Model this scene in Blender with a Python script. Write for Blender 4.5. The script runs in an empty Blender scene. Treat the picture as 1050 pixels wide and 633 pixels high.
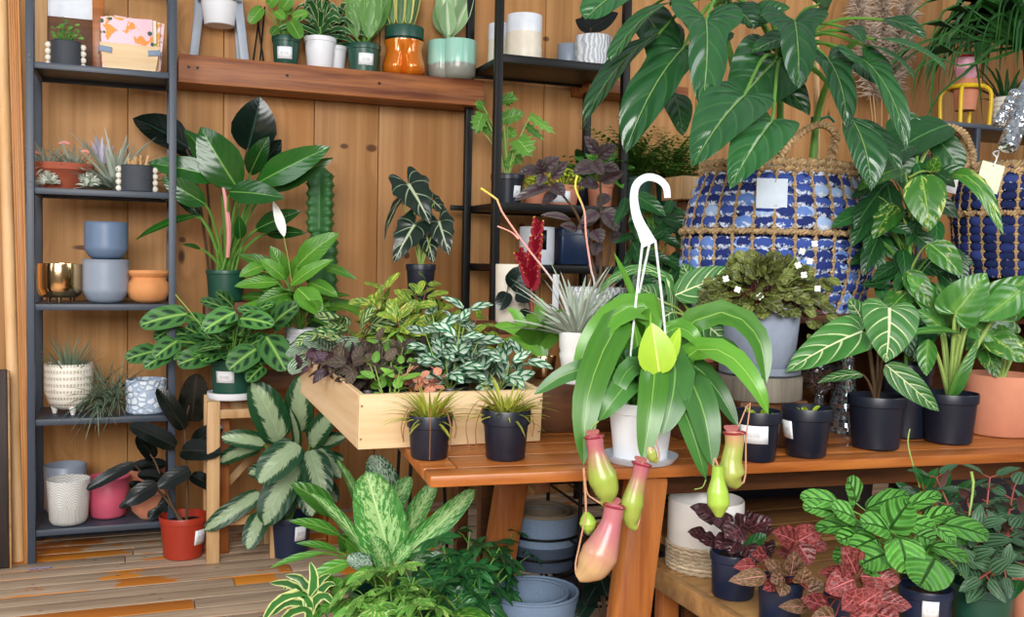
import bpy, bmesh, math, random
from mathutils import Vector, Matrix
V = Vector
random.seed(7)
R = random.Random(11)
PI = math.pi
M = {}
scn = bpy.context.scene
COL = scn.collection

# ---------------------------------------------------------------- camera
FPX, W0, H0 = 1000.0, 1050, 633
CAMH = 1.2
YAW, PITCH, ROLL = math.radians(21), math.radians(2.9), math.radians(1.2)
CF = V((math.sin(YAW)*math.cos(PITCH), math.cos(YAW)*math.cos(PITCH), -math.sin(PITCH)))
_R0 = V((math.cos(YAW), -math.sin(YAW), 0))
_U0 = _R0.cross(CF)
CR = _R0*math.cos(ROLL) + _U0*math.sin(ROLL)
CU = _U0*math.cos(ROLL) - _R0*math.sin(ROLL)
CC = V((0, 0, CAMH))
def pd(px, py):
    return CF + CR*((px-525)/FPX) + CU*((316.5-py)/FPX)
def pT(px, py, T):
    return CC + pd(px, py)*T
def tY(px, py, Y):
    return Y/pd(px, py).y
def tZ(px, py, z):
    return (z-CAMH)/pd(px, py).z
def pY(px, py, Y):
    return pT(px, py, tY(px, py, Y))
def pZ(px, py, z):
    return pT(px, py, tZ(px, py, z))
def depth(p):
    return (V(p)-CC).dot(CF)
cam = bpy.data.cameras.new('camera'); camo = bpy.data.objects.new('camera', cam); COL.objects.link(camo)
cam.sensor_width = 36; cam.lens = 36*FPX/W0; cam.clip_start = .05
mw = Matrix((CR, CU, -CF)).transposed().to_4x4(); mw.translation = CC
camo.matrix_world = mw
scn.camera = camo

# ---------------------------------------------------------------- colours and nodes
def C(h):
    h = h.lstrip('#')
    v = [int(h[i:i+2], 16)/255 for i in (0, 2, 4)]
    return tuple((c/12.92 if c <= .04045 else ((c+.055)/1.055)**2.4) for c in v)+(1,)
def lift(c, k):
    return tuple(min(1, x*k) for x in c[:3])+(1,)
class G:
    def __init__(s, name):
        s.m = bpy.data.materials.new(name); s.m.use_nodes = True
        s.t = s.m.node_tree; s.b = s.t.nodes['Principled BSDF']
    def n(s, ty, ins=None, **props):
        x = s.t.nodes.new('ShaderNode'+ty)
        for k, v in props.items(): setattr(x, k, v)
        for k, v in (ins or {}).items(): s.put(x.inputs[k], v)
        return x
    def put(s, sock, v):
        if isinstance(v, bpy.types.NodeSocket): s.t.links.new(v, sock)
        else: sock.default_value = v
    def math(s, op, a, b=None, c=None, clamp=False):
        x = s.n('Math', operation=op, use_clamp=clamp)
        for i, v in enumerate((a, b, c)):
            if v is not None: s.put(x.inputs[i], v)
        return x.outputs[0]
    def mix(s, f, a, b, blend='MIX'):
        x = s.n('Mix', data_type='RGBA', blend_type=blend)
        s.put(x.inputs[0], f); s.put(x.inputs[6], a); s.put(x.inputs[7], b)
        return x.outputs[2]
    def sm(s, x, a, b, lo=0., hi=1.):
        q = s.n('MapRange', interpolation_type='SMOOTHSTEP')
        for i, v in enumerate((x, a, b, lo, hi)): s.put(q.inputs[i], v)
        return q.outputs[0]
    def ramp(s, f, stops, interp='LINEAR'):
        x = s.n('ValToRGB'); r = x.color_ramp; r.interpolation = interp
        while len(r.elements) < len(stops): r.elements.new(.5)
        for e, (p, c) in zip(r.elements, stops): e.position = p; e.color = c
        s.put(x.inputs[0], f); return x.outputs[0]
    def noise(s, vec, scale=5., detail=3., rough=.5, dist=0.):
        x = s.n('TexNoise', {'Scale': scale, 'Detail': detail, 'Roughness': rough, 'Distortion': dist})
        if vec is not None: s.put(x.inputs['Vector'], vec)
        return x.outputs[0]
    def vor(s, vec, scale, feature='F1', rnd=1.):
        x = s.n('TexVoronoi', {'Scale': scale, 'Randomness': rnd}, feature=feature)
        if vec is not None: s.put(x.inputs['Vector'], vec)
        return x
    def obj(s, scale=None, loc=None):
        o = s.n('TexCoord').outputs['Object']
        if scale or loc:
            o2 = s.n('Mapping', {'Vector': o, 'Scale': scale or (1, 1, 1), 'Location': loc or (0, 0, 0)})
            return o2.outputs[0]
        return o
    def world(s, scale=(1, 1, 1), loc=(0, 0, 0)):
        o = s.n('NewGeometry').outputs['Position']
        return s.n('Mapping', {'Vector': o, 'Scale': scale, 'Location': loc}).outputs[0]
    def island(s):
        return s.n('NewGeometry').outputs['Random Per Island']
    def uv(s):
        x = s.n('SeparateXYZ', {0: s.n('TexCoord').outputs['UV']})
        u = s.math('MULTIPLY_ADD', x.outputs[0], 2., -1.)
        return s.math('ABSOLUTE', u), x.outputs[1], u
    def vec(s, x, y, z=0.):
        return s.n('CombineXYZ', {0: x, 1: y, 2: z}).outputs[0]
    def bump(s, h, strength=.3, dist=.01):
        s.put(s.b.inputs['Normal'], s.n('Bump', {'Height': h, 'Strength': strength, 'Distance': dist}).outputs[0])
    def done(s, base, rough=.5, metal=0., spec=.5, coat=0., **kw):
        s.put(s.b.inputs['Base Color'], base); s.put(s.b.inputs['Roughness'], rough)
        s.put(s.b.inputs['Metallic'], metal); s.put(s.b.inputs['Specular IOR Level'], spec)
        if coat: s.put(s.b.inputs['Coat Weight'], coat)
        for k, v in kw.items(): s.put(s.b.inputs[k], v)
        return s.m
def plain(name, c, rough=.5, metal=0., spec=.5, var=.12, scale=30, bump=.05, coat=0., **kw):
    g = G(name); c = C(c) if isinstance(c, str) else c
    n = g.noise(g.obj(), scale, 4)
    col = g.mix(n, lift(c, 1-var), lift(c, 1+var))
    if bump: g.bump(n, bump)
    return g.done(col, rough, metal, spec, coat, **kw)
def woodmat(name, light, dark, axis='Z', scale=1., rough=.5, knots=False, isl=.25, bumps=.1, spec=.4):
    g = G(name); L, D = C(light), C(dark)
    k = {'X': (.7, 14, 14), 'Y': (14, .7, 14), 'Z': (14, 14, .7)}[axis]
    isd = g.island()
    off = g.math('MULTIPLY', isd, 37.)
    o = g.n('VectorMath', {0: g.obj(), 1: g.vec(off, off, off)}, operation='ADD').outputs[0]
    o2 = g.n('Mapping', {'Vector': o, 'Scale': tuple(x*scale for x in k)}).outputs[0]
    n1 = g.noise(o2, 1.2, 5, .6, .6)
    n2 = g.noise(o2, 5., 3, .6)
    f = g.sm(g.math('MULTIPLY_ADD', n2, .35, g.math('MULTIPLY', n1, .75)), .32, .78)
    col = g.mix(f, L, D)
    if isl:
        b = g.math('MULTIPLY_ADD', isd, isl, 1-isl/2)
        col = g.mix(1., col, g.vec(b, b, b), 'MULTIPLY')
    if bumps: g.bump(n2, bumps, .004)
    return g.done(col, rough, 0, spec)

def leafmat(name, dark, light, mid=None, vein=None, nv=9, vw=.2, vs=.6, midw=.045, pattern=None, pc=None, pk=1., back=None, rough=.34, bump=.35, spec=.5, var=.5, coat=0., bd=.006):
    """Leaf surface. UV x runs across the blade (0.5 = midrib), UV y along it following the side veins."""
    g = G(name); D, Lc = C(dark), C(light)
    S, t, u = g.uv(); isd = g.island()
    side = g.math('MULTIPLY', g.math('SIGN', u), .18)
    tt = g.math('ADD', g.math('MULTIPLY', g.math('SUBTRACT', t, g.math('MULTIPLY', g.math('POWER', S, 1.7), .11)), float(nv)), side)
    d = g.math('MULTIPLY', g.math('ABSOLUTE', g.math('SUBTRACT', g.math('FRACT', tt), .5)), 2.)   # 0 between, 1 on the vein
    vm = g.math('MULTIPLY', g.sm(d, 1-vw, 1.), g.sm(S, .45, 1.05, 1., .25))
    ro = g.math('MULTIPLY', isd, 50.)
    uvv = g.vec(g.math('ADD', u, ro), g.math('MULTIPLY', t, 2.2), ro)
    nz = g.noise(uvv, 2.2, 3)
    col = g.mix(g.math('MULTIPLY_ADD', nz, .6, g.math('MULTIPLY', isd, .4)), D, Lc)
    if pattern == 'splash':      # pale feathered centre
        n2 = g.noise(g.vec(g.math('ADD', g.math('MULTIPLY', S, 1.2), ro), g.math('MULTIPLY', tt, 1.6), ro), 2.6, 3, .6)
        n3 = g.noise(g.vec(g.math('ADD', g.math('MULTIPLY', S, 1.5), ro), g.math('MULTIPLY', tt, 4.), ro), 2., 2, .5)
        x = g.math('ADD', S, g.math('ADD', g.math('MULTIPLY_ADD', n2, .6, -.5), g.math('MULTIPLY', n3, .55)))
        col = g.mix(g.sm(x, .5*pk, .66*pk, .92, 0.), col, C(pc))
    elif pattern == 'speck':     # pale blade with dark flecks growing to the rim
        n2 = g.noise(g.vec(g.math('ADD', g.math('MULTIPLY', u, 3.), ro), g.math('MULTIPLY', tt, 1.1), ro), 2.4, 3, .65)
        x = g.math('ADD', n2, g.math('MULTIPLY', S, -.22*pk))
        col = g.mix(g.sm(x, .36, .46), col, C(pc))
    elif pattern == 'blotch':    # dark blots between the veins half way to the rim
        a = g.math('MULTIPLY', g.sm(g.math('ADD', d, g.math('MULTIPLY', nz, .3)), .2, .95, 1., 0.), g.math('MULTIPLY', g.sm(S, .1, .32), g.sm(S, .5, .78, 1., 0.)))
        col = g.mix(g.sm(a, .25, .5), col, C(pc))
        e = g.math('MULTIPLY', g.sm(S, .0, .16, 1., 0.), .8)
        col = g.mix(e, col, C(mid or light))
    elif pattern == 'net':       # fine network of coloured veins
        vv = g.vor(g.vec(g.math('ADD', g.math('MULTIPLY', u, 1.5), ro), g.math('MULTIPLY', t, 4.), 0.), 2.3*pk, 'DISTANCE_TO_EDGE').outputs['Distance']
        col = g.mix(g.sm(vv, .02, .09, .9, 0.), col, C(pc))
    elif pattern == 'edge':
        col = g.mix(g.sm(g.math('ADD', S, g.math('MULTIPLY', nz, .25)), .62*pk, .78*pk), col, C(pc))
    elif pattern == 'center':
        col = g.mix(g.sm(g.math('ADD', S, g.math('MULTIPLY', nz, .2)), .3*pk, .5*pk, 1., 0.), col, C(pc))
    elif pattern == 'silver':    # silver patches between dark veins
        a = g.math('MULTIPLY', g.sm(d, .45, .85, 1., 0.), g.math('MULTIPLY', g.sm(S, .06, .16), g.sm(S, .72, .95, 1., 0.)))
        col = g.mix(g.sm(a, .2, .5), col, C(pc))
    elif pattern == 'stripe':    # stripes running from stalk to tip
        q = g.math('ABSOLUTE', g.math('SUBTRACT', g.math('FRACT', g.math('MULTIPLY', S, 3.2*pk)), .5))
        col = g.mix(g.sm(q, .1, .26), col, C(pc))
    elif pattern == 'herring':   # stripes along the side veins
        q = g.math('MULTIPLY', g.sm(d, .4, .6), g.sm(S, .06, .12))
        q = g.math('MULTIPLY', q, g.sm(S, .75, .9, 1., 0.))
        col = g.mix(q, col, C(pc))
    elif pattern == 'marble':
        n2 = g.noise(g.vec(g.math('ADD', g.math('MULTIPLY', u, 1.4), ro), g.math('MULTIPLY', tt, .5), ro), 1.9, 4, .7, 1.)
        col = g.mix(g.sm(n2, .54/pk, .64/pk), col, C(pc))
    if vein: col = g.mix(g.math('MULTIPLY', vm, vs), col, C(vein))
    if mid: col = g.mix(g.sm(S, midw*.5, midw*1.4, 1., 0.), col, C(mid))
    b = g.math('MULTIPLY_ADD', isd, var, 1-var/2)
    col = g.mix(1., col, g.vec(b, b, b), 'MULTIPLY')
    bk = g.n('NewGeometry').outputs['Backfacing']
    if back: col = g.mix(bk, col, C(back))
    hh = g.math('ADD', g.math('MULTIPLY', g.sm(d, .0, 1., 1., 0.), 1.), g.sm(S, 0., .1))
    if bump: g.bump(hh, bump, bd)
    m = g.done(col, rough, 0., spec, coat)
    # thin blades let some light through
    tr = g.n('BsdfTranslucent', {'Color': g.mix(.5, col, lift(Lc, 1.5))})
    mx = g.n('MixShader', {0: .16, 1: g.b.outputs[0], 2: tr.outputs[0]})
    g.t.links.new(mx.outputs[0], g.t.nodes['Material Output'].inputs[0])
    return m

# ---------------------------------------------------------------- mesh builder
def cr(pts, n):
    """n+1 points along a Catmull-Rom curve through pts, evenly by length."""
    P = [V(p) for p in pts]
    P = [P[0]*2-P[1]]+P+[P[-1]*2-P[-2]]
    out = []
    for i in range(1, len(P)-2):
        a, b, c, d = P[i-1:i+3]
        for k in range(10):
            t = k/10
            out.append(.5*((2*b)+(c-a)*t+(2*a-5*b+4*c-d)*t*t+(3*b-a-3*c+d)*t**3))
    out.append(P[-2].copy())
    L = [0]
    for i in range(1, len(out)): L.append(L[-1]+(out[i]-out[i-1]).length)
    res, j = [], 0
    for k in range(n+1):
        s = L[-1]*k/n
        while j < len(L)-2 and L[j+1] < s: j += 1
        q = (s-L[j])/max(1e-9, L[j+1]-L[j])
        res.append(out[j].lerp(out[j+1], min(1, max(0, q))))
    return res
def lerps(vals, t):
    x = t*(len(vals)-1); i = min(int(x), len(vals)-2); a, b = vals[i], vals[i+1]
    if isinstance(a, tuple): return tuple(p+(q-p)*(x-i) for p, q in zip(a, b))
    return a+(b-a)*(x-i)

PRE = {
 'ovate': [(0, 0), (.55, .05), (.93, .22), (1, .38), (.8, .62), (.4, .86), (0, 1)],
 'lance': [(0, 0), (.4, .07), (.85, .25), (1, .42), (.82, .65), (.42, .87), (0, 1)],
 'cord': [(0, 0), (.22, -.1), (.62, -.14), (.94, -.02), (1, .18), (.84, .48), (.44, .8), (0, 1)],
 'sagit': [(0, 0), (.16, -.14), (.46, -.3), (.8, -.28), (1, -.1), (.88, .06), (.6, .17), (.5, .3), (.53, .48), (.43, .72), (.2, .91), (0, 1)],
 'arrow': [(0, 0), (.12, -.16), (.42, -.4), (.7, -.34), (.8, -.1), (1, .08), (.78, .24), (.8, .4), (.5, .56), (.42, .72), (0, 1)],
 'strap': [(0, 0), (.6, .02), (.88, .2), (1, .5), (.88, .75), (.5, .92), (0, 1)],
 'grass': [(0, 0), (1, .02), (.9, .3), (.7, .6), (.4, .85), (0, 1)],
 'obov': [(0, 0), (.2, .1), (.55, .35), (.95, .62), (.9, .83), (.5, .96), (0, 1)],
 'round': [(0, 0), (.55, -.02), (1, .25), (1, .6), (.6, .92), (0, 1)],
 'lobed': [(0, 0), (.3, -.06), (.8, .0), (.55, .16), (1, .28), (.55, .38), (.95, .56), (.5, .6), (.6, .82), (.25, .8), (0, 1)],
 'wide': [(0, 0), (.5, .02), (.95, .2), (1, .45), (.9, .7), (.5, .93), (0, 1)],
}
_pc = {}
def outline(pre, n):
    k = (pre, n)
    if k not in _pc:
        e = [(p.x, p.y) for p in cr([(x, y, 0) for x, y in PRE[pre]], n)]
        m, run = [], 0
        for (x, y) in e:
            run = max(run, min(1, y-.2*max(0, x)*(1-y*.6))); m.append(run)
        m[-1] = 1
        _pc[k] = (e, m)
    return _pc[k]

class MB:
    def __init__(s):
        s.v, s.f, s.uv, s.mi = [], [], [], []
    def add(s, vs, fs, mi=0, uvs=None):
        b = len(s.v); s.v.extend(vs)
        s.f.extend(tuple(b+i for i in f) for f in fs)
        s.mi.extend([mi]*len(fs))
        s.uv.extend(uvs if uvs else [(0.5, 0.5)]*len(vs))
    def grid(s, rows, mi=0, cu=False, uv=True):
        nr, nc = len(rows), len(rows[0]); vs = [p for r in rows for p in r]; fs = []
        for i in range(nr-1):
            for j in range(nc-(0 if cu else 1)):
                j2 = (j+1) % nc
                fs.append((i*nc+j, i*nc+j2, (i+1)*nc+j2, (i+1)*nc+j))
        s.add(vs, fs, mi, [(j/max(1, nc-1), i/max(1, nr-1)) for i in range(nr) for j in range(nc)])
    def lathe(s, prof, c=(0, 0, 0), seg=32, rf=None, mi=0, M=None):
        c = V(c); rows = []
        for (r, z) in prof:
            row = []
            for k in range(seg):
                a = 2*PI*k/seg; q = r*(rf(a, z) if rf else 1)
                p = V((math.cos(a)*q, math.sin(a)*q, z)); row.append(c+(M @ p if M else p))
            rows.append(row)
        s.grid(rows, mi, True)
    def tube(s, pts, rad, seg=8, mi=0, n=None, caps=True, flat=None):
        P = cr(pts, n) if n else [V(p) for p in pts]
        N = len(P); rows = []; up = None
        for i, p in enumerate(P):
            d = (P[min(i+1, N-1)]-P[max(i-1, 0)])
            d = d.normalized() if d.length > 1e-9 else V((0, 0, 1))
            if up is None:
                up = V((0, 0, 1)) if abs(d.z) < .9 else V((1, 0, 0))
                if flat: up = V(flat)
            sd = d.cross(up).normalized(); up = sd.cross(d).normalized()
            r = rad if isinstance(rad, (int, float)) else lerps(rad, i/max(1, N-1))
            ra, rb = (r if isinstance(r, tuple) else (r, r))
            rows.append([p+sd*math.cos(2*PI*k/seg)*ra+up*math.sin(2*PI*k/seg)*rb for k in range(seg)])
        if caps:
            rows = [[P[0]]*seg]+rows+[[P[-1]]*seg]
        s.grid(rows, mi, True)
    def box(s, c, size, bev=.003, rz=0, M=None, mi=0):
        bm = bmesh.new(); bmesh.ops.create_cube(bm, size=1)
        for v in bm.verts: v.co = V((v.co.x*size[0], v.co.y*size[1], v.co.z*size[2]))
        if bev: bmesh.ops.bevel(bm, geom=bm.edges[:], offset=min(bev, min(size)*.45), segments=2, profile=.5, affect='EDGES')
        rot = M or Matrix.Rotation(rz, 3, 'Z'); c = V(c)
        bm.verts.index_update()
        s.add([c+rot @ v.co for v in bm.verts], [tuple(v.index for v in f.verts) for f in bm.faces], mi); bm.free()
    def beam(s, a, b, w, d, bev=.002, mi=0, side=None):
        """Box running from a to b, w wide along side and d thick."""
        a, b = V(a), V(b); z = (b-a).normalized(); x = V(side or (1, 0, 0)); x = (x-z*x.dot(z)).normalized(); y = z.cross(x)
        s.box((a+b)/2, (w, d, (b-a).length), bev, M=Matrix((x, y, z)).transposed(), mi=mi)
    def ell(s, c, r, M=None, seg=8, rings=6, mi=0):
        c = V(c); rows = []
        for i in range(rings+1):
            a = PI*i/rings
            rows.append([c+(M @ V((r[0]*math.sin(a)*math.cos(2*PI*k/seg), r[1]*math.sin(a)*math.sin(2*PI*k/seg), r[2]*math.cos(a))) if M else
                         V((r[0]*math.sin(a)*math.cos(2*PI*k/seg), r[1]*math.sin(a)*math.sin(2*PI*k/seg), r[2]*math.cos(a)))) for k in range(seg)])
        s.grid(rows, mi, True)
    def prism(s, poly, z0, z1, mi=0):
        n = len(poly); vs = [V((x, y, z0)) for x, y in poly]+[V((x, y, z1)) for x, y in poly]
        s.add(vs, [tuple(range(n))[::-1], tuple(range(n, 2*n))]+[(i, (i+1) % n, n+(i+1) % n, n+i) for i in range(n)], mi)
    def leaf(s, b, tip, w, pre='ovate', nrm=None, roll=0., droop=.5, fold=.12, wave=0., wn=3., n=10, m=3, mi=0, curl=0., side=0., frill=0.):
        """Blade whose midrib arches from b to tip; w = full width; the upper face looks along nrm."""
        b, tip = V(b), V(tip); ch = tip-b; Lc = ch.length
        if Lc < 1e-6: return
        d = ch/Lc; nn = V(nrm) if nrm is not None else (CC-b).normalized()+V((0, 0, .5))
        nn = nn-d*nn.dot(d)
        if nn.length < 1e-4: nn = V((0, 0, 1)).cross(d)
        nn.normalize()
        if roll: nn = Matrix.Rotation(roll, 3, d) @ nn
        sd = d.cross(nn).normalized()
        e, mm = outline(pre, n)
        # arc in (d, nn) plane
        K = 24; arc = [(0., 0.)]; an = []
        for i in range(K):
            a = droop*(.5-(i+.5)/K); an.append(a)
            arc.append((arc[-1][0]+math.cos(a)/K, arc[-1][1]+math.sin(a)/K))
        sc = 1/arc[-1][0] if arc[-1][0] > .2 else 1
        bl = arc[-1][1]
        L = Lc*sc
        def mid(y):
            if y <= 0: a = droop*.5; return (y*math.cos(a), y*math.sin(a)), a
            x = min(.9999, y)*K; i = int(x); q = x-i
            return (arc[i][0]+(arc[i+1][0]-arc[i][0])*q, arc[i][1]+(arc[i+1][1]-arc[i][1])*q), an[i]
        ph = R.random()*6.28; hw = w/2
        rows, uvs = [], []
        for i in range(n+1):
            ex, ey = e[i]; my = mm[i]; t = i/n; row = []
            for j in range(-m, m+1):
                q = abs(j)/m; sg = 1 if j >= 0 else -1
                y = my+(ey-my)*q; x = ex*q*hw
                if curl: xx = x*(1-curl*.3*q); z = x*fold-curl*.5*x*q
                else: xx = x; z = x*fold
                if wave: z += wave*hw*q*math.sin(t*wn*6.28+ph+(sg*.9))
                if frill: z += frill*hw*(.5-abs((i % 2)-.5)*1.)*q
                (cx, cz), a = mid(y)
                cz -= bl*y
                p = b+d*(cx*L)+nn*(cz*L)+sd*(sg*xx)+(nn*math.cos(a)-d*math.sin(a))*z
                if side: p = p+sd*(side*L*(y*(1-y)))
                row.append(p); uvs.append((.5+.5*sg*q, t))
            rows.append(row)
        nc = 2*m+1; vs = [p for r in rows for p in r]
        fs = [(i*nc+j, i*nc+j+1, (i+1)*nc+j+1, (i+1)*nc+j) for i in range(n) for j in range(nc-1)]
        s.add(vs, fs, mi, uvs)
    def blade(s, pts, w, pre='strap', nrm=None, fold=.15, n=16, m=2, mi=0, wave=0., twist=0., face=None):
        """Long leaf whose midrib follows pts."""
        P = cr(pts, 40); e, mm = outline(pre, n); up = V(nrm) if nrm is not None else (CC-P[0]).normalized()+V((0, 0, .6)); hw = w/2
        fr = []
        for i in range(41):
            d = (P[min(40, i+1)]-P[max(0, i-1)]).normalized()
            if face is not None:
                q = face-d*face.dot(d)
                if q.length > .12: up = up*.55+q.normalized()*.45
            up = (up-d*up.dot(d)).normalized(); u2 = Matrix.Rotation(twist*i/40, 3, d) @ up if twist else up
            fr.append((P[i], d, u2, d.cross(u2)))
        def at(y):
            x = max(0, min(.9999, y))*40; i = int(x); q = x-i; a, b = fr[i], fr[i+1]
            return a[0].lerp(b[0], q), a[2].lerp(b[2], q), a[3].lerp(b[3], q)
        rows, uvs = [], []; ph = R.random()*6
        for i in range(n+1):
            for j in range(-m, m+1):
                q = abs(j)/m; sg = 1 if j >= 0 else -1; y = mm[i]+(e[i][1]-mm[i])*q; p, u, sd = at(y); x = e[i][0]*q*hw
                rows.append(p+sd*(sg*x)+u*(x*fold+wave*hw*q*math.sin(i/n*18+ph+sg))); uvs.append((.5+.5*sg*q, i/n))
        nc = 2*m+1
        s.add(rows, [(i*nc+j, i*nc+j+1, (i+1)*nc+j+1, (i+1)*nc+j) for i in range(n) for j in range(nc-1)], mi, uvs)
    def build(s, name, mats, parent=None, sharp=40, kind=None):
        if not isinstance(mats, (list, tuple)): mats = [mats]
        me = bpy.data.meshes.new(name)
        off = parent_loc(parent) if parent else V((0, 0, 0))
        me.from_pydata([tuple(V(p)-off) for p in s.v], [], s.f)
        for m in mats: me.materials.append(m)
        me.polygons.foreach_set('material_index', s.mi)
        me.polygons.foreach_set('use_smooth', [True]*len(me.polygons))
        ul = me.uv_layers.new(name='UVMap')
        li = [0]*len(me.loops); me.loops.foreach_get('vertex_index', li)
        flat = []
        for i in li: flat.extend(s.uv[i])
        ul.data.foreach_set('uv', flat)
        if sharp: me.set_sharp_from_angle(angle=math.radians(sharp))
        me.update()
        o = bpy.data.objects.new(name, me); COL.objects.link(o)
        if parent: o.parent = parent
        if kind: o['kind'] = kind
        return o
_loc = {}
def parent_loc(p):
    q = V((0, 0, 0))
    while p is not None:
        q += V(p.location); p = p.parent
    return q
def tag(o, label, cat, group=None):
    o['label'] = label; o['category'] = cat
    if group: o['group'] = group
    return o
def thing(name, label, cat, loc=(0, 0, 0), group=None):
    o = bpy.data.objects.new(name, None); COL.objects.link(o); o.location = loc; o.empty_display_size = .05
    return tag(o, label, cat, group)
# ---------------------------------------------------------------- placing, pots, plants
def PL(px, pyb, wpx, pyt, z=None, Y=None, T=None):
    """Centre of a pot's foot, its rim radius, height and distance, from where it shows."""
    if T is None:
        T = tY(px, pyb, Y) if Y else tZ(px, pyb, z)
        if Y is None: T += wpx/2*.8*T/FPX
    c = pT(px, pyb, T)
    if z is not None: c.z = z
    return c, wpx/2*T/FPX, (pyb-pyt)*T/FPX, T
def camdir(p):
    d = CC-V(p); d.z = 0; return d.normalized()
def prof_nursery(rt, h, tp=.76, rim=.2):
    rb = rt*tp; rl = rt*(1-(1-tp)*rim*1.1)-.002
    return [(0, .002), (rb*.93, 0), (rb, .004), (rl, h*(1-rim)), (rt-.001, h*(1-rim)+.002), (rt, h-.004), (rt-.0015, h), (rt-.004, h-.001), (rt*.93, h*.8), (rt*.6, h*.79)]
def prof_pot(rt, h, tp=.8, th=.006, rnd=.02):
    rb = rt*tp
    return [(0, .001), (rb-rnd, 0), (rb-rnd*.3, rnd*.25), (rb+(rt-rb)*.08, rnd), (rt, h-.003), (rt-th*.4, h), (rt-th, h-.003), (rt*.9*min(1, tp+.12)-th, h*.72), (rt*.3, h*.7)]
def soil(root, c, r, z, mat=None):
    mb = MB(); rr = random.Random(int(c.x*1000))
    rows = [[V((c.x, c.y, z+.006))]*20]
    for k in range(1, 5):
        rows.append([V((c.x+math.cos(2*PI*j/20)*r*k/4, c.y+math.sin(2*PI*j/20)*r*k/4, z+rr.uniform(-.004, .006)-(k == 4)*.004)) for j in range(20)])
    mb.grid(rows, 0, True); return mb.build('soil', mat or M['soil'], root)
def sticker(parent, c, r0, r1, h, z0, z1, ang, wdt, mat, name='price_label'):
    """Paper label bent round the side of a tapered pot; ang from the direction of the camera."""
    cd = camdir(c); a0 = math.atan2(cd.y, cd.x)+ang; rows = []
    for z in (z0, (z0+z1)/2, z1):
        r = r0+(r1-r0)*z/h+.0012
        rows.append([V((c.x+math.cos(a0+(k/6-.5)*wdt/r)*r, c.y+math.sin(a0+(k/6-.5)*wdt/r)*r, c.z+z)) for k in range(7)])
    mb = MB(); mb.grid(rows)
    o = mb.build(name, mat, parent); md = o.modifiers.new('thick', 'SOLIDIFY'); md.thickness = .0006; return o
def nursery(root, c, rt, h, mat, tp=.76, rim=.2, lab=None, seg=32, sl=True):
    mb = MB(); mb.lathe(prof_nursery(rt, h, tp, rim), c, seg); p = mb.build('pot', mat, root)
    if sl: soil(root, c, rt*.93, c.z+h*.82)
    if lab: sticker(p, c, rt*tp, rt, h*.95, h*lab[1], h*lab[2], lab[0], rt*lab[3], M['label'])
    return V((c.x, c.y, c.z+h*.82))
def ceramic(root, c, rt, h, mat, tp=.85, th=.006, rnd=.02, rf=None, seg=40, sl=True, prof=None, name='pot'):
    mb = MB(); mb.lathe(prof or prof_pot(rt, h, tp, th, rnd), c, seg, rf); mb.build(name, mat, root, 50)
    if sl: soil(root, c, rt*.86, c.z+h*.78)
    return V((c.x, c.y, c.z+h*.78))
def LF(mb, T, b, t, w, pre='ovate', pet=None, pr=2., pmi=1, **kw):
    """Leaf from where its base and tip show; third number = metres nearer (-) or farther (+) than T. pet = points of the stalk."""
    B = pT(b[0], b[1], T+(b[2] if len(b) > 2 else 0)); E = pT(t[0], t[1], T+(t[2] if len(t) > 2 else -.03))
    mb.leaf(B, E, w*T/FPX, pre, **kw)
    if pet is not None:
        P0 = pet if isinstance(pet, Vector) else pT(pet[0], pet[1], T+(pet[2] if len(pet) > 2 else 0))
        k = (B-P0).length
        mid = P0.lerp(B, .55)+V((0, 0, k*.12))
        mb.tube([P0, mid, B, B+(E-B)*.06], [pr*T/FPX*1.25, pr*T/FPX, pr*T/FPX*.7], 6, pmi, n=8)
def PTS(T, pts): return [pT(p[0], p[1], T+(p[2] if len(p) > 2 else 0)) for p in pts]
def adir(az, el): return V((math.cos(az)*math.cos(el), math.sin(az)*math.cos(el), math.sin(el)))
def bush(mb, c, n, Lr, wr, pre='ovate', pl=(.05, .1), el=(.1, 1.3), drop=.7, droop=.7, fold=.12, wave=.05, sm=1, rs=.0012, sq=(1, 1), nn=8, mm=2, up=.6, rnd=None, az0=None, azr=PI, curl=0., frill=0., mi=0, wn=3):
    rr = rnd or R; c = V(c)
    for i in range(n):
        f = (i+.5)/n
        az = (az0 if az0 is not None else 0)+(i*2.39996+rr.uniform(-.3, .3)) if az0 is None else az0+rr.uniform(-azr, azr)
        e = el[0]+(el[1]-el[0])*f+rr.uniform(-.12, .12)
        k = rr.uniform(*pl)*(1.05-.25*f)
        d = adir(az, e); d = V((d.x*sq[0], d.y*sq[0], d.z*sq[1])); p = c+d*k
        ld = adir(az+rr.uniform(-.35, .35), e-drop*rr.uniform(.7, 1.3)); L = rr.uniform(*Lr)
        nr = (V((0, 0, 1))*up+V((d.x, d.y, 0))*.35+(CC-p).normalized()*.45)
        mb.leaf(p, p+ld*L, L*rr.uniform(*wr), pre, nr, roll=rr.uniform(-.3, .3), droop=droop*rr.uniform(.6, 1.3), fold=fold, wave=wave, n=nn, m=mm, curl=curl, frill=frill, mi=mi, wn=wn)
        if sm is not None:
            mb.tube([c+V((rr.uniform(-1, 1), rr.uniform(-1, 1), 0))*.008, c+d*k*.55+V((0, 0, k*.1)), p, p+ld*L*.08], [rs*1.4, rs, rs*.8], 5, sm, n=5, caps=False)
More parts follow.
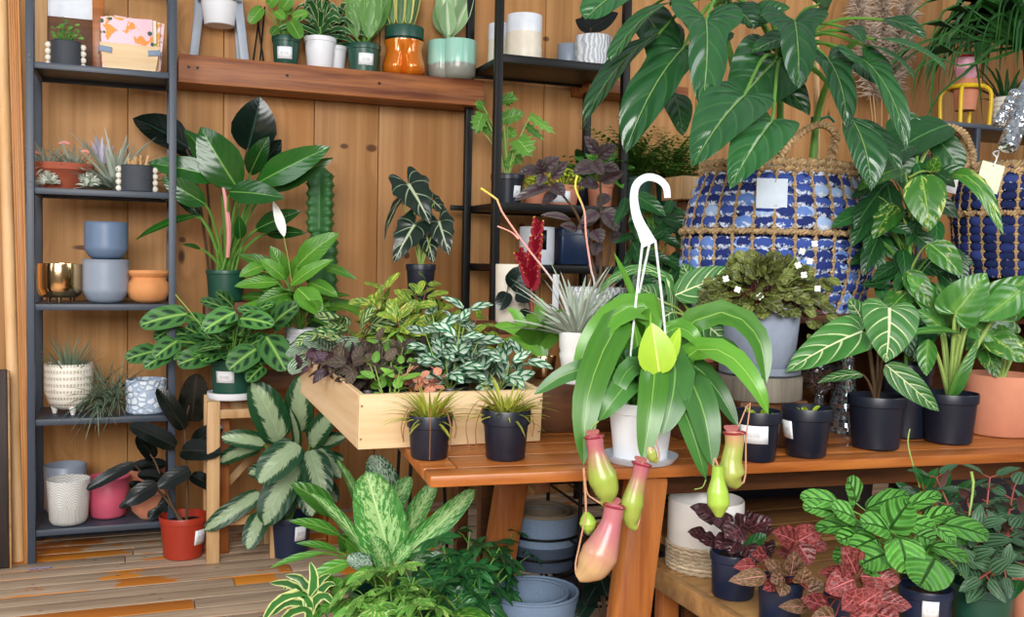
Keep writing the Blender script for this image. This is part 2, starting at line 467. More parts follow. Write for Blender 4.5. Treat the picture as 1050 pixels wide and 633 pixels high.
def sprig(mb, pts, nodes, L, wr, pre='ovate', start=.25, el=.35, droop=.5, rs=.002, mi=0, smi=1, per=2, twist=1.5708, fold=.1, wave=.05, shrink=.5, nn=7, mm=2, pl=.01, frill=0., top=True, rnd=None, face=.45):
    """Stem with leaves in pairs or whorls, smaller to the top."""
    rr = rnd or R; P = cr(pts, 24)
    mb.tube(P, [rs*1.2, rs, rs*.6], 6, smi, caps=False)
    ph = rr.random()*6
    for k in range(nodes):
        f = start+(1-start)*k/max(1, nodes-1); i = min(23, int(f*24)); p = P[i].lerp(P[i+1], f*24-i) if i < 24 else P[24]
        d = (P[min(24, i+1)]-P[max(0, i-1)]).normalized()
        sc = 1-shrink*abs(f-start)/(1-start)
        a = V((1, 0, 0)); a = (a-d*a.dot(d)).normalized(); b2 = d.cross(a)
        for q in range(per):
            an = ph+k*twist+q*2*PI/per+rr.uniform(-.2, .2)
            o = a*math.cos(an)+b2*math.sin(an); e = el*rr.uniform(.6, 1.4)
            ld = (o*math.cos(e)+d*math.sin(e)).normalized(); LL = L*sc*rr.uniform(.85, 1.15)
            nr = d*.7+(CC-p).normalized()*face+V((0, 0, .3))
            mb.leaf(p+ld*pl, p+ld*(pl+LL), LL*rr.uniform(*wr), pre, nr, rr.uniform(-.2, .2), droop*rr.uniform(.6, 1.4), fold, wave, n=nn, m=mm, mi=mi, frill=frill)
            if pl > .012: mb.tube([p, p+ld*pl*1.05], rs*.5, 5, smi, caps=False)
def rosette(mb, c, n, Lr, w, el=(.2, 1.4), droop=1., pre='strap', fold=.2, mi=0, nn=10, mm=1, spread=.01, rnd=None, wave=0., az=None):
    rr = rnd or R; c = V(c)
    for i in range(n):
        f = (i+.5)/n; a = i*2.39996+rr.uniform(-.3, .3) if az is None else rr.uniform(*az)
        e = el[0]+(el[1]-el[0])*f+rr.uniform(-.15, .15); L = rr.uniform(*Lr); d = adir(a, e); b = c+V((math.cos(a), math.sin(a), 0))*spread
        dr = droop*rr.uniform(.6, 1.3)
        t = b+adir(a, e-dr*.5)*L
        mb.leaf(b, t, w*rr.uniform(.8, 1.15), pre, V((0, 0, 1))+V((-d.x, -d.y, 0))*.7, rr.uniform(-.2, .2), dr, fold, wave, n=nn, m=mm, mi=mi)

M['soil'] = plain('potting_soil', '#2b1d14', .9, 0, .2, .5, 200, .6)
def label_mat():
    g = G('paper_price_label'); S, t, u = g.uv()
    q = g.noise(g.vec(g.math('MULTIPLY', u, 30.), 0., 0.), 1., 1)
    m = g.math('MULTIPLY', g.sm(q, .5, .52), g.math('MULTIPLY', g.sm(g.math('ABSOLUTE', g.math('SUBTRACT', t, .48)), .12, .14, 1., 0.), g.sm(S, .5, .52, 1., 0.)))
    return g.done(g.mix(g.math('MULTIPLY', m, .6), C('#eef1f6'), C('#3c404a')), .5)
M['label'] = label_mat()
def pots_mats():
    P = M
    P['green_pot'] = plain('dark_green_plastic', '#1d4b3d', .38, 0, .5, .08, 40, .02)
    P['black_pot'] = plain('black_plastic', '#151a29', .4, 0, .5, .15, 40, .03)
    P['navy_pot'] = plain('navy_plastic', '#1b2742', .4, 0, .5, .1, 40, .02)
    P['white_pot'] = plain('white_plastic', '#e6e8ee', .4, 0, .5, .03, 20, .02)
    P['white_ceramic'] = plain('white_glazed_ceramic', '#e9e7e4', .3, 0, .5, .04, 20, .02)
    P['red_pot'] = plain('brick_red_plastic', '#a3321f', .42, 0, .5, .08, 40, .02)
    P['terracotta'] = plain('terracotta', '#c88468', .75, 0, .3, .12, 25, .08)
    P['orange_clay'] = plain('orange_clay', '#d8935c', .7, 0, .3, .1, 25, .05)
    P['blue_glaze'] = plain('slate_blue_glaze', '#667b98', .4, 0, .5, .07, 25, .03)
    P['grey_glaze'] = plain('blue_grey_glaze', '#8c97a8', .4, 0, .5, .07, 25, .03)
    P['pink_glaze'] = plain('rose_pink_glaze', '#c4546c', .4, 0, .5, .08, 25, .03)
    P['concrete'] = plain('blue_grey_concrete', '#838c9e', .8, 0, .25, .1, 60, .12)
    P['charcoal'] = plain('charcoal_matt', '#43474e', .7, 0, .3, .12, 40, .08)
    P['bead'] = plain('cream_bead', '#efe9da', .5, 0, .5, .03, 20, .02)
    P['gold'] = plain('polished_gold', '#e5c08e', .14, 1., .5, .05, 10, .0)
    P['stem'] = plain('green_stem', '#5d8a35', .5, 0, .4, .25, 30, .05)
    P['stem_dark'] = plain('brown_stem', '#55402d', .7, 0, .3, .25, 40, .2)
    P['stem_pale'] = plain('pale_green_stem', '#94ad5a', .5, 0, .4, .2, 30, .05)
    P['stem_red'] = plain('reddish_stem', '#8a4038', .5, 0, .4, .2, 30, .05)
    P['stem_purple'] = plain('purple_stem', '#5f4450', .5, 0, .4, .2, 30, .05)
pots_mats()
# ---------------------------------------------------------------- materials for the room

WALLY = 4.55
def wall_material():
    g = G('pine_boards'); isd = g.island(); P = g.obj()
    off = g.math('MULTIPLY', isd, 23.)
    p = g.n('VectorMath', {0: P, 1: g.vec(off, 0., off)}, operation='ADD').outputs[0]
    # knots: sparse cells pull the grain aside
    kv = g.vor(g.n('Mapping', {'Vector': p, 'Scale': (4.6, 1, 2.1)}).outputs[0], 1., 'F1', .9)
    kd = kv.outputs['Distance']
    pick = g.sm(g.n('SeparateXYZ', {0: kv.outputs['Color']}).outputs[0], .6, .68)
    warp = g.math('MULTIPLY', g.sm(kd, .05, .4, 1., 0.), pick)
    q = g.n('Mapping', {'Vector': p, 'Scale': (30, 1, .7)}).outputs[0]
    q = g.n('VectorMath', {0: q, 1: g.vec(g.math('MULTIPLY', warp, 2.2), 0., g.math('MULTIPLY', warp, .8))}, operation='ADD').outputs[0]
    n1 = g.noise(q, .8, 4, .5, .35)
    n2 = g.noise(g.n('Mapping', {'Vector': p, 'Scale': (120, 1, 2.5)}).outputs[0], 1., 3, .6)
    n3 = g.noise(p, 1.6, 3)
    col = g.ramp(n1, [(.25, C('#c1925f')), (.5, C('#b0804e')), (.78, C('#966639'))])
    col = g.mix(g.sm(n2, .45, .75, 0., .35), col, C('#9a6a3e'))
    col = g.mix(g.sm(n3, .45, .7, 0., .35), col, C('#b0713c'))
    b = g.math('MULTIPLY_ADD', isd, .3, .84)
    col = g.mix(1., col, g.vec(b, b, b), 'MULTIPLY')
    xyz = g.n('SeparateXYZ', {0: P}); kn = None
    for px, py, rx, rz in ((381, 152, .03, .02), (353, 150, .022, .014), (187, 246, .016, .014), (86, 254, .05, .012), (112, 83, .028, .014), (231, 243, .018, .016), (300, 95, .02, .014), (417, 262, .018, .02), (535, 232, .02, .015), (560, 40, .02, .014)):
        w = pY(px, py, WALLY)
        dx = g.math('DIVIDE', g.math('SUBTRACT', xyz.outputs[0], w.x), rx); dz = g.math('DIVIDE', g.math('SUBTRACT', xyz.outputs[2], w.z), rz)
        m = g.sm(g.math('SQRT', g.math('ADD', g.math('MULTIPLY', dx, dx), g.math('MULTIPLY', dz, dz))), .55, 1.15, 1., 0.)
        kn = m if kn is None else g.math('MAXIMUM', kn, m)
    col = g.mix(g.math('MULTIPLY', kn, .85), col, C('#4a2712'))
    ring = g.math('MULTIPLY', g.sm(kd, .03, .1, 1., 0.), pick)
    col = g.mix(ring, col, C('#4c2813'))
    g.bump(n2, .12, .004)
    return g.done(col, .55, 0, .3)
M['wall'] = wall_material()
def floor_material():
    g = G('worn_painted_planks'); isd = g.island(); P = g.obj()
    off = g.math('MULTIPLY', isd, 31.)
    p = g.n('VectorMath', {0: P, 1: g.vec(off, off, 0.)}, operation='ADD').outputs[0]
    n1 = g.noise(g.n('Mapping', {'Vector': p, 'Scale': (1.2, 22, 1)}).outputs[0], 1.5, 5, .6, .4)
    n2 = g.noise(p, 40, 4, .6)
    col = g.ramp(n1, [(.25, C('#cdb9a2')), (.5, C('#b39a82')), (.78, C('#836a56'))])
    b = g.math('MULTIPLY_ADD', isd, .35, .8)
    col = g.mix(1., col, g.vec(b, b, b), 'MULTIPLY')
    pn = g.noise(g.n('Mapping', {'Vector': p, 'Scale': (2.1, .6, 1)}).outputs[0], 1.2, 2, .5, .2)
    pn2 = g.math('ADD', g.math('MULTIPLY_ADD', n1, .2, pn), g.math('MULTIPLY', g.noise(p, 24, 3), .12))
    sel = g.sm(g.math('FRACT', g.math('MULTIPLY', isd, 7.3)), .40, .42)
    col = g.mix(g.math('MULTIPLY', g.sm(pn2, .665, .69), sel), col, g.mix(isd, C('#d98a2b'), C('#b5682a')))
    sp = g.vor(g.n('Mapping', {'Vector': p, 'Scale': (9, 22, 1)}).outputs[0], 1., 'F1').outputs['Distance']
    col = g.mix(g.sm(sp, .06, .13, .8, 0.), col, C('#33231a'))
    g.bump(g.math('MULTIPLY_ADD', n2, .4, n1), .35, .006)
    return g.done(col, .6, 0, .35)
M['floor'] = floor_material()
M['navy_metal'] = plain('dark_blue_steel', '#39424f', .45, 0., .5, .1, 20, .03)
M['black_metal'] = plain('black_steel', '#0b0b0d', .45, 0., .3, .1, 20, .02)
M['shelf_wood'] = woodmat('reclaimed_red_wood', '#b2703f', '#5f2c15', 'X', 1., .5, isl=.1, bumps=.3)
M['table_wood'] = woodmat('oiled_acacia', '#bd7436', '#8a471b', 'X', .8, .36, isl=.3)
M['leg_wood'] = woodmat('oiled_acacia_leg', '#b4703a', '#814318', 'Z', .8, .4, isl=.2)
M['dark_wood'] = woodmat('brown_stained_wood', '#74492a', '#412412', 'X', .8, .5, isl=.2)
M['crate_wood'] = woodmat('pale_pine_crate', '#e4caa3', '#cda97a', 'X', .7, .55, isl=.12, bumps=.06)
M['crate_wood_y'] = woodmat('pale_pine_crate_side', '#e4caa3', '#cda97a', 'Y', .7, .55, isl=.12, bumps=.06)
M['pale_wood'] = woodmat('pale_stand_wood', '#d8b283', '#a97c4c', 'Z', .9, .55)
M['batten'] = woodmat('ridged_pine', '#d79c60', '#a5662f', 'Z', 1., .5)
M['dowel'] = woodmat('dowel_pine', '#e2bd8e', '#c79861', 'Z', .6, .5, bumps=.05)
M['lower_wood'] = woodmat('worn_bench_wood', '#b98d58', '#7d5a36', 'X', .7, .5, isl=.2)

# ---------------------------------------------------------------- the room
def build_floor():
    mb = MB(); y = -1.6; rr = random.Random(3)
    while y < WALLY:
        w = .098; x = -2.6-rr.random()
        while x < 6.6:
            L = rr.uniform(.8, 2.4)
            mb.box((x+L/2, y+w/2, -.012+rr.uniform(-.001, .001)), (L-.003, w-.004, .024), .002)
            x += L
        y += w
    mb.box((1.9, 1.5, -.04), (9.6, 6.4, .03), 0)
    return mb.build('floor', M['floor'], kind='structure')
floor = build_floor()
def build_wall():
    mb = MB()
    # board joints read off the photograph at the height of the shelf
    seams = [pY(x, 150, WALLY).x for x in (-60, 30, 131, 229, 322, 388, 479, 557, 640, 712, 800, 880, 960, 1040)]
    xs = [seams[0]-.35*k for k in range(7, 0, -1)]+seams+[seams[-1]+.35*k for k in range(1, 11)]
    for a, b in zip(xs, xs[1:]):
        mb.box(((a+b)/2, WALLY+.012, 1.55), (b-a-.003, .024, 3.1), .003)
    mb.box(((xs[0]+xs[-1])/2, WALLY+.04, 1.55), (xs[-1]-xs[0], .03, 3.1), 0)
    return mb.build('wall_back', M['wall'], kind='structure')
wall = build_wall()

# ---------------------------------------------------------------- light: shop front behind the camera, sky all round
def light():
    w = bpy.data.worlds.new('World'); scn.world = w; w.use_nodes = True
    nt = w.node_tree; bg = nt.nodes['Background']
    tc = nt.nodes.new('ShaderNodeTexCoord'); sp = nt.nodes.new('ShaderNodeSeparateXYZ'); nt.links.new(tc.outputs['Generated'], sp.inputs[0])
    rm = nt.nodes.new('ShaderNodeValToRGB'); nt.links.new(sp.outputs[2], rm.inputs[0])
    rm.color_ramp.elements[0].position = 0.; rm.color_ramp.elements[0].color = (.30, .27, .24, 1)
    rm.color_ramp.elements[1].position = .75; rm.color_ramp.elements[1].color = (.9, .96, 1., 1)
    nt.links.new(rm.outputs[0], bg.inputs[0]); bg.inputs[1].default_value = .36
    def area(name, loc, aim, sx, sy, power, col):
        l = bpy.data.lights.new(name, 'AREA'); l.shape = 'RECTANGLE'; l.size = sx; l.size_y = sy; l.energy = power; l.color = col
        o = bpy.data.objects.new(name, l); COL.objects.link(o); o.location = loc
        o.rotation_euler = (V(aim)-V(loc)).to_track_quat('-Z', 'Y').to_euler()
    area('shop_window_light', (-.9, -2.2, 2.6), (.9, 3.4, .9), 3.0, 1.8, 300, (1., .98, .95))
    area('side_fill_light', (-3.6, 1.2, 2.6), (.8, 3.6, 1.1), 2.0, 1.8, 60, (.93, .97, 1.))  # added fill lamp from the upper left, out of view
    area('side_fill_light', (4.6, .2, 3.0), (1.6, 3.2, 1.0), 2.0, 1.6, 60, (.95, .98, 1.))  # second added fill, from the upper right
light()
scn.view_settings.view_transform = 'Standard'; scn.view_settings.look = 'None'
scn.view_settings.gamma = 1; scn.view_settings.use_curve_mapping = False; scn.view_settings.exposure = .28
scn.render.film_transparent = False

# ---------------------------------------------------------------- wall shelf (board on the boards)
def wall_board(name, label, pa, pb, yf, th, dp, mat):
    a, b = pY(*pa, yf), pY(*pb, yf); z = (a.z+b.z)/2
    o = thing(name, label, 'shelf', ((a.x+b.x)/2, WALLY-dp/2, z))
    mb = MB(); mb.box(((a.x+b.x)/2, WALLY-.002-dp/2, z-th/2), (b.x-a.x, dp, th), .004); mb.build('board', mat, o)
    mb = MB(); rr = random.Random(5)
    for k in range(3):
        x = a.x+(b.x-a.x)*(.03+.3*k)
        for dx in (0, .035):
            if k == 0 or dx == 0: mb.lathe([(0, 0), (.006, 0), (.006, .002), (0, .002)], (x+dx, WALLY-dp-.004, z-th*.45), 10, M=Matrix.Rotation(PI/2, 3, 'X'))
    mb.build('nail_hole', M['black_metal'], o)
    return o, z
SHY = 4.335
wshelf, WSZ = wall_board('wall_shelf', 'long reddish reclaimed wood board shelf fixed high on the plank wall', (183, 57), (497, 81), SHY, .118, WALLY-SHY, M['shelf_wood'])
wshelf2, WSZ2 = wall_board('wall_shelf', 'short reddish board shelf half hidden behind the big hanging philodendron leaves', (604, 82), (706, 88), 4.33, .06, WALLY-4.33, M['shelf_wood'])

# ---------------------------------------------------------------- ladder rack on the left
def post(mb, x, y, z0, z1, w): mb.box((x, y, (z0+z1)/2), (w, w, z1-z0), .002)
LYF, LYB = 4.08, 4.40
Lxl = pY(35, 540, LYF).x-.008; Lxr = pY(172.5, 540, LYF).x+.012
LZ = [pY(105, y, LYF).z for y in (69, 195, 312, 428, 539)]
def ladder():
    o = thing('ladder_rack', 'dark blue steel rack with five shelves of pots and air plants at far left', 'shelf', ((Lxl+Lxr)/2, (LYF+LYB)/2, 0))
    w = .028; top = LZ[0]+.34
    for i, (x, y) in enumerate(((Lxl, LYF), (Lxr, LYF), (Lxl, LYB), (Lxr, LYB))):
        mb = MB(); post(mb, x, y, 0, top, w)
        if y == LYF:
            for z in LZ:
                for dz in (-.01, -.03): mb.lathe([(0, 0), (.004, 0), (.004, .003), (0, .003)], (x, y-w/2-.001, z+dz+.03), 8, M=Matrix.Rotation(PI/2, 3, 'X'))
        mb.build('post', M['navy_metal'], o)
    for y in (LYF, LYB):
        mb = MB(); r = .07
        pts = [(Lxl, y, top)]+[(Lxl+r-r*math.cos(a), y, top+r*math.sin(a)) for a in (.4, .8, 1.2, 1.57)]+[(Lxr-r+r*math.cos(a), y, top+r*math.sin(a)) for a in (1.57, 1.2, .8, .4)]+[(Lxr, y, top)]
        mb.tube(pts, .014, 8); mb.build('top_bar', M['navy_metal'], o)
    for i, z in enumerate(LZ):
        mb = MB(); cx = (Lxl+Lxr)/2; L = Lxr-Lxl-w
        mb.box((cx, LYF, z-.012), (L, .014, .024), .002); mb.box((cx, LYB, z-.012), (L, .014, .024), .002)
        for x in (Lxl+.012, Lxr-.012): mb.box((x, (LYF+LYB)/2, z-.012), (.014, LYB-LYF-.03, .024), .002)
        mb.box((cx, (LYF+LYB)/2, z-.004), (L-.004, LYB-LYF-.014, .006), .001)
        mb.build('shelf_panel', M['navy_metal'], o)
    mb = MB(); mb.box(((Lxl+Lxr)/2, LYB, .03), (Lxr-Lxl-w, .014, .05), .002); mb.build('kick_bar', M['navy_metal'], o)
ladder()

# ---------------------------------------------------------------- black shelf unit in the middle
BYF, BYB = 4.02, 4.42
Bxl = pY(510, 120, BYF).x; Bxr = pY(640, 120, BYF).x
BZ = [pY(575, 61.5, BYF).z, pY(575, 210, BYF).z, pY(560, 272, BYF).z, .35]
def black_unit():
    o = thing('shelf_unit', 'black steel open shelf unit with pale pots on its high shelf', 'shelf', ((Bxl+Bxr)/2, (BYF+BYB)/2, 0))
    for x in (Bxl, Bxr):
        for y in (BYF, BYB):
            mb = MB(); post(mb, x, y, 0, 2.9, .034); mb.build('post', M['black_metal'], o)
    for z in BZ:
        mb = MB(); mb.box(((Bxl+Bxr)/2, (BYF+BYB)/2, z-.014), (Bxr-Bxl-.034, BYB-BYF+.02, .028), .002)
        for y in (BYF, BYB): mb.box(((Bxl+Bxr)/2, y, z-.018), (Bxr-Bxl-.034, .024, .036), .002)
        mb.build('shelf_panel', M['black_metal'], o)
    a = pY(462, 213, BYB)
    mb = MB(); mb.box(((a.x+Bxl)/2, BYB, a.z), (Bxl-a.x, .02, .024), .002); mb.build('side_bar', M['black_metal'], o)
black_unit()

# ---------------------------------------------------------------- table
TZ = .74
TA, TB = pZ(441, 488, TZ), pZ(1062, 463, TZ)
TX = (TB-TA).normalized(); TN = V((-TX.y, TX.x, 0))      # TN runs away from the camera
def tab(u, v, z): return TA+TX*u+TN*v+V((0, 0, z-TZ))
TLEN = (TB-TA).length+.35; TDEP = .86
TR = math.atan2(TX.y, TX.x)
def table():
    o = thing('wooden_table', 'long oiled brown wooden slatted table with splayed legs carrying the potted plants', 'table', tab(TLEN/2, TDEP/2, 0))
    Mz = Matrix.Rotation(TR, 3, 'Z')
    bw = .075; top = MB()
    # border boards and the slats inside them
    for v, d in ((bw/2, bw), (TDEP-bw/2, bw)): top.box(tab(TLEN/2, v, TZ-.0142), (TLEN, d, .026), .005, M=Mz)
    top.box(tab(bw/2, TDEP/2, TZ-.0142), (bw, TDEP-2*bw-.004, .026), .003, M=Mz)
    n = 6; sw = (TDEP-2*bw)/n
    for k in range(n): top.box(tab(TLEN/2+bw/2, bw+sw*(k+.5), TZ-.0142), (TLEN-bw-.004, sw-.004, .026), .003, M=Mz)
    top.build('table_top', M['table_wood'], o)
    ap = MB(); ap.box(tab(TLEN/2+.18, .17, TZ-.026-.04), (TLEN-.5, .022, .08), .002, M=Mz); ap.build('apron', M['dark_wood'], o)
    ap = MB(); ap.box(tab(TLEN/2+.18, TDEP-.17, TZ-.026-.04), (TLEN-.5, .022, .08), .002, M=Mz); ap.build('apron', M['dark_wood'], o)
    # legs: tops under the board, feet splayed
    q1 = pZ(672, 490, .715)-TA; q2 = pZ(534, 438, .715)-TA
    for (u, v, du, dv) in ((q1.dot(TX), q1.dot(TN)+.05, -.09, -.03), (q2.dot(TX), q2.dot(TN), -.09, .05), (TLEN-.12, .15, .05, -.05), (TLEN-.12, .70, .05, .05)):
        mb = MB(); mb.beam(tab(u+du, v+dv, .0), tab(u, v, TZ-.026), .088, .07, .012, side=TX)
        mb.build('leg', M['leg_wood'], o)
    for u in (.30, TLEN-.2):
        mb = MB(); mb.box(tab(u, TDEP/2, TZ-.026-.03), (.03, TDEP-.3, .06), .002, M=Mz); mb.build('rail', M['dark_wood'], o)
table()

# ---------------------------------------------------------------- low bench at bottom right
LBZ = .45
LA = pZ(688, 592, LBZ); 
def low_bench():
    a = LA; L = .93; D = .72
    o = thing('low_bench', 'low worn wooden bench under the table holding red leaved and crinkly green plants', 'bench', (a.x+L/2, a.y-.1, 0))
    mb = MB(); n = 5
    for k in range(n): mb.box((a.x+L/2, a.y+.15-D/n*(k+.5)+.0, LBZ-.0142), (L, D/n-.003, .026), .003)
    mb.build('bench_top', M['lower_wood'], o)
    mb = MB(); mb.box((a.x-.012, a.y+.15-D/2, LBZ-.012), (.022, D, .05), .003); mb.build('end_board', M['lower_wood'], o)
    mb = MB(); mb.box((a.x+.1, a.y+.15-D/2, .2), (.02, D-.1, .4), .003); mb.build('end_panel', M['dark_wood'], o)
    for x in (a.x+.05, a.x+L-.05):
        for y in (a.y+.10, a.y+.20-D):
            mb = MB(); mb.box((x, y, (LBZ-.026)/2), (.045, .045, LBZ-.026), .003); mb.build('leg', M['leg_wood'], o)
low_bench()
def back_bench():
    a = LA; x0, x1, y0, y1 = a.x+.16, a.x+.92, a.y+.17, a.y+.62; z = LBZ
    o = thing('storage_bench', 'plain pale wooden bench behind the low bench in the shade under the table', 'bench', ((x0+x1)/2, (y0+y1)/2, 0))
    mb = MB()
    for k in range(3): mb.box(((x0+x1)/2, y0+(y1-y0)*(k+.5)/3, z-.013), (x1-x0, (y1-y0)/3-.003, .026), .003)
    mb.build('bench_top', M['lower_wood'], o)
    for x in (x0+.04, x1-.04):
        for y in (y0+.04, y1-.04): mb = MB(); mb.box((x, y, (z-.026)/2), (.04, .04, z-.026), .003); mb.build('leg', M['leg_wood'], o)
back_bench()
# ================================================================ far left: leaning sticks and board
def leaning():
    f = .02
    o = thing('wooden_dowel', 'long pale wooden pole leaning on the wall at far left edge', 'pole', pZ(20, 575, 0))
    mb = MB(); a = pY(19, 566, 4.12); a.z = .0; b = pY(0, 20, 4.40); b.z = 2.3
    mb.tube([a, b], .022, 14); mb.build('shaft', M['dowel'], o)
    o = thing('wooden_batten', 'upright orange pine batten with a ridged face beside the blue rack', 'batten', pZ(31, 576, 0))
    a = pZ(31.5, 577, 0); mb = MB(); e = pY(15, 20, a.y+.06); dd = (e-a).normalized(); mb.beam(a, a+dd*2.4, .04, .03, .003)
    for k in range(5): sh = V((-.015+.0075*k, -.0165, 0)); mb.beam(a+sh, a+sh+dd*2.39, .004, .004, .001)
    mb.build('strip', M['batten'], o)
    o = thing('dark_board', 'dark brown worn board with pale chipped edge at lower left corner', 'board', pZ(0, 582, 0))
    b = pZ(13, 584, 0); mb = MB(); h = 1.2*0+.74
    mb.beam((b.x-.16, b.y+.02, 0), (b.x-.175, b.y+.10, h), .30, .03, .006); mb.build('panel', woodmat('dark_stained_board', '#3a2a22', '#1e1512', 'Z', .8, .55), o)
    mb = MB(); mb.beam((b.x-.006, b.y+.004, 0), (b.x-.02, b.y+.084, h), .008, .012, .002); mb.build('edge_strip', M['lower_wood'], o)
    for nm, col, px, lab in (('garden_stake', '#a5322c', (14, 27), 'thin red garden stake leaning between the poles at lower left'), ('garden_stake', '#2d6f80', (21, 25), 'thin teal garden stake leaning beside the ridged batten')):
        a = pZ(px[1]-6, 566, 0); b = V((a.x-.06, a.y+.28, .72)); o = thing(nm, lab, 'stake', a)
        mb = MB(); mb.tube([a, b], .006, 8); mb.build('rod', plain(nm+col, col, .4), o)
    o = thing('mauve_scrap', 'small mauve scrap lying on the floorboards before the rack', 'scrap', pZ(42, 582, 0))
    mb = MB(); c = pZ(41, 583, 0.004)
    for k in range(6): mb.ell(c+V((k*.012-.03, R.uniform(-.005, .005), 0)), (.011, .008, .004), seg=8, rings=4)
    mb.build('bits', plain('mauve', '#8a7f9c', .8), o)
leaning()

# ================================================================ pots and air plants on the blue rack
def glazemat(name, c, c2, scale=(60, 60, 60), rough=.5, kind='wave'):
    g = G(name)
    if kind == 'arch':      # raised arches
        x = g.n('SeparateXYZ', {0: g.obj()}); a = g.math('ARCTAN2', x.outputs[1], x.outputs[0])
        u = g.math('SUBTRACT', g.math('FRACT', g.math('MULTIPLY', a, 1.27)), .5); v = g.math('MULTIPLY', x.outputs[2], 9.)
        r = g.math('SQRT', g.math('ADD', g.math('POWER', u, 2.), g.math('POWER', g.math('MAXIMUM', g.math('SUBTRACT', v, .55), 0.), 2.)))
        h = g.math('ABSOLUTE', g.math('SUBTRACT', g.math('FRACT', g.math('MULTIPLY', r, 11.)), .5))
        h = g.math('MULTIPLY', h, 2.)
    elif kind == 'hex':
        x = g.n('SeparateXYZ', {0: g.obj()}); a = g.math('ARCTAN2', x.outputs[1], x.outputs[0])
        vv = g.vor(g.vec(g.math('MULTIPLY', a, 2.6), g.math('MULTIPLY', x.outputs[2], 42.), 0.), 1., 'DISTANCE_TO_EDGE', .75); h = g.sm(vv.outputs['Distance'], .04, .2)
    elif kind == 'dash':
        x = g.n('SeparateXYZ', {0: g.obj()}); a = g.math('ARCTAN2', x.outputs[1], x.outputs[0])
        p = g.math('ABSOLUTE', g.math('SUBTRACT', g.math('FRACT', g.math('MULTIPLY', a, 7.)), .5))
        q = g.math('ABSOLUTE', g.math('SUBTRACT', g.math('FRACT', g.math('MULTIPLY', x.outputs[2], 38.)), .5))
        h = g.math('MULTIPLY', g.sm(p, .15, .3), g.sm(q, .1, .3, 1., 0.)); h = g.math('SUBTRACT', 1., h)
    elif kind == 'leafy':
        x = g.n('SeparateXYZ', {0: g.obj()}); a = g.math('ARCTAN2', x.outputs[1], x.outputs[0])
        t = g.math('FRACT', g.math('MULTIPLY', a, 4.5)); t = g.math('ABSOLUTE', g.math('SUBTRACT', t, .5))
        v = g.math('FRACT', g.math('ADD', g.math('MULTIPLY', x.outputs[2], 24.), g.math('MULTIPLY', t, 1.3))); h = g.sm(g.math('ABSOLUTE', g.math('SUBTRACT', v, .5)), .15, .35)
    else:
        w = g.n('TexWave', {'Vector': g.obj(), 'Scale': 18., 'Distortion': 6., 'Detail': 2., 'Detail Scale': 1.2}); h = w.outputs['Fac']
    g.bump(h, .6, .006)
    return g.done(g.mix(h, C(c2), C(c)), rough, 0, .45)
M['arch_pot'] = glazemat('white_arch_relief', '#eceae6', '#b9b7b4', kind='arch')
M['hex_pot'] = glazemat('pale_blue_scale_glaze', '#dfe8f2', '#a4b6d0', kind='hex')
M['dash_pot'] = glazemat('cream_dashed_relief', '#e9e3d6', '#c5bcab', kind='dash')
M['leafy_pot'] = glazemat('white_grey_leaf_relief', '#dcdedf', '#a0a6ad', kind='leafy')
M['marble_pot'] = glazemat('white_marbled_relief', '#dfe2e6', '#a9aeb6', kind='wave')
M['airleaf'] = leafmat('silver_green_air_plant', '#8d9c8a', '#cbd4c6', bump=.05, rough=.6, spec=.2, nv=1)
M['airleaf_pink'] = leafmat('rosy_air_plant', '#8e8a7c', '#d2a49a', bump=.05, rough=.6, spec=.2, nv=1)
M['grassleaf'] = leafmat('dusty_green_grass_air_plant', '#566b56', '#93a58c', bump=.05, rough=.6, spec=.2, nv=1)
M['woolly'] = leafmat('white_woolly_leaves', '#b9c2b0', '#e3e8da', bump=.05, rough=.8, spec=.1, nv=1)
M['jade'] = leafmat('jade_green', '#2f6d2a', '#7cb24a', bump=.05, nv=1)
def beaded(name, lab, px, pyb, w, pyt, z, Y):
    c, rt, h, T = PL(px, pyb, w, pyt, z, Y)
    o = thing(name, lab, 'planter', c); mb = MB()
    prof = [(0, 0), (rt-.003, 0)]+[(rt-.002*(k % 2), h*(k+.5)/14) for k in range(14)]+[(rt, h), (rt-.005, h), (rt-.008, h*.7), (0, h*.7)]
    mb.lathe(prof, c, 36); mb.build('body', M['charcoal'], o)
    cd = camdir(c); a0 = math.atan2(cd.y, cd.x); rb = h/8.2
    for sg in (-1, 1):
        for k in range(4):
            a = a0+sg*1.62; mb = MB()
            mb.ell(c+V((math.cos(a)*(rt+rb*.55), math.sin(a)*(rt+rb*.55), rb*1.05+k*h*.24)), (rb*.98, rb*.98, rb*.98), seg=14, rings=9); mb.build('bead', M['bead'], o)
    return o, c, rt, h, T
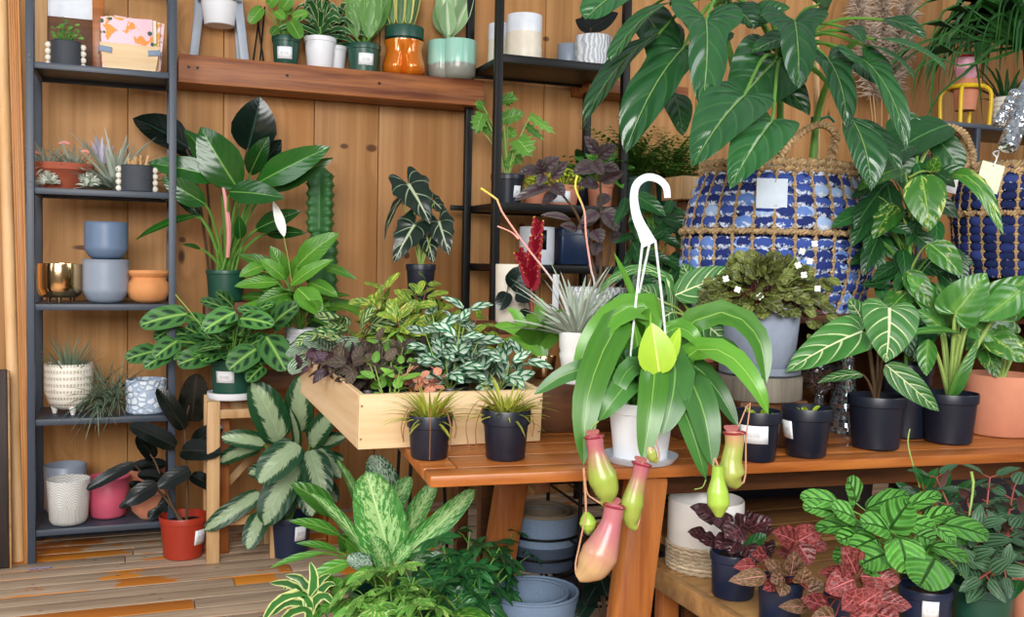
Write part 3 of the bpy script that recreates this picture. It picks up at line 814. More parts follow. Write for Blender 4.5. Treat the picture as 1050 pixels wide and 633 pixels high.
def rack_items():
    z = [v+.0015 for v in LZ]
    # --- top shelf: frame, beaded planter, wooden basket of printed packets
    o = thing('picture_frame', 'wooden frame with white upper panel leaning behind the small jade plant', 'frame', pY(70, 66, 4.36))
    x0, x1 = pY(36, 60, 4.36).x, pY(107, 60, 4.36).x; zz = z[0]; H = .33; w = .045
    for x, m in ((x0+w/2, 'pale_wood'), (x1-w/2, 'table_wood')):
        mb = MB(); mb.box((x, 4.365, zz+H/2), (w, .025, H), .003); mb.build('stile', M[m], o)
    mb = MB(); zt = pY(70, 18, 4.36).z; mb.box(((x0+x1)/2, 4.37, (zt+zz+H)/2), (x1-x0-2*w, .012, zz+H-zt), .001); mb.build('white_panel', plain('white_card', '#dfe6f0', .6), o)
    mb = MB(); mb.box(((x0+x1)/2, 4.37, (zz+zt)/2), (x1-x0-2*w, .014, zt-zz-.002), .001); mb.build('lower_panel', M['dark_wood'], o)
    o, c, rt, h, T = beaded('beaded_planter', 'small charcoal planter with cream beads holding a jade plant on the top shelf', 67.5, 65, 29, 38, z[0], 4.19)
    mb = MB(); s0 = V((c.x, c.y, c.z+h*.7))
    for k in range(7):
        d = adir(k*2.4, 1.0+.06*k); sprig(mb, [s0, s0+d*.04, s0+V((d.x*1.3, d.y*1.3, d.z+.25))*R.uniform(.05, .085)], 4, .026, (.6, .75), 'obov', .3, .5, .3, .0018, per=2, shrink=.2, nn=5, face=.9)
    mb.build('foliage', [M['jade'], M['stem']], o)
    c, rt, h, T = PL(133.5, 67, 56, 40, z[0], 4.2)
    k = T/FPX; o = thing('wooden_basket', 'pale slatted wooden basket with grey corner straps on the top shelf', 'basket', c)
    bw, tw, d, h = 47*k, 57*k, .085, 28*k
    for sg in (-1, 1):
        mb = MB()
        y = c.y+sg*d/2; vs = [V((c.x-bw/2, y*1., c.z)), V((c.x+bw/2, y, c.z)), V((c.x+tw/2, y+sg*.006, c.z+h)), V((c.x-tw/2, y+sg*.006, c.z+h))]
        b = [p+V((0, -sg*.006, 0)) for p in vs]
        mb.add(vs+b, [(0, 1, 2, 3), (7, 6, 5, 4), (0, 4, 5, 1), (1, 5, 6, 2), (2, 6, 7, 3), (3, 7, 4, 0)]); mb.build('side_panel', M['crate_wood'], o, 20)
        mb = MB(); mb.beam((c.x+sg*(bw/2-.002), c.y, c.z), (c.x+sg*(tw/2-.002), c.y, c.z+h), d, .006, .001, side=(0, 1, 0)); mb.build('end_panel', M['crate_wood'], o)
        mb = MB(); mb.box((c.x+sg*(tw/2-.022), c.y-d/2-.008, c.z+h*.76), (.045, .003, .022), .001, M=Matrix.Rotation(-sg*.12, 3, 'Y')); mb.box((c.x+sg*(tw/2+.004), c.y-d*.2, c.z+h*.76), (.003, .05, .022), .001); mb.build('corner_strap', plain('blue_grey_leather%d' % sg, '#7b8ba3', .6), o)
    mb = MB(); mb.box((c.x, c.y, c.z+.004), (bw, d, .006), .001); mb.build('base_board', M['crate_wood'], o)
    for i in range(5):
        mb = MB(); mb.box((c.x-bw/2+bw*(i+.5)/5, c.y-d/2-.003, c.z+.006), (bw/5-.008, .004, .012), .001); mb.build('slat', M['crate_wood'], o)
    pals = (('#f0c3cf', '#e9933f', '#3e5a4a'), ('#f5e6d8', '#7ea24a', '#e7a8bb'), ('#e5a64a', '#f3dde0', '#5d7a4a'), ('#f2d4dc', '#d3763a', '#87a45b'))
    labs = ('front pink floral printed packet standing in the wooden basket', 'cream and green floral packet behind the front one in the wooden basket', 'orange floral packet in the middle of the wooden basket', 'rearmost pale floral packet in the wooden basket')
    for i, (a, b, d2) in enumerate(pals):
        g = G('floral_print'); P = g.obj(); n1 = g.noise(P, 22+4*i, 2, .5, 1.); vv = g.vor(P, 26+3*i, 'F1')
        col = g.mix(g.sm(n1, .57, .59), C(a), C(b)); col = g.mix(g.sm(vv.outputs['Distance'], .22, .25, 1., 0.), col, C(d2)); m = g.done(col, .6)
        q = thing('printed_packet', labs[i], 'packet', (c.x-.01+.012*i, c.y-.028+.019*i, c.z+.01), 'printed packets in the wooden basket')
        mb = MB(); mb.box((c.x-.01+.012*i, c.y-.028+.019*i, c.z+.012+.102+.004*i), (.19, .006, .20), .002, M=Matrix.Rotation(.04*(i-1), 3, 'Y') @ Matrix.Rotation(-.05, 3, 'X')); mb.build('card', m, q)
    # --- second shelf: air plants
    c, rt, h, T = PL(64, 190, 60, 163, z[1], 4.27)
    o = thing('terracotta_bowl', 'shallow red clay bowl of silver green air plants with pink blooms', 'bowl', c)
    mb = MB(); mb.lathe([(0, .001), (rt*.6, 0), (rt*.72, h*.3), (rt*.93, h*.72), (rt, h*.75), (rt, h), (rt-.008, h), (rt*.85, h*.7), (0, h*.6)], c, 36); mb.build('bowl_body', plain('red_clay', '#a5553d', .7, 0, .3), o)
    for k, dx in enumerate((-.05, .04)):
        mb = MB(); rosette(mb, c+V((dx, -.02, h*.75)), 44, (.10, .16), .013, (.1, 1.3), .5, 'grass', .3, nn=7); mb.build('air_plant', M['airleaf'], o)
    for k, (px, py) in enumerate(((66, 147), (88, 156), (36, 157))):
        mb = MB(); p = pY(px, py, 4.2)
        for j in range(4): mb.ell(p+V((-.012+.008*j, 0, .004*(1.5-abs(j-1.5)))), (.011, .006, .006), seg=8, rings=5)
        mb.build('pink_bloom', plain('coral_pink%d' % k, '#e4958a', .6), o)
    for (px, lab) in ((49, 'left curly white woolly air plant at the front of the second shelf'), (91, 'right curly white woolly air plant beside the big silver one')):
        c, rt, h, T = PL(px, 190, 28, 168, z[1], 4.16)
        o = thing('woolly_air_plant', lab, 'air plant', c, 'woolly air plants'); mb = MB()
        for j in range(60):
            d = adir(R.uniform(0, 6.28), R.uniform(-.2, 1.5)); b = c+V((0, 0, .02)); t = b+d*rt*.9
            mb.leaf(b+d*.015, t+V((0, 0, .004)), .009, 'grass', d.cross(V((0, 0, 1)))+V((.1, .3, .4)), droop=2.4, fold=.3, n=6, m=1, side=R.uniform(-.5, .5))
        mb.build('curled_leaves', M['woolly'], o)
    c, rt, h, T = PL(118, 190, 60, 168, z[1], 4.28)
    o = thing('air_plant', 'big spiky silver air plant with a mauve centre on the second shelf', 'air plant', c); mb = MB()
    rosette(mb, c+V((0, 0, .015)), 110, (.16, .28), .016, (.05, 1.4), .5, 'grass', .3, nn=8); mb.build('leaves', M['airleaf'], o)
    mb = MB()
    for j in range(14): d = adir(j*2.4, 1.1+.03*j); b = c+V((-.05, -.03, .10)); mb.leaf(b, b+d*R.uniform(.09, .13), .016, 'lance', camdir(b), droop=.3, fold=.3, n=6, m=1)
    mb.build('mauve_centre', leafmat('mauve_bracts', '#9c93ad', '#c4bccd', bump=.05, rough=.6), o)
    o, c, rt, h, T = beaded('beaded_holder', 'charcoal pot with cream beads full of wooden match sticks on the second shelf', 140.5, 192, 31, 165, z[1], 4.15)
    for j in range(14):
        a = R.uniform(0, 6.28); q = R.uniform(0, rt*.75); b = c+V((math.cos(a)*q*.7, math.sin(a)*q*.7, h*.7)); e = b+V((math.cos(a)*q*.5, math.sin(a)*q*.5, R.uniform(.045, .075)))
        m = thing('wooden_stick', 'pale wooden stick standing in the beaded charcoal pot on the second shelf', 'stick', b, 'wooden sticks in the beaded pot')
        mb = MB(); mb.tube([b, e], .005, 8); mb.build('shaft', M['dowel'], m)
    # --- third shelf
    c, rt, h, T = PL(61.5, 308, 43, 268, z[2], 4.2)
    o = thing('gold_pot', 'shiny gold plant pot on small feet on the third shelf', 'plant pot', c)
    hh = h-.02; c2 = c+V((0, 0, .018)); mb = MB()
    mb.lathe([(0, .0), (rt*.75, .002), (rt*.92, hh*.1), (rt, hh*.3), (rt, hh*.9), (rt*.97, hh), (rt*.9, hh), (rt*.88, hh*.9), (rt*.9, hh*.3), (0, hh*.15)], c2, 44); mb.build('body', M['gold'], o)
    for j in range(3): mb = MB(); a = -1.57+j*2.094; mb.lathe([(0, 0), (.006, 0), (.014, .024), (0, .03)], c+V((math.cos(a)*rt*.6, math.sin(a)*rt*.6, 0)), 12); mb.build('foot', M['gold'], o)
    def ring(name, lab, px, pyb, w, pyt, zz, Y, mat, **kw):
        c, rt, h, T = PL(px, pyb, w, pyt, zz, Y); o = thing(name, lab, 'plant pot', c)
        prof = [(0, .001), (rt*.62, 0), (rt*.8, h*.08), (rt*.93, h*.22)]+[(rt*.985-.0015*(k % 2), h*(.3+.042*k)) for k in range(16)]+[(rt, h*.985), (rt-.003, h), (rt-.008, h*.98), (rt-.01, h*.5), (rt*.6, h*.12), (0, h*.1)]
        mb = MB(); mb.lathe(prof, c, 44); mb.build('pot_body', mat, o, 60); return c, rt, h
    c, rt, h = ring('stoneware_pot', 'blue grey ribbed pot under the slate blue one on the third shelf', 108.5, 308, 46, 264, z[2], 4.2, M['grey_glaze'])
    ring('stoneware_pot', 'slate blue ribbed pot stacked on top of the blue grey pot', 109, 264, 43, 226, z[2]+h+.001, 4.2, M['blue_glaze'])
    c, rt, h, T = PL(152, 309, 42, 276, z[2], 4.2); o = thing('clay_pot', 'squat orange clay pot with a rolled rim on the third shelf', 'plant pot', c)
    mb = MB(); mb.lathe([(0, .001), (rt*.55, 0), (rt*.85, h*.12), (rt, h*.38), (rt*.95, h*.6), (rt*.8, h*.72), (rt*.78, h*.78), (rt*.93, h*.86), (rt*.98, h*.92), (rt*.93, h), (rt*.72, h), (rt*.7, h*.8), (rt*.9, h*.4), (0, h*.1)], c, 44); mb.build('pot_body', M['orange_clay'], o)
    # --- fourth shelf
    c, rt, h, T = PL(71, 426, 47, 374, z[3], 4.2); o = thing('footed_pot', 'cream dashed pot on three feet with grassy air plants on the fourth shelf', 'plant pot', c)
    hh = h-.02; c2 = c+V((0, 0, .02)); mb = MB(); mb.lathe([(0, 0), (rt*.5, .001), (rt*.82, hh*.12), (rt, hh*.4), (rt, hh*.97), (rt*.97, hh), (rt*.9, hh*.97), (rt*.88, hh*.5), (0, hh*.4)], c2, 40); mb.build('body', M['dash_pot'], o)
    for j in range(3): mb = MB(); a = -1.57+.3+j*2.094; mb.lathe([(0, 0), (.007, 0), (.016, .03), (0, .04)], c+V((math.cos(a)*rt*.6, math.sin(a)*rt*.6, 0)), 12); mb.build('foot', M['white_ceramic'], o)
    mb = MB(); rosette(mb, c2+V((0, 0, hh*.6)), 80, (.13, .22), .007, (.8, 1.5), .4, 'grass', .3, nn=7); mb.build('grass_tuft', M['grassleaf'], o)
    c, rt, h, T = PL(112, 425, 40, 390, z[3], 4.16); o = thing('grassy_air_plant', 'big tousled grassy air plant lying between the pots and hanging off the fourth shelf', 'air plant', c)
    mb = MB(); rr = random.Random(4)
    for j in range(170):
        b = c+V((rr.uniform(-.05, .05), rr.uniform(-.03, .03), .02+rr.uniform(0, .06))); a = rr.uniform(0, 6.28); e = rr.uniform(-.3, 1.3)
        if rr.random() < .25: a, e = rr.uniform(-2.6, -1.2), rr.uniform(-.7, .2)
        d = adir(a, e); mb.leaf(b, b+d*rr.uniform(.1, .22)+V((0, 0, -.01)), .005, 'grass', V((0, 0, 1)), droop=rr.uniform(.3, 1.2), fold=.3, n=6, m=1)
    mb.build('leaves', M['grassleaf'], o)
    c, rt, h, T = PL(150, 422, 40, 388, z[3], 4.17); o = thing('patterned_cup', 'white and pale blue scale patterned pot at right end of the fourth shelf', 'plant pot', c)
    mb = MB(); mb.lathe([(0, .001), (rt*.93, 0), (rt, .006), (rt, h-.002), (rt-.002, h), (rt-.005, h), (rt-.006, h*.3), (0, h*.2)], c, 40); mb.build('pot_body', M['hex_pot'], o)
    # --- bottom shelf
    def cyl(name, lab, px, pyb, w, pyt, Y, mat, tp=.88, rnd=.02, th=.007):
        c, rt, h, T = PL(px, pyb, w, pyt, z[4], Y); o = thing(name, lab, 'plant pot', c); mb = MB(); mb.lathe(prof_pot(rt, h, tp, th, rnd)[:-1]+[(0, h*.1)], c, 44); mb.build('pot_body', mat, o, 60); return o
    cyl('ceramic_pot', 'white pot with carved arches at the front of the bottom shelf', 70.5, 538, 42, 492, 4.15, M['arch_pot'], .86)
    cyl('ceramic_pot', 'pale grey pot behind the white arched pot on the bottom shelf', 67, 527, 41, 478, 4.335, M['grey_glaze'], .9)
    cyl('ceramic_pot', 'rose pink pot in the middle of the bottom shelf', 111, 527, 42, 486, 4.22, M['pink_glaze'], .82, .012)
    for (px, pyb, w, pyt, Y, lab) in ((154, 533, 39, 507, 4.16, 'low round terracotta dish at right front of the bottom shelf'), (150, 506, 36, 480, 4.30, 'terracotta pot behind the low round dish on the bottom shelf')):
        c, rt, h, T = PL(px, pyb, w, pyt, z[4] if Y < 4.2 else None, Y); c.z = z[4]; h = .10 if Y < 4.2 else .19; o = thing('clay_dish', lab, 'plant pot', c)
        mb = MB(); mb.lathe([(0, .001), (rt*.55, 0), (rt*.9, h*.3), (rt, h*.6), (rt*.97, h), (rt*.88, h), (rt*.85, h*.5), (0, h*.2)], c, 40); mb.build('body', M['terracotta'], o)
rack_items()

# ================================================================ plants on the floor and the stands at left
M['rubber'] = leafmat('dark_rubber_plant_leaf', '#070b09', '#141c17', mid='#2b2a22', nv=14, vw=.1, vs=0, back='#22231b', rough=.2, bump=.02, var=.3)
M['imperial'] = leafmat('glossy_deep_green_leaf', '#0e3512', '#28651f', mid='#6a9a46', nv=13, vw=.15, vs=.12, vein='#3f7d32', back='#2f6a2c', rough=.25, bump=.1)
M['darkleaf'] = leafmat('blackish_green_leaf', '#081310', '#132a21', mid='#2d4a3c', nv=12, bump=.06, rough=.25)
M['lily'] = leafmat('peace_lily_leaf', '#245c1c', '#6aa632', mid='#98c058', nv=14, vw=.2, vs=.1, vein='#548f36', rough=.32, bump=.15)
M['maranta'] = leafmat('prayer_plant_leaf', '#28582c', '#558f42', mid='#9cc860', nv=7, pattern='blotch', pc='#12361e', vein='#8cbf5c', vw=.15, vs=.3, rough=.45, bump=.2)
M['aglaonema'] = leafmat('silver_splashed_leaf', '#143d22', '#25592f', mid='#a9c59a', nv=11, pattern='splash', pc='#aec398', vw=.2, vs=.1, vein='#2c5a36', rough=.4, bump=.2)
M['spathe'] = plain('white_spathe', '#f2f3ee', .4, bump=0)
def left_plants():
    # rubber plant
    c, rt, h, T = PL(188, 576, 48, 533, 0)
    o = thing('rubber_plant', 'dark leaved rubber plant in a brick red pot on the floor by the rack', 'potted plant', c)
    nursery(o, c, rt, h, M['red_pot'], .8, .16, lab=(.9, .35, .7, .7))
    f = lambda x, y: (x/2.5, y/2.5+380)
    mb = MB()
    def rl(b, t, w, d=0., **k): LF(mb, T, f(*b)+(d,), f(*t)+(d-.04,), w/2.5, 'wide', droop=.4, fold=.15, n=10, m=3, **k)
    for b, t, w, d in (((450, 195), (332, 140), 52, -.04), ((465, 205), (568, 212), 62, -.08), ((492, 188), (572, 148), 54, .02), ((472, 150), (403, 45), 48, -.02), ((487, 255), (405, 300), 46, -.1),
                       ((345, 240), (221, 306), 34, -.1), ((402, 292), (322, 342), 50, -.1), ((420, 275), (352, 268), 34, 0), ((372, 322), (305, 352), 26, -.05), ((395, 225), (350, 168), 42, .05), ((490, 268), (562, 308), 40, .0), ((492, 130), (505, 8), 76, .1),
                       ((425, 240), (330, 250), 36, .08), ((385, 310), (330, 290), 30, .02), ((440, 330), (380, 380), 40, .05)):
        rl(b, t, w, d)
    mb.build('foliage', M['rubber'], o)
    for pts in (((478, 395), (480, 300), (474, 150), (485, 90)), ((465, 395), (430, 320), (400, 240), (385, 215)), ((470, 390), (425, 330), (345, 242))):
        mb = MB(); mb.tube(PTS(T, [f(*p) for p in pts]), [.006, .005, .003], 8, n=14); mb.build('stem', M['stem_dark'], o)
    # wooden stool with the prayer plant
    SZ = pT(230, 410, 3.72).z-.012
    a = pZ(218, 577, 0); sx, sy = .24, .20
    o = thing('plant_stool', 'pale wooden plant stool under the prayer plant', 'stool', (a.x+sx/2, a.y+sy/2, 0))
    for x in (0, sx):
        for y in (0, sy): mb = MB(); mb.box((a.x+x, a.y+y, SZ/2-.0), (.048, .036, SZ), .003); mb.build('leg', M['pale_wood'], o)
    for zz in (SZ-.05, .16):
        for y in (0, sy): mb = MB(); mb.box((a.x+sx/2, a.y+y, zz), (sx-.048, .02, .035), .002); mb.build('rail', M['pale_wood'], o)
        for x in (0, sx): mb = MB(); mb.box((a.x+x, a.y+sy/2, zz), (.02, sy-.036, .035), .002); mb.build('rail', M['pale_wood'], o)
    mb = MB(); mb.beam((a.x+.02, a.y+sy+.02, .2), (a.x+sx-.02, a.y+sy+.02, .42), .03, .012); mb.build('brace', M['pale_wood'], o)
    c = V((a.x+.075, a.y+sy/2-.02, SZ)); 
    T = depth(c); k = T/FPX
    o = thing('prayer_plant', 'prayer plant with dark blotched leaves in a green pot on a white saucer', 'potted plant', c)
    mb = MB(); mb.lathe([(0, 0), (23*k, 0), (24.5*k, .008), (24.5*k, .026), (22*k, .026), (21*k, .01), (0, .01)], c, 36); mb.build('saucer', M['white_pot'], o)
    c2 = c+V((0, 0, .011)); h = 37*k
    crown = nursery(o, c2, 22.5*k, h, M['green_pot'], .82, .14, lab=(-.35, .4, .72, .85))
    s = 1/3.958; f = lambda x, y: (x*s+120, y*s+260)
    mb = MB()
    ML = (((285, 245), (92, 292), 98, -.02), ((480, 238), (350, 315), 92, -.12), ((500, 265), (637, 292), 84, -.14), ((628, 292), (738, 208), 92, -.08), ((605, 338), (684, 478), 112, -.14), ((565, 388), (452, 474), 100, -.18),
          ((385, 408), (245, 452), 92, -.15), ((245, 355), (150, 425), 84, -.1), ((165, 395), (35, 432), 80, -.04), ((215, 405), (108, 465), 70, -.1), ((325, 396), (425, 378), 34, -.18), ((592, 458), (528, 522), 62, -.15), ((605, 252), (488, 225), 46, -.05),
          ((560, 235), (640, 205), 46, -.02), ((440, 225), (335, 190), 50, .02), ((530, 385), (600, 345), 56, -.08), ((360, 350), (275, 300), 80, -.03), ((470, 215), (400, 155), 60, .08), ((620, 420), (700, 360), 60, -.02), ((600, 400), (560, 440), 40, -.1), ((300, 330), (200, 330), 60, .05), ((230, 300), (150, 350), 60, .06), ((470, 340), (390, 370), 60, .0), ((660, 250), (700, 300), 60, .05))
    for b, t, w, d in ML:
        LF(mb, T, f(*b)+(d+.02,), f(*t)+(d-.05,), w*s*1.05, 'wide', pet=crown, pr=.9, droop=.6, fold=.1, wave=.05, n=10, m=4)
    bush(mb, crown, 44, (.09, .14), (.55, .65), 'wide', (.08, .19), (.35, 1.25), .8, .7)
    mb.build('foliage', [M['maranta'], M['stem']], o)
    mb = MB(); mb.tube(PTS(T, [f(430, 420)+(0,), f(375, 340)+(-.1,), f(300, 240)+(-.1,), f(238, 168)+(-.08,)]), [.002, .0015, .0025], 6, n=12); mb.build('flower_stalk', M['stem_pale'], o)

    # bench with the imperial plant, the cactus and the peace lily
    BY = 3.98; bz = pY(296, 372, BY).z; xa, xb = pY(222, 372, BY).x, pY(352, 372, BY).x
    o = thing('plant_bench', 'brown wooden bench against the wall under the peace lily', 'bench', ((xa+xb)/2, BY+.22, 0))
    mb = MB(); mb.box(((xa+xb)/2, BY+.22, bz-.015), (xb-xa, .44, .03), .004); mb.build('bench_top', M['leg_wood'], o)
    mb = MB(); mb.box(((xa+xb)/2, BY+.03, bz-.07), (xb-xa-.08, .02, .08), .003); mb.build('apron', M['dark_wood'], o)
    for x in (xa+.03, xb-.03):
        for y in (BY+.03, BY+.41): mb = MB(); mb.box((x, y, (bz-.03)/2), (.045, .045, bz-.03), .003); mb.build('leg', M['leg_wood'], o)
    # block that lifts the imperial plant
    iz = pY(231, 309, 4.2).z; ic = pY(231, 309, 4.2); ic.z = iz
    o = thing('wooden_block', 'square wooden block on the bench lifting the broad leaved plant', 'block', (ic.x, ic.y, bz))
    mb = MB(); mb.box((ic.x, ic.y, (bz+iz)/2), (.17, .17, iz-bz), .004); mb.build('body', M['dark_wood'], o)
    c, rt, h, T = PL(231.5, 309, 40, 277, iz, 4.2)
    o = thing('broad_leaf_plant', 'large glossy green broad leaved plant in a green pot beside the rack', 'potted plant', c)
    crown = nursery(o, c, rt, h, M['green_pot'], .85, .14)
    s = 1/3.016; f = lambda x, y: (x*s+130, y*s+80)
    mb = MB()
    for b, t, w, d, ro in (((300, 345), (178, 160), 118, .0, .5), ((345, 345), (228, 150), 130, -.12, -.4), ((405, 325), (632, 212), 92, -.08, .3), ((430, 350), (640, 246), 60, -.02, .5), ((316, 352), (488, 372), 78, -.2, .2), ((302, 312), (62, 262), 80, -.1, -.2), ((246, 392), (108, 308), 72, -.16, -.4),
                           ((222, 425), (26, 502), 40, -.05, .5), ((398, 470), (540, 412), 62, -.05, .2), ((430, 480), (555, 480), 44, .02, .3), ((290, 290), (180, 250), 80, .06, 0.), ((380, 300), (440, 180), 70, .08, 0), ((350, 500), (345, 425), 40, -.1, .2), ((230, 530), (170, 515), 18, -.05, .2), ((230, 430), (140, 360), 40, .05, 0), ((420, 330), (560, 300), 50, .08, 0)):
        LF(mb, T, f(*b)+(d,), f(*t)+(d-.06,), w*s, 'lance', pet=crown, pr=1.7, roll=ro, droop=.55, fold=.18, wave=.04, n=14, m=4)
    for k in range(8):
        p = crown+V((R.uniform(-.04, .04), R.uniform(-.05, .02), 0)); mb.tube([p, p+V((R.uniform(-.05, .05), -.02, R.uniform(.08, .2)))], [.006, .003], 6, 1)
    mb.build('foliage', [M['imperial'], M['stem']], o)
    mb = MB(); mb.tube(PTS(T, [f(312, 555)+(-.1,), f(316, 470)+(-.12,), f(304, 370)+(-.14,), f(298, 340)+(-.14,)]), [.008, .011, .006], 8, n=10); mb.build('pink_sheath', plain('pink_sheath', '#d98f8c', .5), o)
    # dark leaved plant behind it
    c = V((ic.x-.02, 4.43, bz)); T = depth(c)
    o = thing('dark_leaf_plant', 'blackish green large leaved plant rising behind the glossy broad leaved one', 'potted plant', c)
    crown = nursery(o, c, .065, .12, M['black_pot'], .8, .16); mb = MB()
    for b, t, w, d, ro in (((372, 225), (412, 58), 138, -.06, .3), ((430, 260), (478, 190), 60, .02, .2), ((190, 215), (18, 125), 112, -.1, .1), ((240, 250), (140, 215), 60, 0, 0)):
        LF(mb, T, f(*b)+(d,), f(*t)+(d-.05,), w*s, 'lance', pet=crown, pr=1.6, roll=ro, droop=.6, fold=.25, n=12, m=4)
    mb.build('foliage', [M['darkleaf'], M['stem_dark']], o)
    # peace lily
    c, rt, h, T = PL(308, 369, 33, 336, bz, 4.06)
    o = thing('peace_lily', 'peace lily with one white flower in a white pot on the brown bench', 'potted plant', c)
    crown = nursery(o, c, rt*.98, h, M['white_pot'], .78, .14, lab=(-1.0, .25, .7, .6)); mb = MB()
    f = lambda x, y: (x, y)
    PLV = (((304, 274), (348, 239), 24, -.03), ((290, 280), (244, 262), 15, .02), ((272, 272), (245, 284), 14, -.06), ((286, 290), (240, 294), 14, -.05), ((305, 296), (330, 324), 24, -.14), ((298, 293), (342, 266), 14, -.1), ((326, 272), (366, 287), 10, -.05), ((292, 286), (266, 266), 16, -.03), ((294, 286), (277, 252), 17, 0),
          ((300, 286), (314, 256), 15, .02), ((316, 290), (347, 305), 15, -.06), ((300, 300), (262, 312), 16, -.1), ((296, 305), (283, 328), 14, -.12), ((315, 300), (340, 322), 16, .02), ((308, 280), (332, 252), 18, .05), ((290, 300), (258, 280), 16, .05))
    for b, t, w, d in PLV: LF(mb, T, b+(d,), t+(d-.05,), w*1.08, 'lance', pet=crown, pr=.9, droop=.8, fold=.15, wave=.06, n=10, m=3)
    bush(mb, crown+V((0, 0, .02)), 34, (.12, .20), (.28, .36), 'lance', (.08, .17), (.4, 1.4), .9, 1.)
    mb.build('foliage', [M['lily'], M['stem']], o)
    mb = MB(); mb.tube(PTS(T, [(302, 318, 0), (297, 275, -.08), (291, 243, -.1), (287, 228, -.1)]), [.0025, .002, .002], 6, n=10); st = mb.build('flower_stalk', M['stem_pale'], o)
    mb = MB(); LF(mb, T, (291.5, 243, -.1), (280, 206, -.12), 10, 'lance', droop=.3, fold=.5, n=10, m=3); mb.build('white_spathe', M['spathe'], o)
    # cactus
    c = V((pY(327, 340, 4.3).x, 4.3, bz)); T = depth(c); k = T/FPX
    o = thing('tall_cactus', 'tall ribbed green column cactus behind the peace lily', 'cactus', c)
    crown = nursery(o, c, .06, .11, M['black_pot'], .8, .16)
    g = G('cactus_skin'); x = g.noise(g.obj(), 14, 3); M['cactus'] = g.done(g.mix(x, C('#1d4a26'), C('#43803c')), .5)
    def seg(z0, z1, rad, dx, dy, name):
        rows = []; N = 34
        for i in range(N+1):
            q = i/N; zz = z0+(z1-z0)*q; tp = min(1, (q+.04)/.1)**.5*min(1, (1.02-q)/.14)**.5; row = []
            for j in range(40):
                a = 2*PI*j/40; rib = abs(math.cos(2*a))**2.2; sc = 1+.10*math.cos(zz*150)*rib
                row.append(V((c.x+dx+math.cos(a+.5)*rad*tp*(.5+.5*rib)*sc, c.y+dy+math.sin(a+.5)*rad*tp*(.5+.5*rib)*sc, zz)))
            rows.append(row)
        mb = MB(); mb.grid([[V((c.x+dx, c.y+dy, z0))]*40]+rows+[[V((c.x+dx, c.y+dy, z1))]*40], 0, True); st = mb.build(name, M['cactus'], o, 60)
        mb = MB(); rr = random.Random(2)
        for i in range(int((z1-z0)*150/6.28)+1):
            zz = (2*PI*i)/150+math.ceil(z0*150/6.28)*6.28/150
            if zz > z1-.02: break
            for r4 in range(4):
                a = r4*PI/2+.5; p = V((c.x+dx+math.cos(a)*rad*1.08, c.y+dy+math.sin(a)*rad*1.08, zz))
                for s2 in range(3): mb.tube([p, p+V((math.cos(a)*.008+rr.uniform(-.005, .005), math.sin(a)*.008+rr.uniform(-.005, .005), rr.uniform(-.006, .006)))], [.0011, .0003], 4, caps=False)
        mb.build('spines', M['stem_dark'], st, kind='stuff')
    zt, zm = pY(325, 172, 4.3).z, pY(327, 238, 4.3).z
    seg(crown.z-.01, zm+.02, .078, .012, 0, 'lower_column'); seg(zm-.01, zt, .068, 0, 0, 'upper_column')
    # aglaonema on the floor
    c, rt, h, T = PL(297, 574, 44, 532, 0)
    o = thing('silver_leaf_evergreen', 'silver splashed broad leaved plant in a navy pot on the floor', 'potted plant', c)
    crown = nursery(o, c, rt, h, M['navy_pot'], .84, .14, lab=(.55, .45, .8, .6))
    s = 1/2.75; f = lambda x, y: (x*s+200, y*s+370); mb = MB()
    for b, t, w, d, ro in (((238, 226), (160, 62), 98, -.08, .1), ((292, 198), (300, 40), 76, 0, -.1), ((325, 238), (402, 145), 72, -.02, -.1), ((335, 242), (424, 215), 46, -.0, .3), ((292, 238), (180, 345), 90, -.2, .1), ((322, 255), (362, 394), 78, -.2, -.1), ((196, 232), (74, 216), 50, -.12, -.2), ((178, 242), (66, 288), 56, -.03, .2), ((288, 295), (196, 465), 96, -.12, .2),
                           ((182, 374), (26, 478), 52, -.1, -.3), ((192, 430), (148, 533), 58, -.15, .1), ((286, 262), (268, 140), 30, -.15, .5), ((340, 250), (412, 332), 54, -.06, 0), ((310, 300), (330, 440), 70, -.05, .1), ((260, 300), (150, 320), 60, .05, 0), ((350, 290), (420, 280), 50, .08, 0), ((290, 330), (240, 440), 70, 0, 0), ((330, 320), (400, 400), 60, .05, 0)):
        LF(mb, T, f(*b)+(d,), f(*t)+(d-.08,), w*s*1.05, 'wide', pet=crown, pr=1.3, roll=ro, droop=.7, fold=.14, wave=.05, n=14, m=4)
    mb.build('foliage', [M['aglaonema'], M['stem']], o)
left_plants()
# ================================================================ leaves used in the middle
M['alocasia'] = leafmat('dark_leaf_white_veins', '#13211a', '#22382a', mid='#c3cfa8', midw=.09, nv=5, vein='#aebd98', vw=.13, vs=.9, rough=.3, bump=.3, var=.2)
M['hairy_purple'] = leafmat('brownish_purple_leaf', '#382d25', '#625445', mid='#86765f', nv=8, vein='#7b6258', vw=.2, vs=.5, rough=.6, bump=.5)
M['fresh'] = leafmat('fresh_green_leaf', '#3f7a28', '#86b845', mid='#a8cc68', nv=8, vein='#6aa23c', vs=.4, rough=.4)
M['coral_net'] = leafmat('coral_veined_leaf', '#d9705c', '#ef9c88', mid='#f5b8a0', nv=7, pattern='net', pc='#7d8a58', rough=.5)
M['pilea_silver'] = leafmat('silver_patched_leaf', '#1f5a38', '#2f7248', mid='#2a6b42', nv=4, pattern='silver', pc='#bccfbb', rough=.4, bump=.6)
M['croton'] = leafmat('yellow_edged_leaf', '#34661f', '#6d9a30', mid='#c9c84e', nv=7, pattern='marble', pc='#d0cb50', vein='#c3c650', vs=.6, pk=1.05, rough=.4)
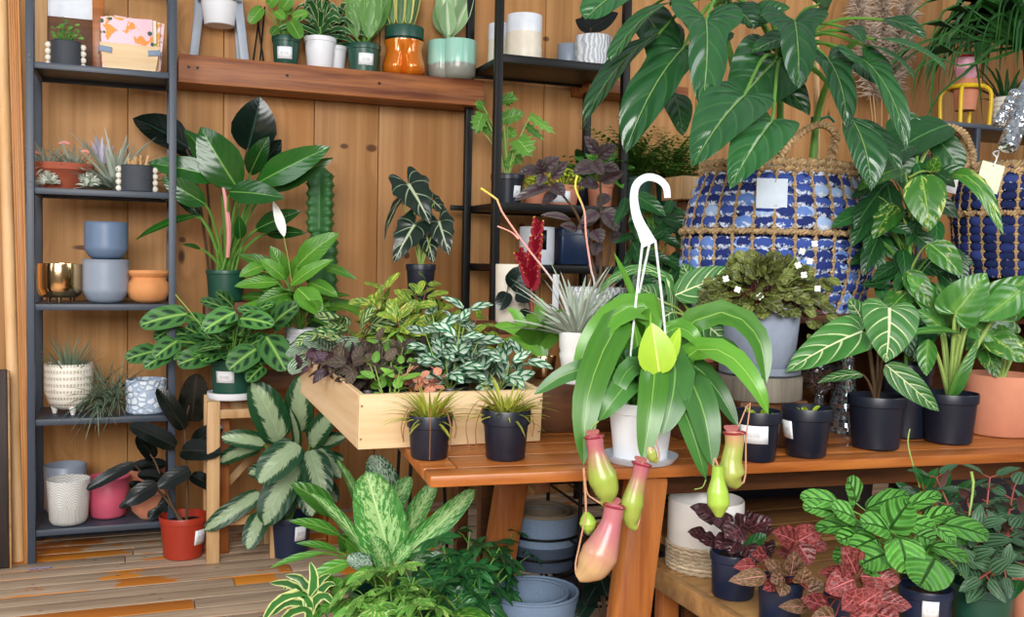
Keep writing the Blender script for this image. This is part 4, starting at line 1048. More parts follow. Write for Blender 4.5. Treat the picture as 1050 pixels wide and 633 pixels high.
M['calathea'] = leafmat('feather_striped_leaf', '#1c4526', '#2f6030', mid='#a7bb74', nv=9, pattern='herring', pc='#a9bd78', rough=.4)
M['watermelon'] = leafmat('striped_round_leaf', '#123524', '#1d4a30', nv=6, pattern='stripe', pc='#9fb59a', rough=.35)
M['dark_purple'] = leafmat('dark_purple_leaf', '#2c1c26', '#4c3440', mid='#6b4c58', nv=8, rough=.45)
M['sundew'] = leafmat('sundew_leaf', '#7f8f33', '#b7b645', nv=1, rough=.5, bump=.05)
M['sundew_red'] = leafmat('withered_tendril', '#7a4a30', '#a8723f', nv=1, rough=.6, bump=.05)
M['brom'] = leafmat('bromeliad_leaf', '#3b7a2c', '#79ac42', nv=1, rough=.35, bump=.05)
M['nep'] = leafmat('pitcher_plant_leaf', '#2b6c1d', '#72ac3b', mid='#8fbb52', midw=.04, nv=1, rough=.3, bump=.1, spec=.5, back='#6f9a45')
M['nep_dark'] = leafmat('mature_pitcher_plant_leaf', '#285a24', '#4b7f38', mid='#76a050', midw=.05, nv=1, rough=.36, bump=.1, back='#6f9a55')
M['nep_young'] = leafmat('young_pitcher_plant_leaf', '#7fb02c', '#b2d03c', mid='#cfe07a', nv=1, rough=.35, bump=.1)
M['persicaria'] = leafmat('smoky_purple_leaf', '#3a3233', '#6c625e', mid='#4a2c3c', nv=7, vein='#3a2a32', vw=.3, vs=.5, pattern='center', pc='#4c3440', rough=.35, bump=.4, back='#5d2c4c')

# ================================================================ plant on a tall stand behind the crate
def mid_plants():
    c, rt, h, T = PL(431, 307, 31, 271, None, 3.75)
    o = thing('metal_stand', 'slim black plant stand hidden behind the crate under the arrow leaved plant', 'plant stand', (c.x, c.y, 0))
    mb = MB(); mb.lathe([(0, c.z-.016), (.09, c.z-.016), (.09, c.z), (0, c.z)], (c.x, c.y, 0), 28); mb.build('top_plate', M['black_metal'], o)
    for k in range(3): mb = MB(); a = k*2.094; mb.tube([(c.x+math.cos(a)*.07, c.y+math.sin(a)*.07, c.z-.016), (c.x+math.cos(a)*.13, c.y+math.sin(a)*.13, 0)], .007, 8); mb.build('leg', M['black_metal'], o)
    o = thing('arrow_leaf_plant', 'dark arrow leaved plant with white veins in a black pot before the plank wall', 'potted plant', c)
    crown = nursery(o, c, rt, h, M['black_pot'], .8, .18); s = 1/3.015; f = lambda x, y: (x*s+380, y*s+90); mb = MB()
    for b, t, w, d, ro in (((118, 300), (184, 422), 125, -.1, -.1), ((135, 425), (72, 542), 105, -.08, .1), ((212, 415), (243, 520), 92, -.06, .1), ((175, 465), (195, 545), 70, .0, 0), ((92, 345), (42, 474), 52, .05, .9), ((195, 350), (245, 400), 46, .06, .4), ((150, 440), (110, 480), 60, .05, 0)):
        LF(mb, T, f(*b)+(d,), f(*t)+(d-.03,), w*s, 'arrow', pet=crown, pr=.9, roll=ro, droop=.5, fold=.12, wave=.06, n=20, m=4, wn=4)
    mb.build('foliage', [M['alocasia'], M['stem_pale']], o)

    # ---------------------------------------------------------------- crate of little plants
    O = pZ(367, 462, TZ); Fr = pZ(554, 453, TZ); TB_ = depth(O)*60/48.5; B = pT(308, 403, TB_)
    U = (Fr-O); Lu = U.length; U.normalize(); D = (B-O); D -= U*D.dot(U)*.0; Ld = D.length; D.normalize(); Wn = U.cross(D).normalized(); H = 58*depth(O)/FPX
    def cp(u, v, w): return O+U*(u*Lu)+D*(v*Ld)+Wn*w
    def hexa(u0, u1, v0, v1, w0, w1):
        mb = MB(); vs = [cp(u, v, w) for w in (w0, w1) for v in (v0, v1) for u in (u0, u1)]
        mb.add(vs, [(0, 1, 5, 4), (1, 3, 7, 5), (3, 2, 6, 7), (2, 0, 4, 6), (4, 5, 7, 6), (0, 2, 3, 1)]); return mb
    cr_ = thing('wooden_crate', 'shallow pale pine crate of small plants tilted over the table corner', 'crate', O)
    tu, tv = .014/Lu, .014/Ld
    def panel(name, m, *a): o = hexa(*a).build(name, m, cr_, 20); md = o.modifiers.new('bevel', 'BEVEL'); md.width = .0018; md.segments = 2; return o
    panel('front_panel', M['crate_wood'], 0, 1, 0, tv, .001, H); panel('back_panel', M['crate_wood'], 0, 1, 1-tv, 1, .001, H)
    panel('side_panel', M['crate_wood_y'], 0, tu, tv, 1-tv, .001, H); panel('side_panel', M['crate_wood_y'], 1-tu, 1, tv, 1-tv, .001, H)
    panel('base_board', M['crate_wood'], tu, 1-tu, tv, 1-tv, .001, .011)
    for u, w in ((.012, .2), (.012, .8), (.72, .25), (.72, .75), (.988, .2), (.988, .8)):
        mb = MB(); p = cp(u, 0, H*w); mb.lathe([(0, 0), (.003, 0), (.003, .0012), (0, .0012)], p-D*.0005, 8, M=Matrix.Rotation(PI/2, 3, 'X')); mb.build('nail_head', plain('nail_%d' % int(u*1000+w*10), '#8a6a48', .5), cr_)
    bl = cp(.55, .9, 0); o = thing('wooden_block', 'wooden block under the back of the pine crate tilting it forward', 'block', (bl.x, bl.y, TZ))
    mb = MB(); mb.box((bl.x, bl.y, (TZ+bl.z-.008)/2), (.25, .05, bl.z-.008-TZ), .003, rz=TR); mb.build('body', M['dark_wood'], o)
    def inpot(name, lab, u, v, rt=.046, h=.085, mat='black_pot', lift=0):
        c = cp(u, v, .013+rt*.12+lift); o = thing(name, lab, 'potted plant', c, 'small plants in the pine crate'); return o, nursery(o, c, rt, h, M[mat], .74, .18)
    def leafy(o, mb, mats): mb.build('foliage', mats, o)
    S = lambda px, py, v: None
    o, cw = inpot('hairy_leaf_plant', 'brownish purple hairy leaved plant at left front inside the pine crate', .17, .32); mb = MB()
    for k in range(7): d = adir(k*.9+.4, .75); sprig(mb, [cw, cw+d*.06+V((0, 0, .02)), cw+d*.13+V((0, 0, .0))], 4, .062, (.6, .72), 'wide', .35, .35, .6, .002, shrink=.3, wave=.1)
    leafy(o, mb, [M['hairy_purple'], M['stem_dark']])
    o, cw = inpot('hairy_leaf_plant', 'second brownish purple hairy leaved plant in the middle of the pine crate', .47, .5); mb = MB()
    for k in range(6): d = adir(k*1.05, .9); sprig(mb, [cw, cw+d*.07, cw+d*.14], 4, .055, (.6, .72), 'wide', .35, .35, .6, .002, shrink=.3, wave=.1)
    leafy(o, mb, [M['hairy_purple'], M['stem_dark']])
    o, cw = inpot('fresh_green_plant', 'small bright green seedling at the front left of the pine crate', .21, .13, .04, .08); mb = MB()
    for k in range(5): d = adir(k*1.25, 1.0); sprig(mb, [cw, cw+d*.05, cw+d*.10+V((0, 0, .02))], 3, .045, (.5, .6), 'ovate', .4, .4, .5, .0018, shrink=.3)
    leafy(o, mb, [M['fresh'], M['stem_pale']])
    o, cw = inpot('coral_nerve_plant', 'small coral pink veined plant at the front of the pine crate', .40, .16, .04, .08); mb = MB()
    for k in range(6): d = adir(k*1.05, .9); sprig(mb, [cw, cw+d*.035, cw+d*.07+V((0, 0, .015))], 3, .032, (.65, .75), 'wide', .4, .3, .5, .0015, shrink=.2)
    leafy(o, mb, [M['coral_net'], M['stem_red']])
    for (u, v, n, lab) in ((.62, .28, 9, 'silver patched aluminium plant standing tall in the middle of the pine crate'), (.87, .22, 5, 'low silver patched plant in the right front corner of the pine crate')):
        o, cw = inpot('silver_leaf_plant', lab, u, v, .05, .09); mb = MB()
        for k in range(n):
            d = adir(k*2.4, 1.35-.07*k if n > 6 else .75); q = (.20-.012*k) if n > 6 else .1
            sprig(mb, [cw, cw+d*q*.5, cw+d*q+V((0, 0, .02))], 4 if n > 6 else 3, .098, (.44, .52), 'ovate', .35, .3, .7, .002, shrink=.35, nn=10, mm=3, face=.8)
        leafy(o, mb, [M['pilea_silver'], M['stem_pale']])
    o, cw = inpot('yellow_edge_croton', 'yellow and green bushy plant at the back of the pine crate', .60, .83, .055, .10); mb = MB()
    for k in range(11): d = adir(k*2.4, 1.3-.06*k); q = .235-.008*k; sprig(mb, [cw, cw+d*q*.5, cw+d*q], 6, .075, (.42, .55), 'wide', .3, .45, .7, .003, shrink=.2, face=.7)
    leafy(o, mb, [M['croton'], M['stem_red']])
    o, cw = inpot('yellow_edge_croton', 'lower yellow edged bushy plant behind the silver patched one in the pine crate', .82, .62, .05, .09); mb = MB()
    for k in range(9): d = adir(k*2.4, 1.2-.06*k); q = .17-.008*k; sprig(mb, [cw, cw+d*q*.5, cw+d*q], 5, .065, (.42, .55), 'wide', .3, .45, .7, .0025, shrink=.2, face=.7)
    leafy(o, mb, [M['croton'], M['stem_red']])
    o, cw = inpot('feather_striped_plant', 'feather striped leaved plant at back left in the pine crate', .30, .85, .05, .10); mb = MB()
    bush(mb, cw, 24, (.085, .12), (.45, .55), 'wide', (.09, .17), (.35, 1.35), .8, .8, sm=1, nn=12, mm=3)
    leafy(o, mb, [M['calathea'], M['stem_red']])
    o, cw = inpot('striped_round_plant', 'round striped leaved plant at the left edge of the pine crate', .10, .80, .045, .09); mb = MB()
    bush(mb, cw, 16, (.055, .075), (.8, .9), 'round', (.05, .1), (.2, 1.3), 1., .6, sm=1, nn=10, mm=4)
    leafy(o, mb, [M['watermelon'], M['stem_red']])
    o, cw = inpot('dark_purple_plant', 'dark purple plant drooping over the left side of the pine crate', .10, .50, .04, .09); mb = MB()
    for k, a in enumerate((2.6, 3.1, 3.6, 4.1, 1.2)): d = adir(a, .5); sprig(mb, [cw, cw+d*.06+V((0, 0, .03)), cw+d*.12], 3, .055, (.45, .55), 'ovate', .4, .3, .9, .0018, shrink=.2)
    leafy(o, mb, [M['dark_purple'], M['stem_purple']])
    o, cw = inpot('fresh_green_plant', 'pale green pointed leaf plant beside the purple hairy one in the pine crate', .33, .36, .04, .09); mb = MB()
    for k in range(4): d = adir(k*1.5+.5, 1.2); sprig(mb, [cw, cw+d*.06, cw+d*.13], 3, .05, (.35, .45), 'lance', .5, .35, .5, .0016, shrink=.3)
    leafy(o, mb, [M['fresh'], M['stem_pale']])

    # ---------------------------------------------------------------- two sundews in front of the crate
    for (px, pyb, w, pyt, lab, sd) in ((440, 473, 48, 428, 'left spidery sundew in a black pot in front of the crate', 1), (518, 474, 51, 423, 'right spidery sundew in a black pot near the crate corner', 2)):
        c, rt, h, T = PL(px, pyb, w, pyt, TZ); o = thing('sundew', lab, 'potted plant', c, None); rr = random.Random(sd)
        crown = nursery(o, c, rt, h, M['black_pot'], .78, .3); mb = MB()
        rosette(mb, crown+V((0, 0, -.004)), 120, (.05, .12), .0075, (.35, 1.5), .9, 'grass', .3, nn=8, rnd=rr, spread=.012)
        mb.build('leaves', M['sundew'], o); mb = MB()
        for k in range(7):
            a = rr.uniform(0, 6.28); d = adir(a, .5); p = crown+d*.02; q = rr.uniform(.7, 1.25)
            mb.tube([p, p+d*.04*q+V((0, 0, .01)), p+V((d.x, d.y, 0))*.07*q+V((0, 0, -.02)), p+V((d.x, d.y, 0))*rr.uniform(.055, .075)*q+V((0, 0, -.07*q))], [.0008, .001, .0014], 5, n=9)
        mb.build('trailing_tendrils', M['sundew_red'], o, kind='stuff')

    # ---------------------------------------------------------------- bromeliad with red sword flower
    rz = pT(575, 397, 2.55).z; ra = pT(575, 397, 2.72)
    o = thing('wooden_riser', 'dark wooden block on the table behind the crate lifting the bromeliad', 'block', (ra.x, ra.y, TZ))
    mb = MB(); mb.box((ra.x, ra.y, (TZ+rz)/2), (.26, .24, rz-TZ), .004, rz=TR); mb.build('body', M['dark_wood'], o)
    c, rt, h, T = PL(557, 391, 26, 364, None, None, 2.74)
    c.z = rz; h = .16; o = thing('bromeliad', 'bromeliad with red yellow tipped flower sword in a gold pot behind the crate', 'potted plant', c)
    T = depth(c); zt = pT(557, 364, T).z; h = zt-rz; rt = .036
    mb = MB(); mb.lathe(prof_pot(rt, h, .85, .004, .012), c, 40); mb.build('pot', M['gold'], o); soil(o, c, rt*.85, c.z+h*.78); cw = c+V((0, 0, h*.85))
    mb = MB()
    for b, t, w, d in (((548, 352), (506, 334), 12, -.05), ((545, 348), (520, 316), 13, .02), ((550, 345), (556, 306), 14, .04), ((556, 350), (578, 318), 12, .02), ((545, 356), (510, 356), 12, -.1), ((558, 356), (580, 345), 12, -.1), ((552, 350), (540, 322), 15, -.06), ((556, 348), (568, 322), 14, -.08), ((548, 350), (528, 342), 14, -.14), ((552, 352), (552, 335), 14, -.14)):
        B = pT(b[0], b[1], T); E = pT(t[0], t[1], T+d); mb.blade([cw, B, B.lerp(E, .6)+V((0, 0, .015)), E], w*T/FPX, 'strap', n=12)
    mb.build('leaves', M['brom'], o)
    g = G('red_bracts'); S_, t_, u_ = g.uv(); M['bract'] = g.done(g.mix(g.sm(t_, .74, .9), C('#7a0a1e'), C('#dcb545')), .6, 0., .15)
    for pts, nb, L in (([(547, 345), (545, 290), (552, 226)], 20, 13), ([(546, 320), (543, 285), (532, 258)], 11, 12)):
        P = cr(PTS(T, pts), 40); mb = MB(); mb.tube(P, [.003, .003, .002], 6); sp = mb.build('flower_sword', plain('red_scape%d' % nb, '#8d2a2c', .5), o); mb = MB()
        i0 = 16
        for k in range(nb):
            i = i0+int((40-i0)*k/nb); p = P[i]; dr = (P[min(40, i+1)]-P[i-1]).normalized(); sd = dr.cross(CF).normalized()*(1 if k % 2 else -1)
            LL = L*T/FPX*(1-.35*k/nb); mb.leaf(p, p+(dr*.92+sd*.46)*LL*1.2, LL*.7, 'wide', -CF+sd*.5, droop=.2, fold=.5, n=8, m=2)
        mb.build('bracts', M['bract'], sp)

    # ---------------------------------------------------------------- silver air plant with pink and yellow flower stalks
    c, rt, h, T = PL(590, 392, 38, 340, None, None, 2.64); c.z = rz; zt = pT(590, 340, T).z; h = zt-rz
    o = thing('flowering_air_plant', 'silver air plant with thin pink and yellow flower stalks in a tall white pot', 'potted plant', c)
    mb = MB(); k = T/FPX; rt = 18*k; mb.lathe([(0, .001), (rt*.7, 0), (rt*.78, h*.2), (rt*.9, h*.45), (rt*.96, h*.56), (rt*.9, h*.62), (rt*.97, h*.7), (rt, h-.003), (rt-.003, h), (rt-.006, h-.003), (rt*.8, h*.85), (0, h*.84)], c, 40); mb.build('pot', M['white_ceramic'], o)
    cw = c+V((0, 0, h*.86)); mb = MB(); rosette(mb, cw, 56, (.13, .24), .016, (.3, 1.45), .5, 'grass', .4, nn=9)
    for b, t in (((585, 335), (545, 300)), ((588, 335), (556, 330)), ((592, 335), (606, 285)), ((580, 335), (552, 318)), ((596, 338), (640, 318)), ((590, 332), (578, 285)), ((594, 334), (626, 300))):
        B = pT(*b, T-.03); E = pT(*t, T-.06); mb.blade([cw, B, E], .012, 'grass', n=10, m=1)
    mb.build('leaves', M['airleaf'], o)
    g = G('flower_stalk_pink_to_yellow'); xyz = g.n('SeparateXYZ', {0: g.obj()}); M['stalk'] = g.done(g.ramp(g.math('MULTIPLY', xyz.outputs[2], 1.55), [(.42, C('#b9b7b4')), (.56, C('#e59a94')), (.72, C('#e0a08a')), (.80, C('#d8d04a')), (1., C('#e2cf3c'))]), .5)
    for pts, rr_ in (([(588, 338), (572, 296), (539, 252), (514, 216), (511, 206), (493, 193)], 2.6), ([(592, 338), (609, 296), (606, 276), (601, 242), (599, 216), (590, 193), (592, 180)], 2.6), ([(532, 245), (524, 238), (510, 232)], 1.8)):
        mb = MB(); mb.tube(PTS(T-.04, pts), [rr_*k*.7, rr_*.42*k, rr_*.4*k, rr_*.45*k], 7, n=26); mb.build('flower_stalk', M['stalk'], o)
mid_plants()

# ================================================================ hanging pitcher plant
def pitcher_plant():
    c, rt, h, T = PL(656, 478, 70, 420, TZ); c.z = TZ
    o = thing('pitcher_plant', 'pitcher plant with hanging pink pitchers in a white pot with white plastic hook', 'potted plant', c)
    k = T/FPX
    mb = MB(); mb.lathe([(0, .001), (34*k, 0), (38*k, .012), (39*k, .016), (36*k, .014), (0, .006)], c, 40); mb.build('saucer', plain('clear_grey_saucer', '#c3c9d4', .15), o)
    crown = nursery(o, c+V((0, 0, .008)), rt, h, M['white_pot'], .78, .2)
    # hook
    arc = PTS(T-.02, [(684.5, 203), (683, 192), (675, 184), (663, 182), (653, 189), (650, 203), (653, 222), (660, 238), (666, 251)])
    P = cr(arc, 40); mb = MB(); mb.tube(P, [(.0075, .0035), (.0085, .004), (.0088, .004), (.0092, .004), (.0105, .004), (.013, .004), (.018, .004)], 10, flat=tuple(CF)); hk = mb.build('hook', plain('white_hook_plastic', '#e3e8f0', .35), o)
    for (a, b) in (((659, 248), (c.x-rt*.75, c.y-rt*.45)), ((666, 250), (c.x-.02, c.y+rt*.9)), ((672, 248), (c.x+rt*.85, c.y-rt*.2))):
        A = pT(a[0], a[1], T-.02); Bq = V((b[0], b[1], c.z+h)); mb = MB(); mb.tube([A, A.lerp(Bq, .5)+(Bq-c).normalized()*.006, Bq], .0028, 6, n=10); mb.build('hanger_strand', M['white_pot'], o)
    mb = MB(); md = MB(); my = MB()
    def pl(m, pts, w, d0=0, pre='strap', **kw):
        kw.setdefault('nrm', -CF+V((0, 0, .25))); kw.setdefault('face', -CF+V((0, 0, .45))); m.blade([crown]+[pT(p[0], p[1], T+d0+(p[2] if len(p) > 2 else 0)) for p in pts], w*k*1.05, pre, n=20, m=3, **kw)
    # long arching leaves read off the photograph
    pl(mb, [(655, 360), (645, 322, -.04), (622, 352, -.12), (602, 410, -.18), (598, 478, -.2)], 32)
    pl(mb, [(665, 350), (672, 318, 0), (640, 316, -.06), (608, 345, -.1), (588, 388, -.1)], 28)
    pl(md, [(640, 385), (615, 376, -.1), (580, 384, -.12), (547, 405, -.12)], 20)
    pl(mb, [(668, 385, -.06), (672, 372, -.14), (668, 415, -.2), (659, 474, -.22)], 28)
    pl(md, [(682, 385, -.06), (692, 372, -.12), (690, 405, -.18), (679, 447, -.2)], 36)
    pl(mb, [(690, 360), (710, 330, -.02), (748, 321, -.06), (778, 348, -.1), (786, 394, -.12)], 26)
    pl(mb, [(695, 375), (720, 357, -.08), (750, 366, -.14), (775, 396, -.18), (788, 425, -.18)], 24)
    pl(md, [(690, 392), (706, 388, -.14), (722, 425, -.2), (731, 480, -.22)], 32)
    pl(md, [(690, 385), (708, 372, -.04), (735, 400, -.1), (757, 438, -.12)], 22)
    pl(md, [(685, 410), (698, 415, -.16), (712, 450, -.2), (724, 492, -.2)], 22)
    pl(md, [(655, 395), (645, 392, -.12), (628, 412, -.16), (614, 432, -.16)], 26)
    pl(md, [(700, 370, .03), (740, 352, .06), (765, 372, .08)], 18); pl(md, [(640, 390, -.02), (612, 398, .0), (590, 418, .0)], 18)
    pl(mb, [(655, 372), (640, 350, 0), (622, 362, -.02), (605, 385, -.02)], 22); pl(mb, [(668, 360), (664, 330, .04), (655, 312, .02)], 14); pl(mb, [(672, 360), (688, 338, 0), (706, 340, -.05), (722, 360, -.05)], 22)
    pl(md, [(660, 385, -.02), (650, 375, -.1), (636, 392, -.14), (632, 420, -.14)], 20); pl(mb, [(678, 390, -.02), (686, 385, -.08), (700, 400, -.14), (706, 440, -.15)], 22)
    pl(mb, [(658, 340), (648, 300, -.02), (629, 258, -.04)], 8); pl(md, [(664, 370, .04), (690, 345, .1), (715, 335, .12)], 16); pl(md, [(650, 370, .04), (630, 338, .1), (612, 330, .1)], 16)
    LF(my, T-.16, (676, 384), (668, 331, .0), 40, 'ovate', droop=.3, fold=.15, n=14, m=4, nrm=-CF+V((0, 0, .3)))
    LF(my, T-.13, (682, 378), (697, 336, .0), 15, 'lance', droop=.3, fold=.4, n=12, m=3, nrm=-CF+V((0, 0, .3)))
    rr = random.Random(17)
    for i in range(18):
        a = rr.uniform(0, 6.28); ex, ey = 656+math.cos(a)*rr.uniform(30, 64), 380+math.sin(a)*rr.uniform(10, 42); dz = rr.uniform(-.08, .10)
        pl(md if i % 3 else mb, [(656+(ex-656)*.45, 372+(ey-385)*.2, dz*.5), (ex, ey, dz)], rr.uniform(16, 24))
    mb.build('leaves', M['nep'], o); md.build('mature_leaves', M['nep_dark'], o); my.build('young_leaves', M['nep_young'], o)
    # pitchers
    def pmat(name, top, bot, p0, p1):
        g = G(name); S_, t, u = g.uv(); n = g.noise(g.obj(), 60, 3); t2 = g.math('ADD', t, g.math('MULTIPLY_ADD', n, .25, -.12))
        st = g.noise(g.vec(g.math('MULTIPLY', u, 8.), t, 0.), 2., 2); col = g.mix(g.sm(t2, p0, p1), C(top), C(bot)); col = g.mix(g.sm(st, .5, .8, 0., .35), col, C('#b5505a'))
        return g.done(col, .3, 0, .5)
    pa = pmat('rosy_green_pitcher', '#a9606a', '#93a746', .15, .6); pb = pmat('pink_pitcher', '#b06a70', '#c0a070', .3, .9); pg = pmat('green_pitcher', '#8fb53f', '#9dbf49', .1, .6); po = pmat('olive_pitcher', '#b98a6a', '#9aa64e', .05, .4)
    M['lidpink'] = plain('dusky_pink_lid', '#a8605c', .4); M['rim'] = plain('wine_red_rim', '#8c2638', .25); dT = -.26
    def pitcher(pts, rad, m, tend, lab=None, rim=True, dd=0):
        P = PTS(T+dT+dd, pts); mb = MB(); r = [x*k for x in rad]; C2 = cr(P, 22); seg = 16; rows = []; up = V((1, 0, 0))
        for i, p in enumerate(C2):
            d = (C2[min(22, i+1)]-C2[max(0, i-1)]).normalized(); u2 = (up-d*up.dot(d)).normalized(); w2 = d.cross(u2); rr_ = lerps(r, i/22)
            rows.append([p+(u2*math.cos(a)+w2*math.sin(a))*rr_ for a in [2*PI*j/seg for j in range(seg)]])
        inner = [[C2[0]+(q-C2[0])*.8 for q in rows[0]], [C2[6]+(q-C2[6])*.7 for q in rows[6]]]
        mb.grid(inner[::-1]+rows+[[C2[-1]]*seg], 0, True); b = mb.build('pitcher', m, o)
        # wing ridge down the front
        if rim:
            mb = MB(); ring = rows[0]+[rows[0][0]]; mb.tube([q+(q-C2[0])*.08 for q in ring], .0024, 6, caps=False); mb.build('rim', M['rim'], b)
            d = (C2[0]-C2[2]).normalized(); bk = C2[0]+CF*r[0]*.9; mb = MB(); mb.leaf(bk, bk+d*r[0]*.55+CF*r[0]*1.1, r[0]*1.5, 'round', -CF, droop=.6, n=8, m=3); mb.build('lid', M['lidpink'], b)
        if tend: mb = MB(); mb.tube(PTS(T+dT+dd, tend), [.0022, .0016, .0014], 6, n=16); mb.build('tendril', plain('tendril%d' % int(pts[0][0]), '#b98a6a', .5), b)
    pitcher([(609, 448), (611, 462), (615, 482), (621, 500), (621, 514), (617, 518)], [8, 7.5, 10.5, 13.5, 11, 3], pa, [(617, 517), (609, 512), (602, 505), (599, 480)])
    pitcher([(658, 476), (655, 490), (650, 508), (647, 524), (648, 538), (653, 542)], [8, 7, 8.5, 10.5, 8.5, 2.5], pa, [(653, 542), (656, 530), (657, 500), (659, 474)])
    pitcher([(630, 519), (627, 535), (620, 556), (611, 575), (600, 587), (592, 592)], [9, 9, 12.5, 17, 15, 5], pb, [(592, 592), (590, 580), (595, 555), (601, 520), (598, 480)], rim=True, dd=-.03)
    pitcher([(601, 525), (602, 531), (603, 538), (603, 546), (603, 548)], [2, 6, 8, 6, 1], pg, [(601, 526), (600, 510), (598, 482)], rim=False, dd=.0)
    pitcher([(736, 478), (736, 490), (736, 506), (737, 520), (737, 530)], [5, 6, 9.5, 10.5, 3], pg, [(736, 478), (733, 470), (731, 478)], rim=False)
    pitcher([(753, 444), (753, 456), (750, 474), (751, 490), (757, 499)], [9, 8.5, 9.5, 12.5, 4], po, [(757, 499), (764, 490), (765, 450), (769, 412), (757, 438)], dd=.02)
    pitcher([(666, 458), (667, 464), (670, 470), (674, 474)], [4, 5.5, 5, 1.5], po, [(674, 474), (676, 466), (672, 450)], rim=False, dd=.05)
    for pts in ([(724, 492), (720, 500), (712, 502)], [(614, 432), (606, 440), (604, 452)]):
        mb = MB(); mb.tube(PTS(T-.2, pts), [.0016, .001], 6, n=10); mb.build('tendril', M['stem_pale'], o)
pitcher_plant()
# ================================================================ riser and woven baskets at right
M['rope'] = woodmat('dried_sea_grass', '#c4a67c', '#836746', 'X', 3., .8, isl=.5, bumps=.3)
def denim(name, stops, fr=.85):
    g = G(name); isd = g.island(); n = g.noise(g.obj(), 70, 4, .7); n2 = g.noise(g.obj(), 16, 2)
    c = g.ramp(g.math('FRACT', g.math('ADD', isd, g.math('MULTIPLY', n2, .25))), stops, 'CONSTANT')
    S_, t, u = g.uv(); xr = g.math('ABSOLUTE', g.math('COSINE', g.math('MULTIPLY', g.n('SeparateXYZ', {0: g.n('TexCoord').outputs['UV']}).outputs[0], 6.9)))
    c = g.mix(g.sm(g.math('MULTIPLY_ADD', n, 1.15, g.math('MULTIPLY', xr, .36)), fr, fr+.12), c, C('#cfd9ea'))
    g.bump(n, .5, .004); return g.done(c, .85, 0, .15)
M['denim'] = denim('torn_denim_strips', [(0, C('#26346f')), (.3, C('#3a4f96')), (.5, C('#222e66')), (.64, C('#5f7dbc')), (.76, C('#9db6de')), (.86, C('#2c3f86'))])
M['navy_weave'] = denim('navy_weave', [(0, C('#1c2650')), (.5, C('#27336a')), (.85, C('#34437d'))], 1.02)
def braid(mb, P, r, n=10, turns=None, strands=3):
    """Plaited cord along P."""
    P = cr(P, n*6); N = len(P); L = sum((P[i+1]-P[i]).length for i in range(N-1)); w = 2*PI*(L/(r*7) if turns is None else turns)
    for s_ in range(strands):
        pts = []
        up = V((0, 0, 1))
        for i, p in enumerate(P):
            d = (P[min(N-1, i+1)]-P[max(0, i-1)]).normalized(); u = up-d*up.dot(d)
            if u.length < .2: u = V((1, 0, 0))-d*d.x
            u.normalize(); v = d.cross(u); a = w*i/(N-1)+s_*2*PI/strands
            pts.append(p+v*math.cos(a)*r*.95+u*math.sin(2*a)*r*.5)
        mb.tube(pts, r*.62, 6)
def woven_basket(o, c, prof, ex, ey, rows, cols, blue, mid_z, seed=1):
    """prof: (half width factor, z). Every strip bulges between the stitches."""
    rr = random.Random(seed)
    zs = [z for _, z in prof]; 
    def rad(z):
        for (r0, z0), (r1, z1) in zip(prof, prof[1:]):
            if z0 <= z <= z1: return r0+(r1-r0)*(z-z0)/(z1-z0)
        return prof[-1][0]
    def pt(a, z, off=0): r = rad(z); return V((c.x+math.cos(a)*(ex*r+off), c.y+math.sin(a)*(ey*r+off), z))
    mb = MB(); mb.grid([[V((c.x, c.y, zs[0]+.002))]*48]+[[pt(2*PI*k/48, zs[0]+(zs[-1]-zs[0])*i/16, -.012) for k in range(48)] for i in range(17)]+[[pt(2*PI*k/48, zs[-1]-(zs[-1]-zs[0])*i/6, -.02) for k in range(48)] for i in range(6)], 0, True)
    mb.build('lining', M['navy_weave'], o)
    mb = MB(); st = MB(); dz = (zs[-1]-zs[0])/rows
    for i in range(rows):
        z = zs[0]+dz*(i+.5)
        if abs(z-mid_z) < dz*.55: continue
        for k in range(cols):
            a = 2*PI*(k+.5)/cols; p = pt(a, z); q = pt(a+.02, z); tg = (q-p).normalized(); up = (pt(a, z+.01)-pt(a, z-.01)).normalized(); nr = tg.cross(up)
            w = (pt(2*PI*k/cols, z)-pt(2*PI*(k+1)/cols, z)).length
            tilt = rr.uniform(-.14, .14); t2 = tg*math.cos(tilt)+up*math.sin(tilt); u2 = up*math.cos(tilt)-tg*math.sin(tilt)
            mb.ell(p+nr*rr.uniform(-.002, .003)+up*rr.uniform(-.002, .002), (dz*.62*rr.uniform(.85, 1.2), .012*rr.uniform(.7, 1.2), w*.55), M=Matrix((u2, nr, t2)).transposed(), seg=10, rings=7)
            if rr.random() < .8:      # loose threads
                b = p+nr*.012+up*dz*rr.uniform(-.5, .5)+tg*rr.uniform(-.4, .4)*w
    wv = mb.build('woven_strips', blue, o)
    for k in range(cols):
        a = 2*PI*k/cols
        for i in range(rows):
            z = zs[0]+dz*(i+.5)
            for sg in (-1, 1): st.tube([pt(a-.016*sg, z-dz*.6, .004), pt(a+.0*sg, z, .008), pt(a+.018*sg, z+dz*.6, .004)], .0024, 5, n=4, caps=False)
            p = pt(a, z+dz*.5, .006); q = pt(a+.02, z+dz*.5, .006); st.ell(p, (.009, .006, .0045), M=Matrix.Rotation(math.atan2((q-p).y, (q-p).x), 3, 'Z'), seg=6, rings=4)
    st.build('rope_stitching', M['rope'], o)
    for nm, z, r in (('rim_braid', zs[-1]+.004, .014), ('middle_braid', mid_z, .010)):
        mb = MB(); m = 60
        braid(mb, [pt(2*PI*k/m, z, .004) for k in range(m+1)], r, m//2, turns=46)
        if nm == 'rim_braid': braid(mb, [pt(2*PI*k/m, z-.018, .004) for k in range(m+1)], r*.8, m//2, turns=46)
        mb.build(nm, M['rope'], o)
    return pt
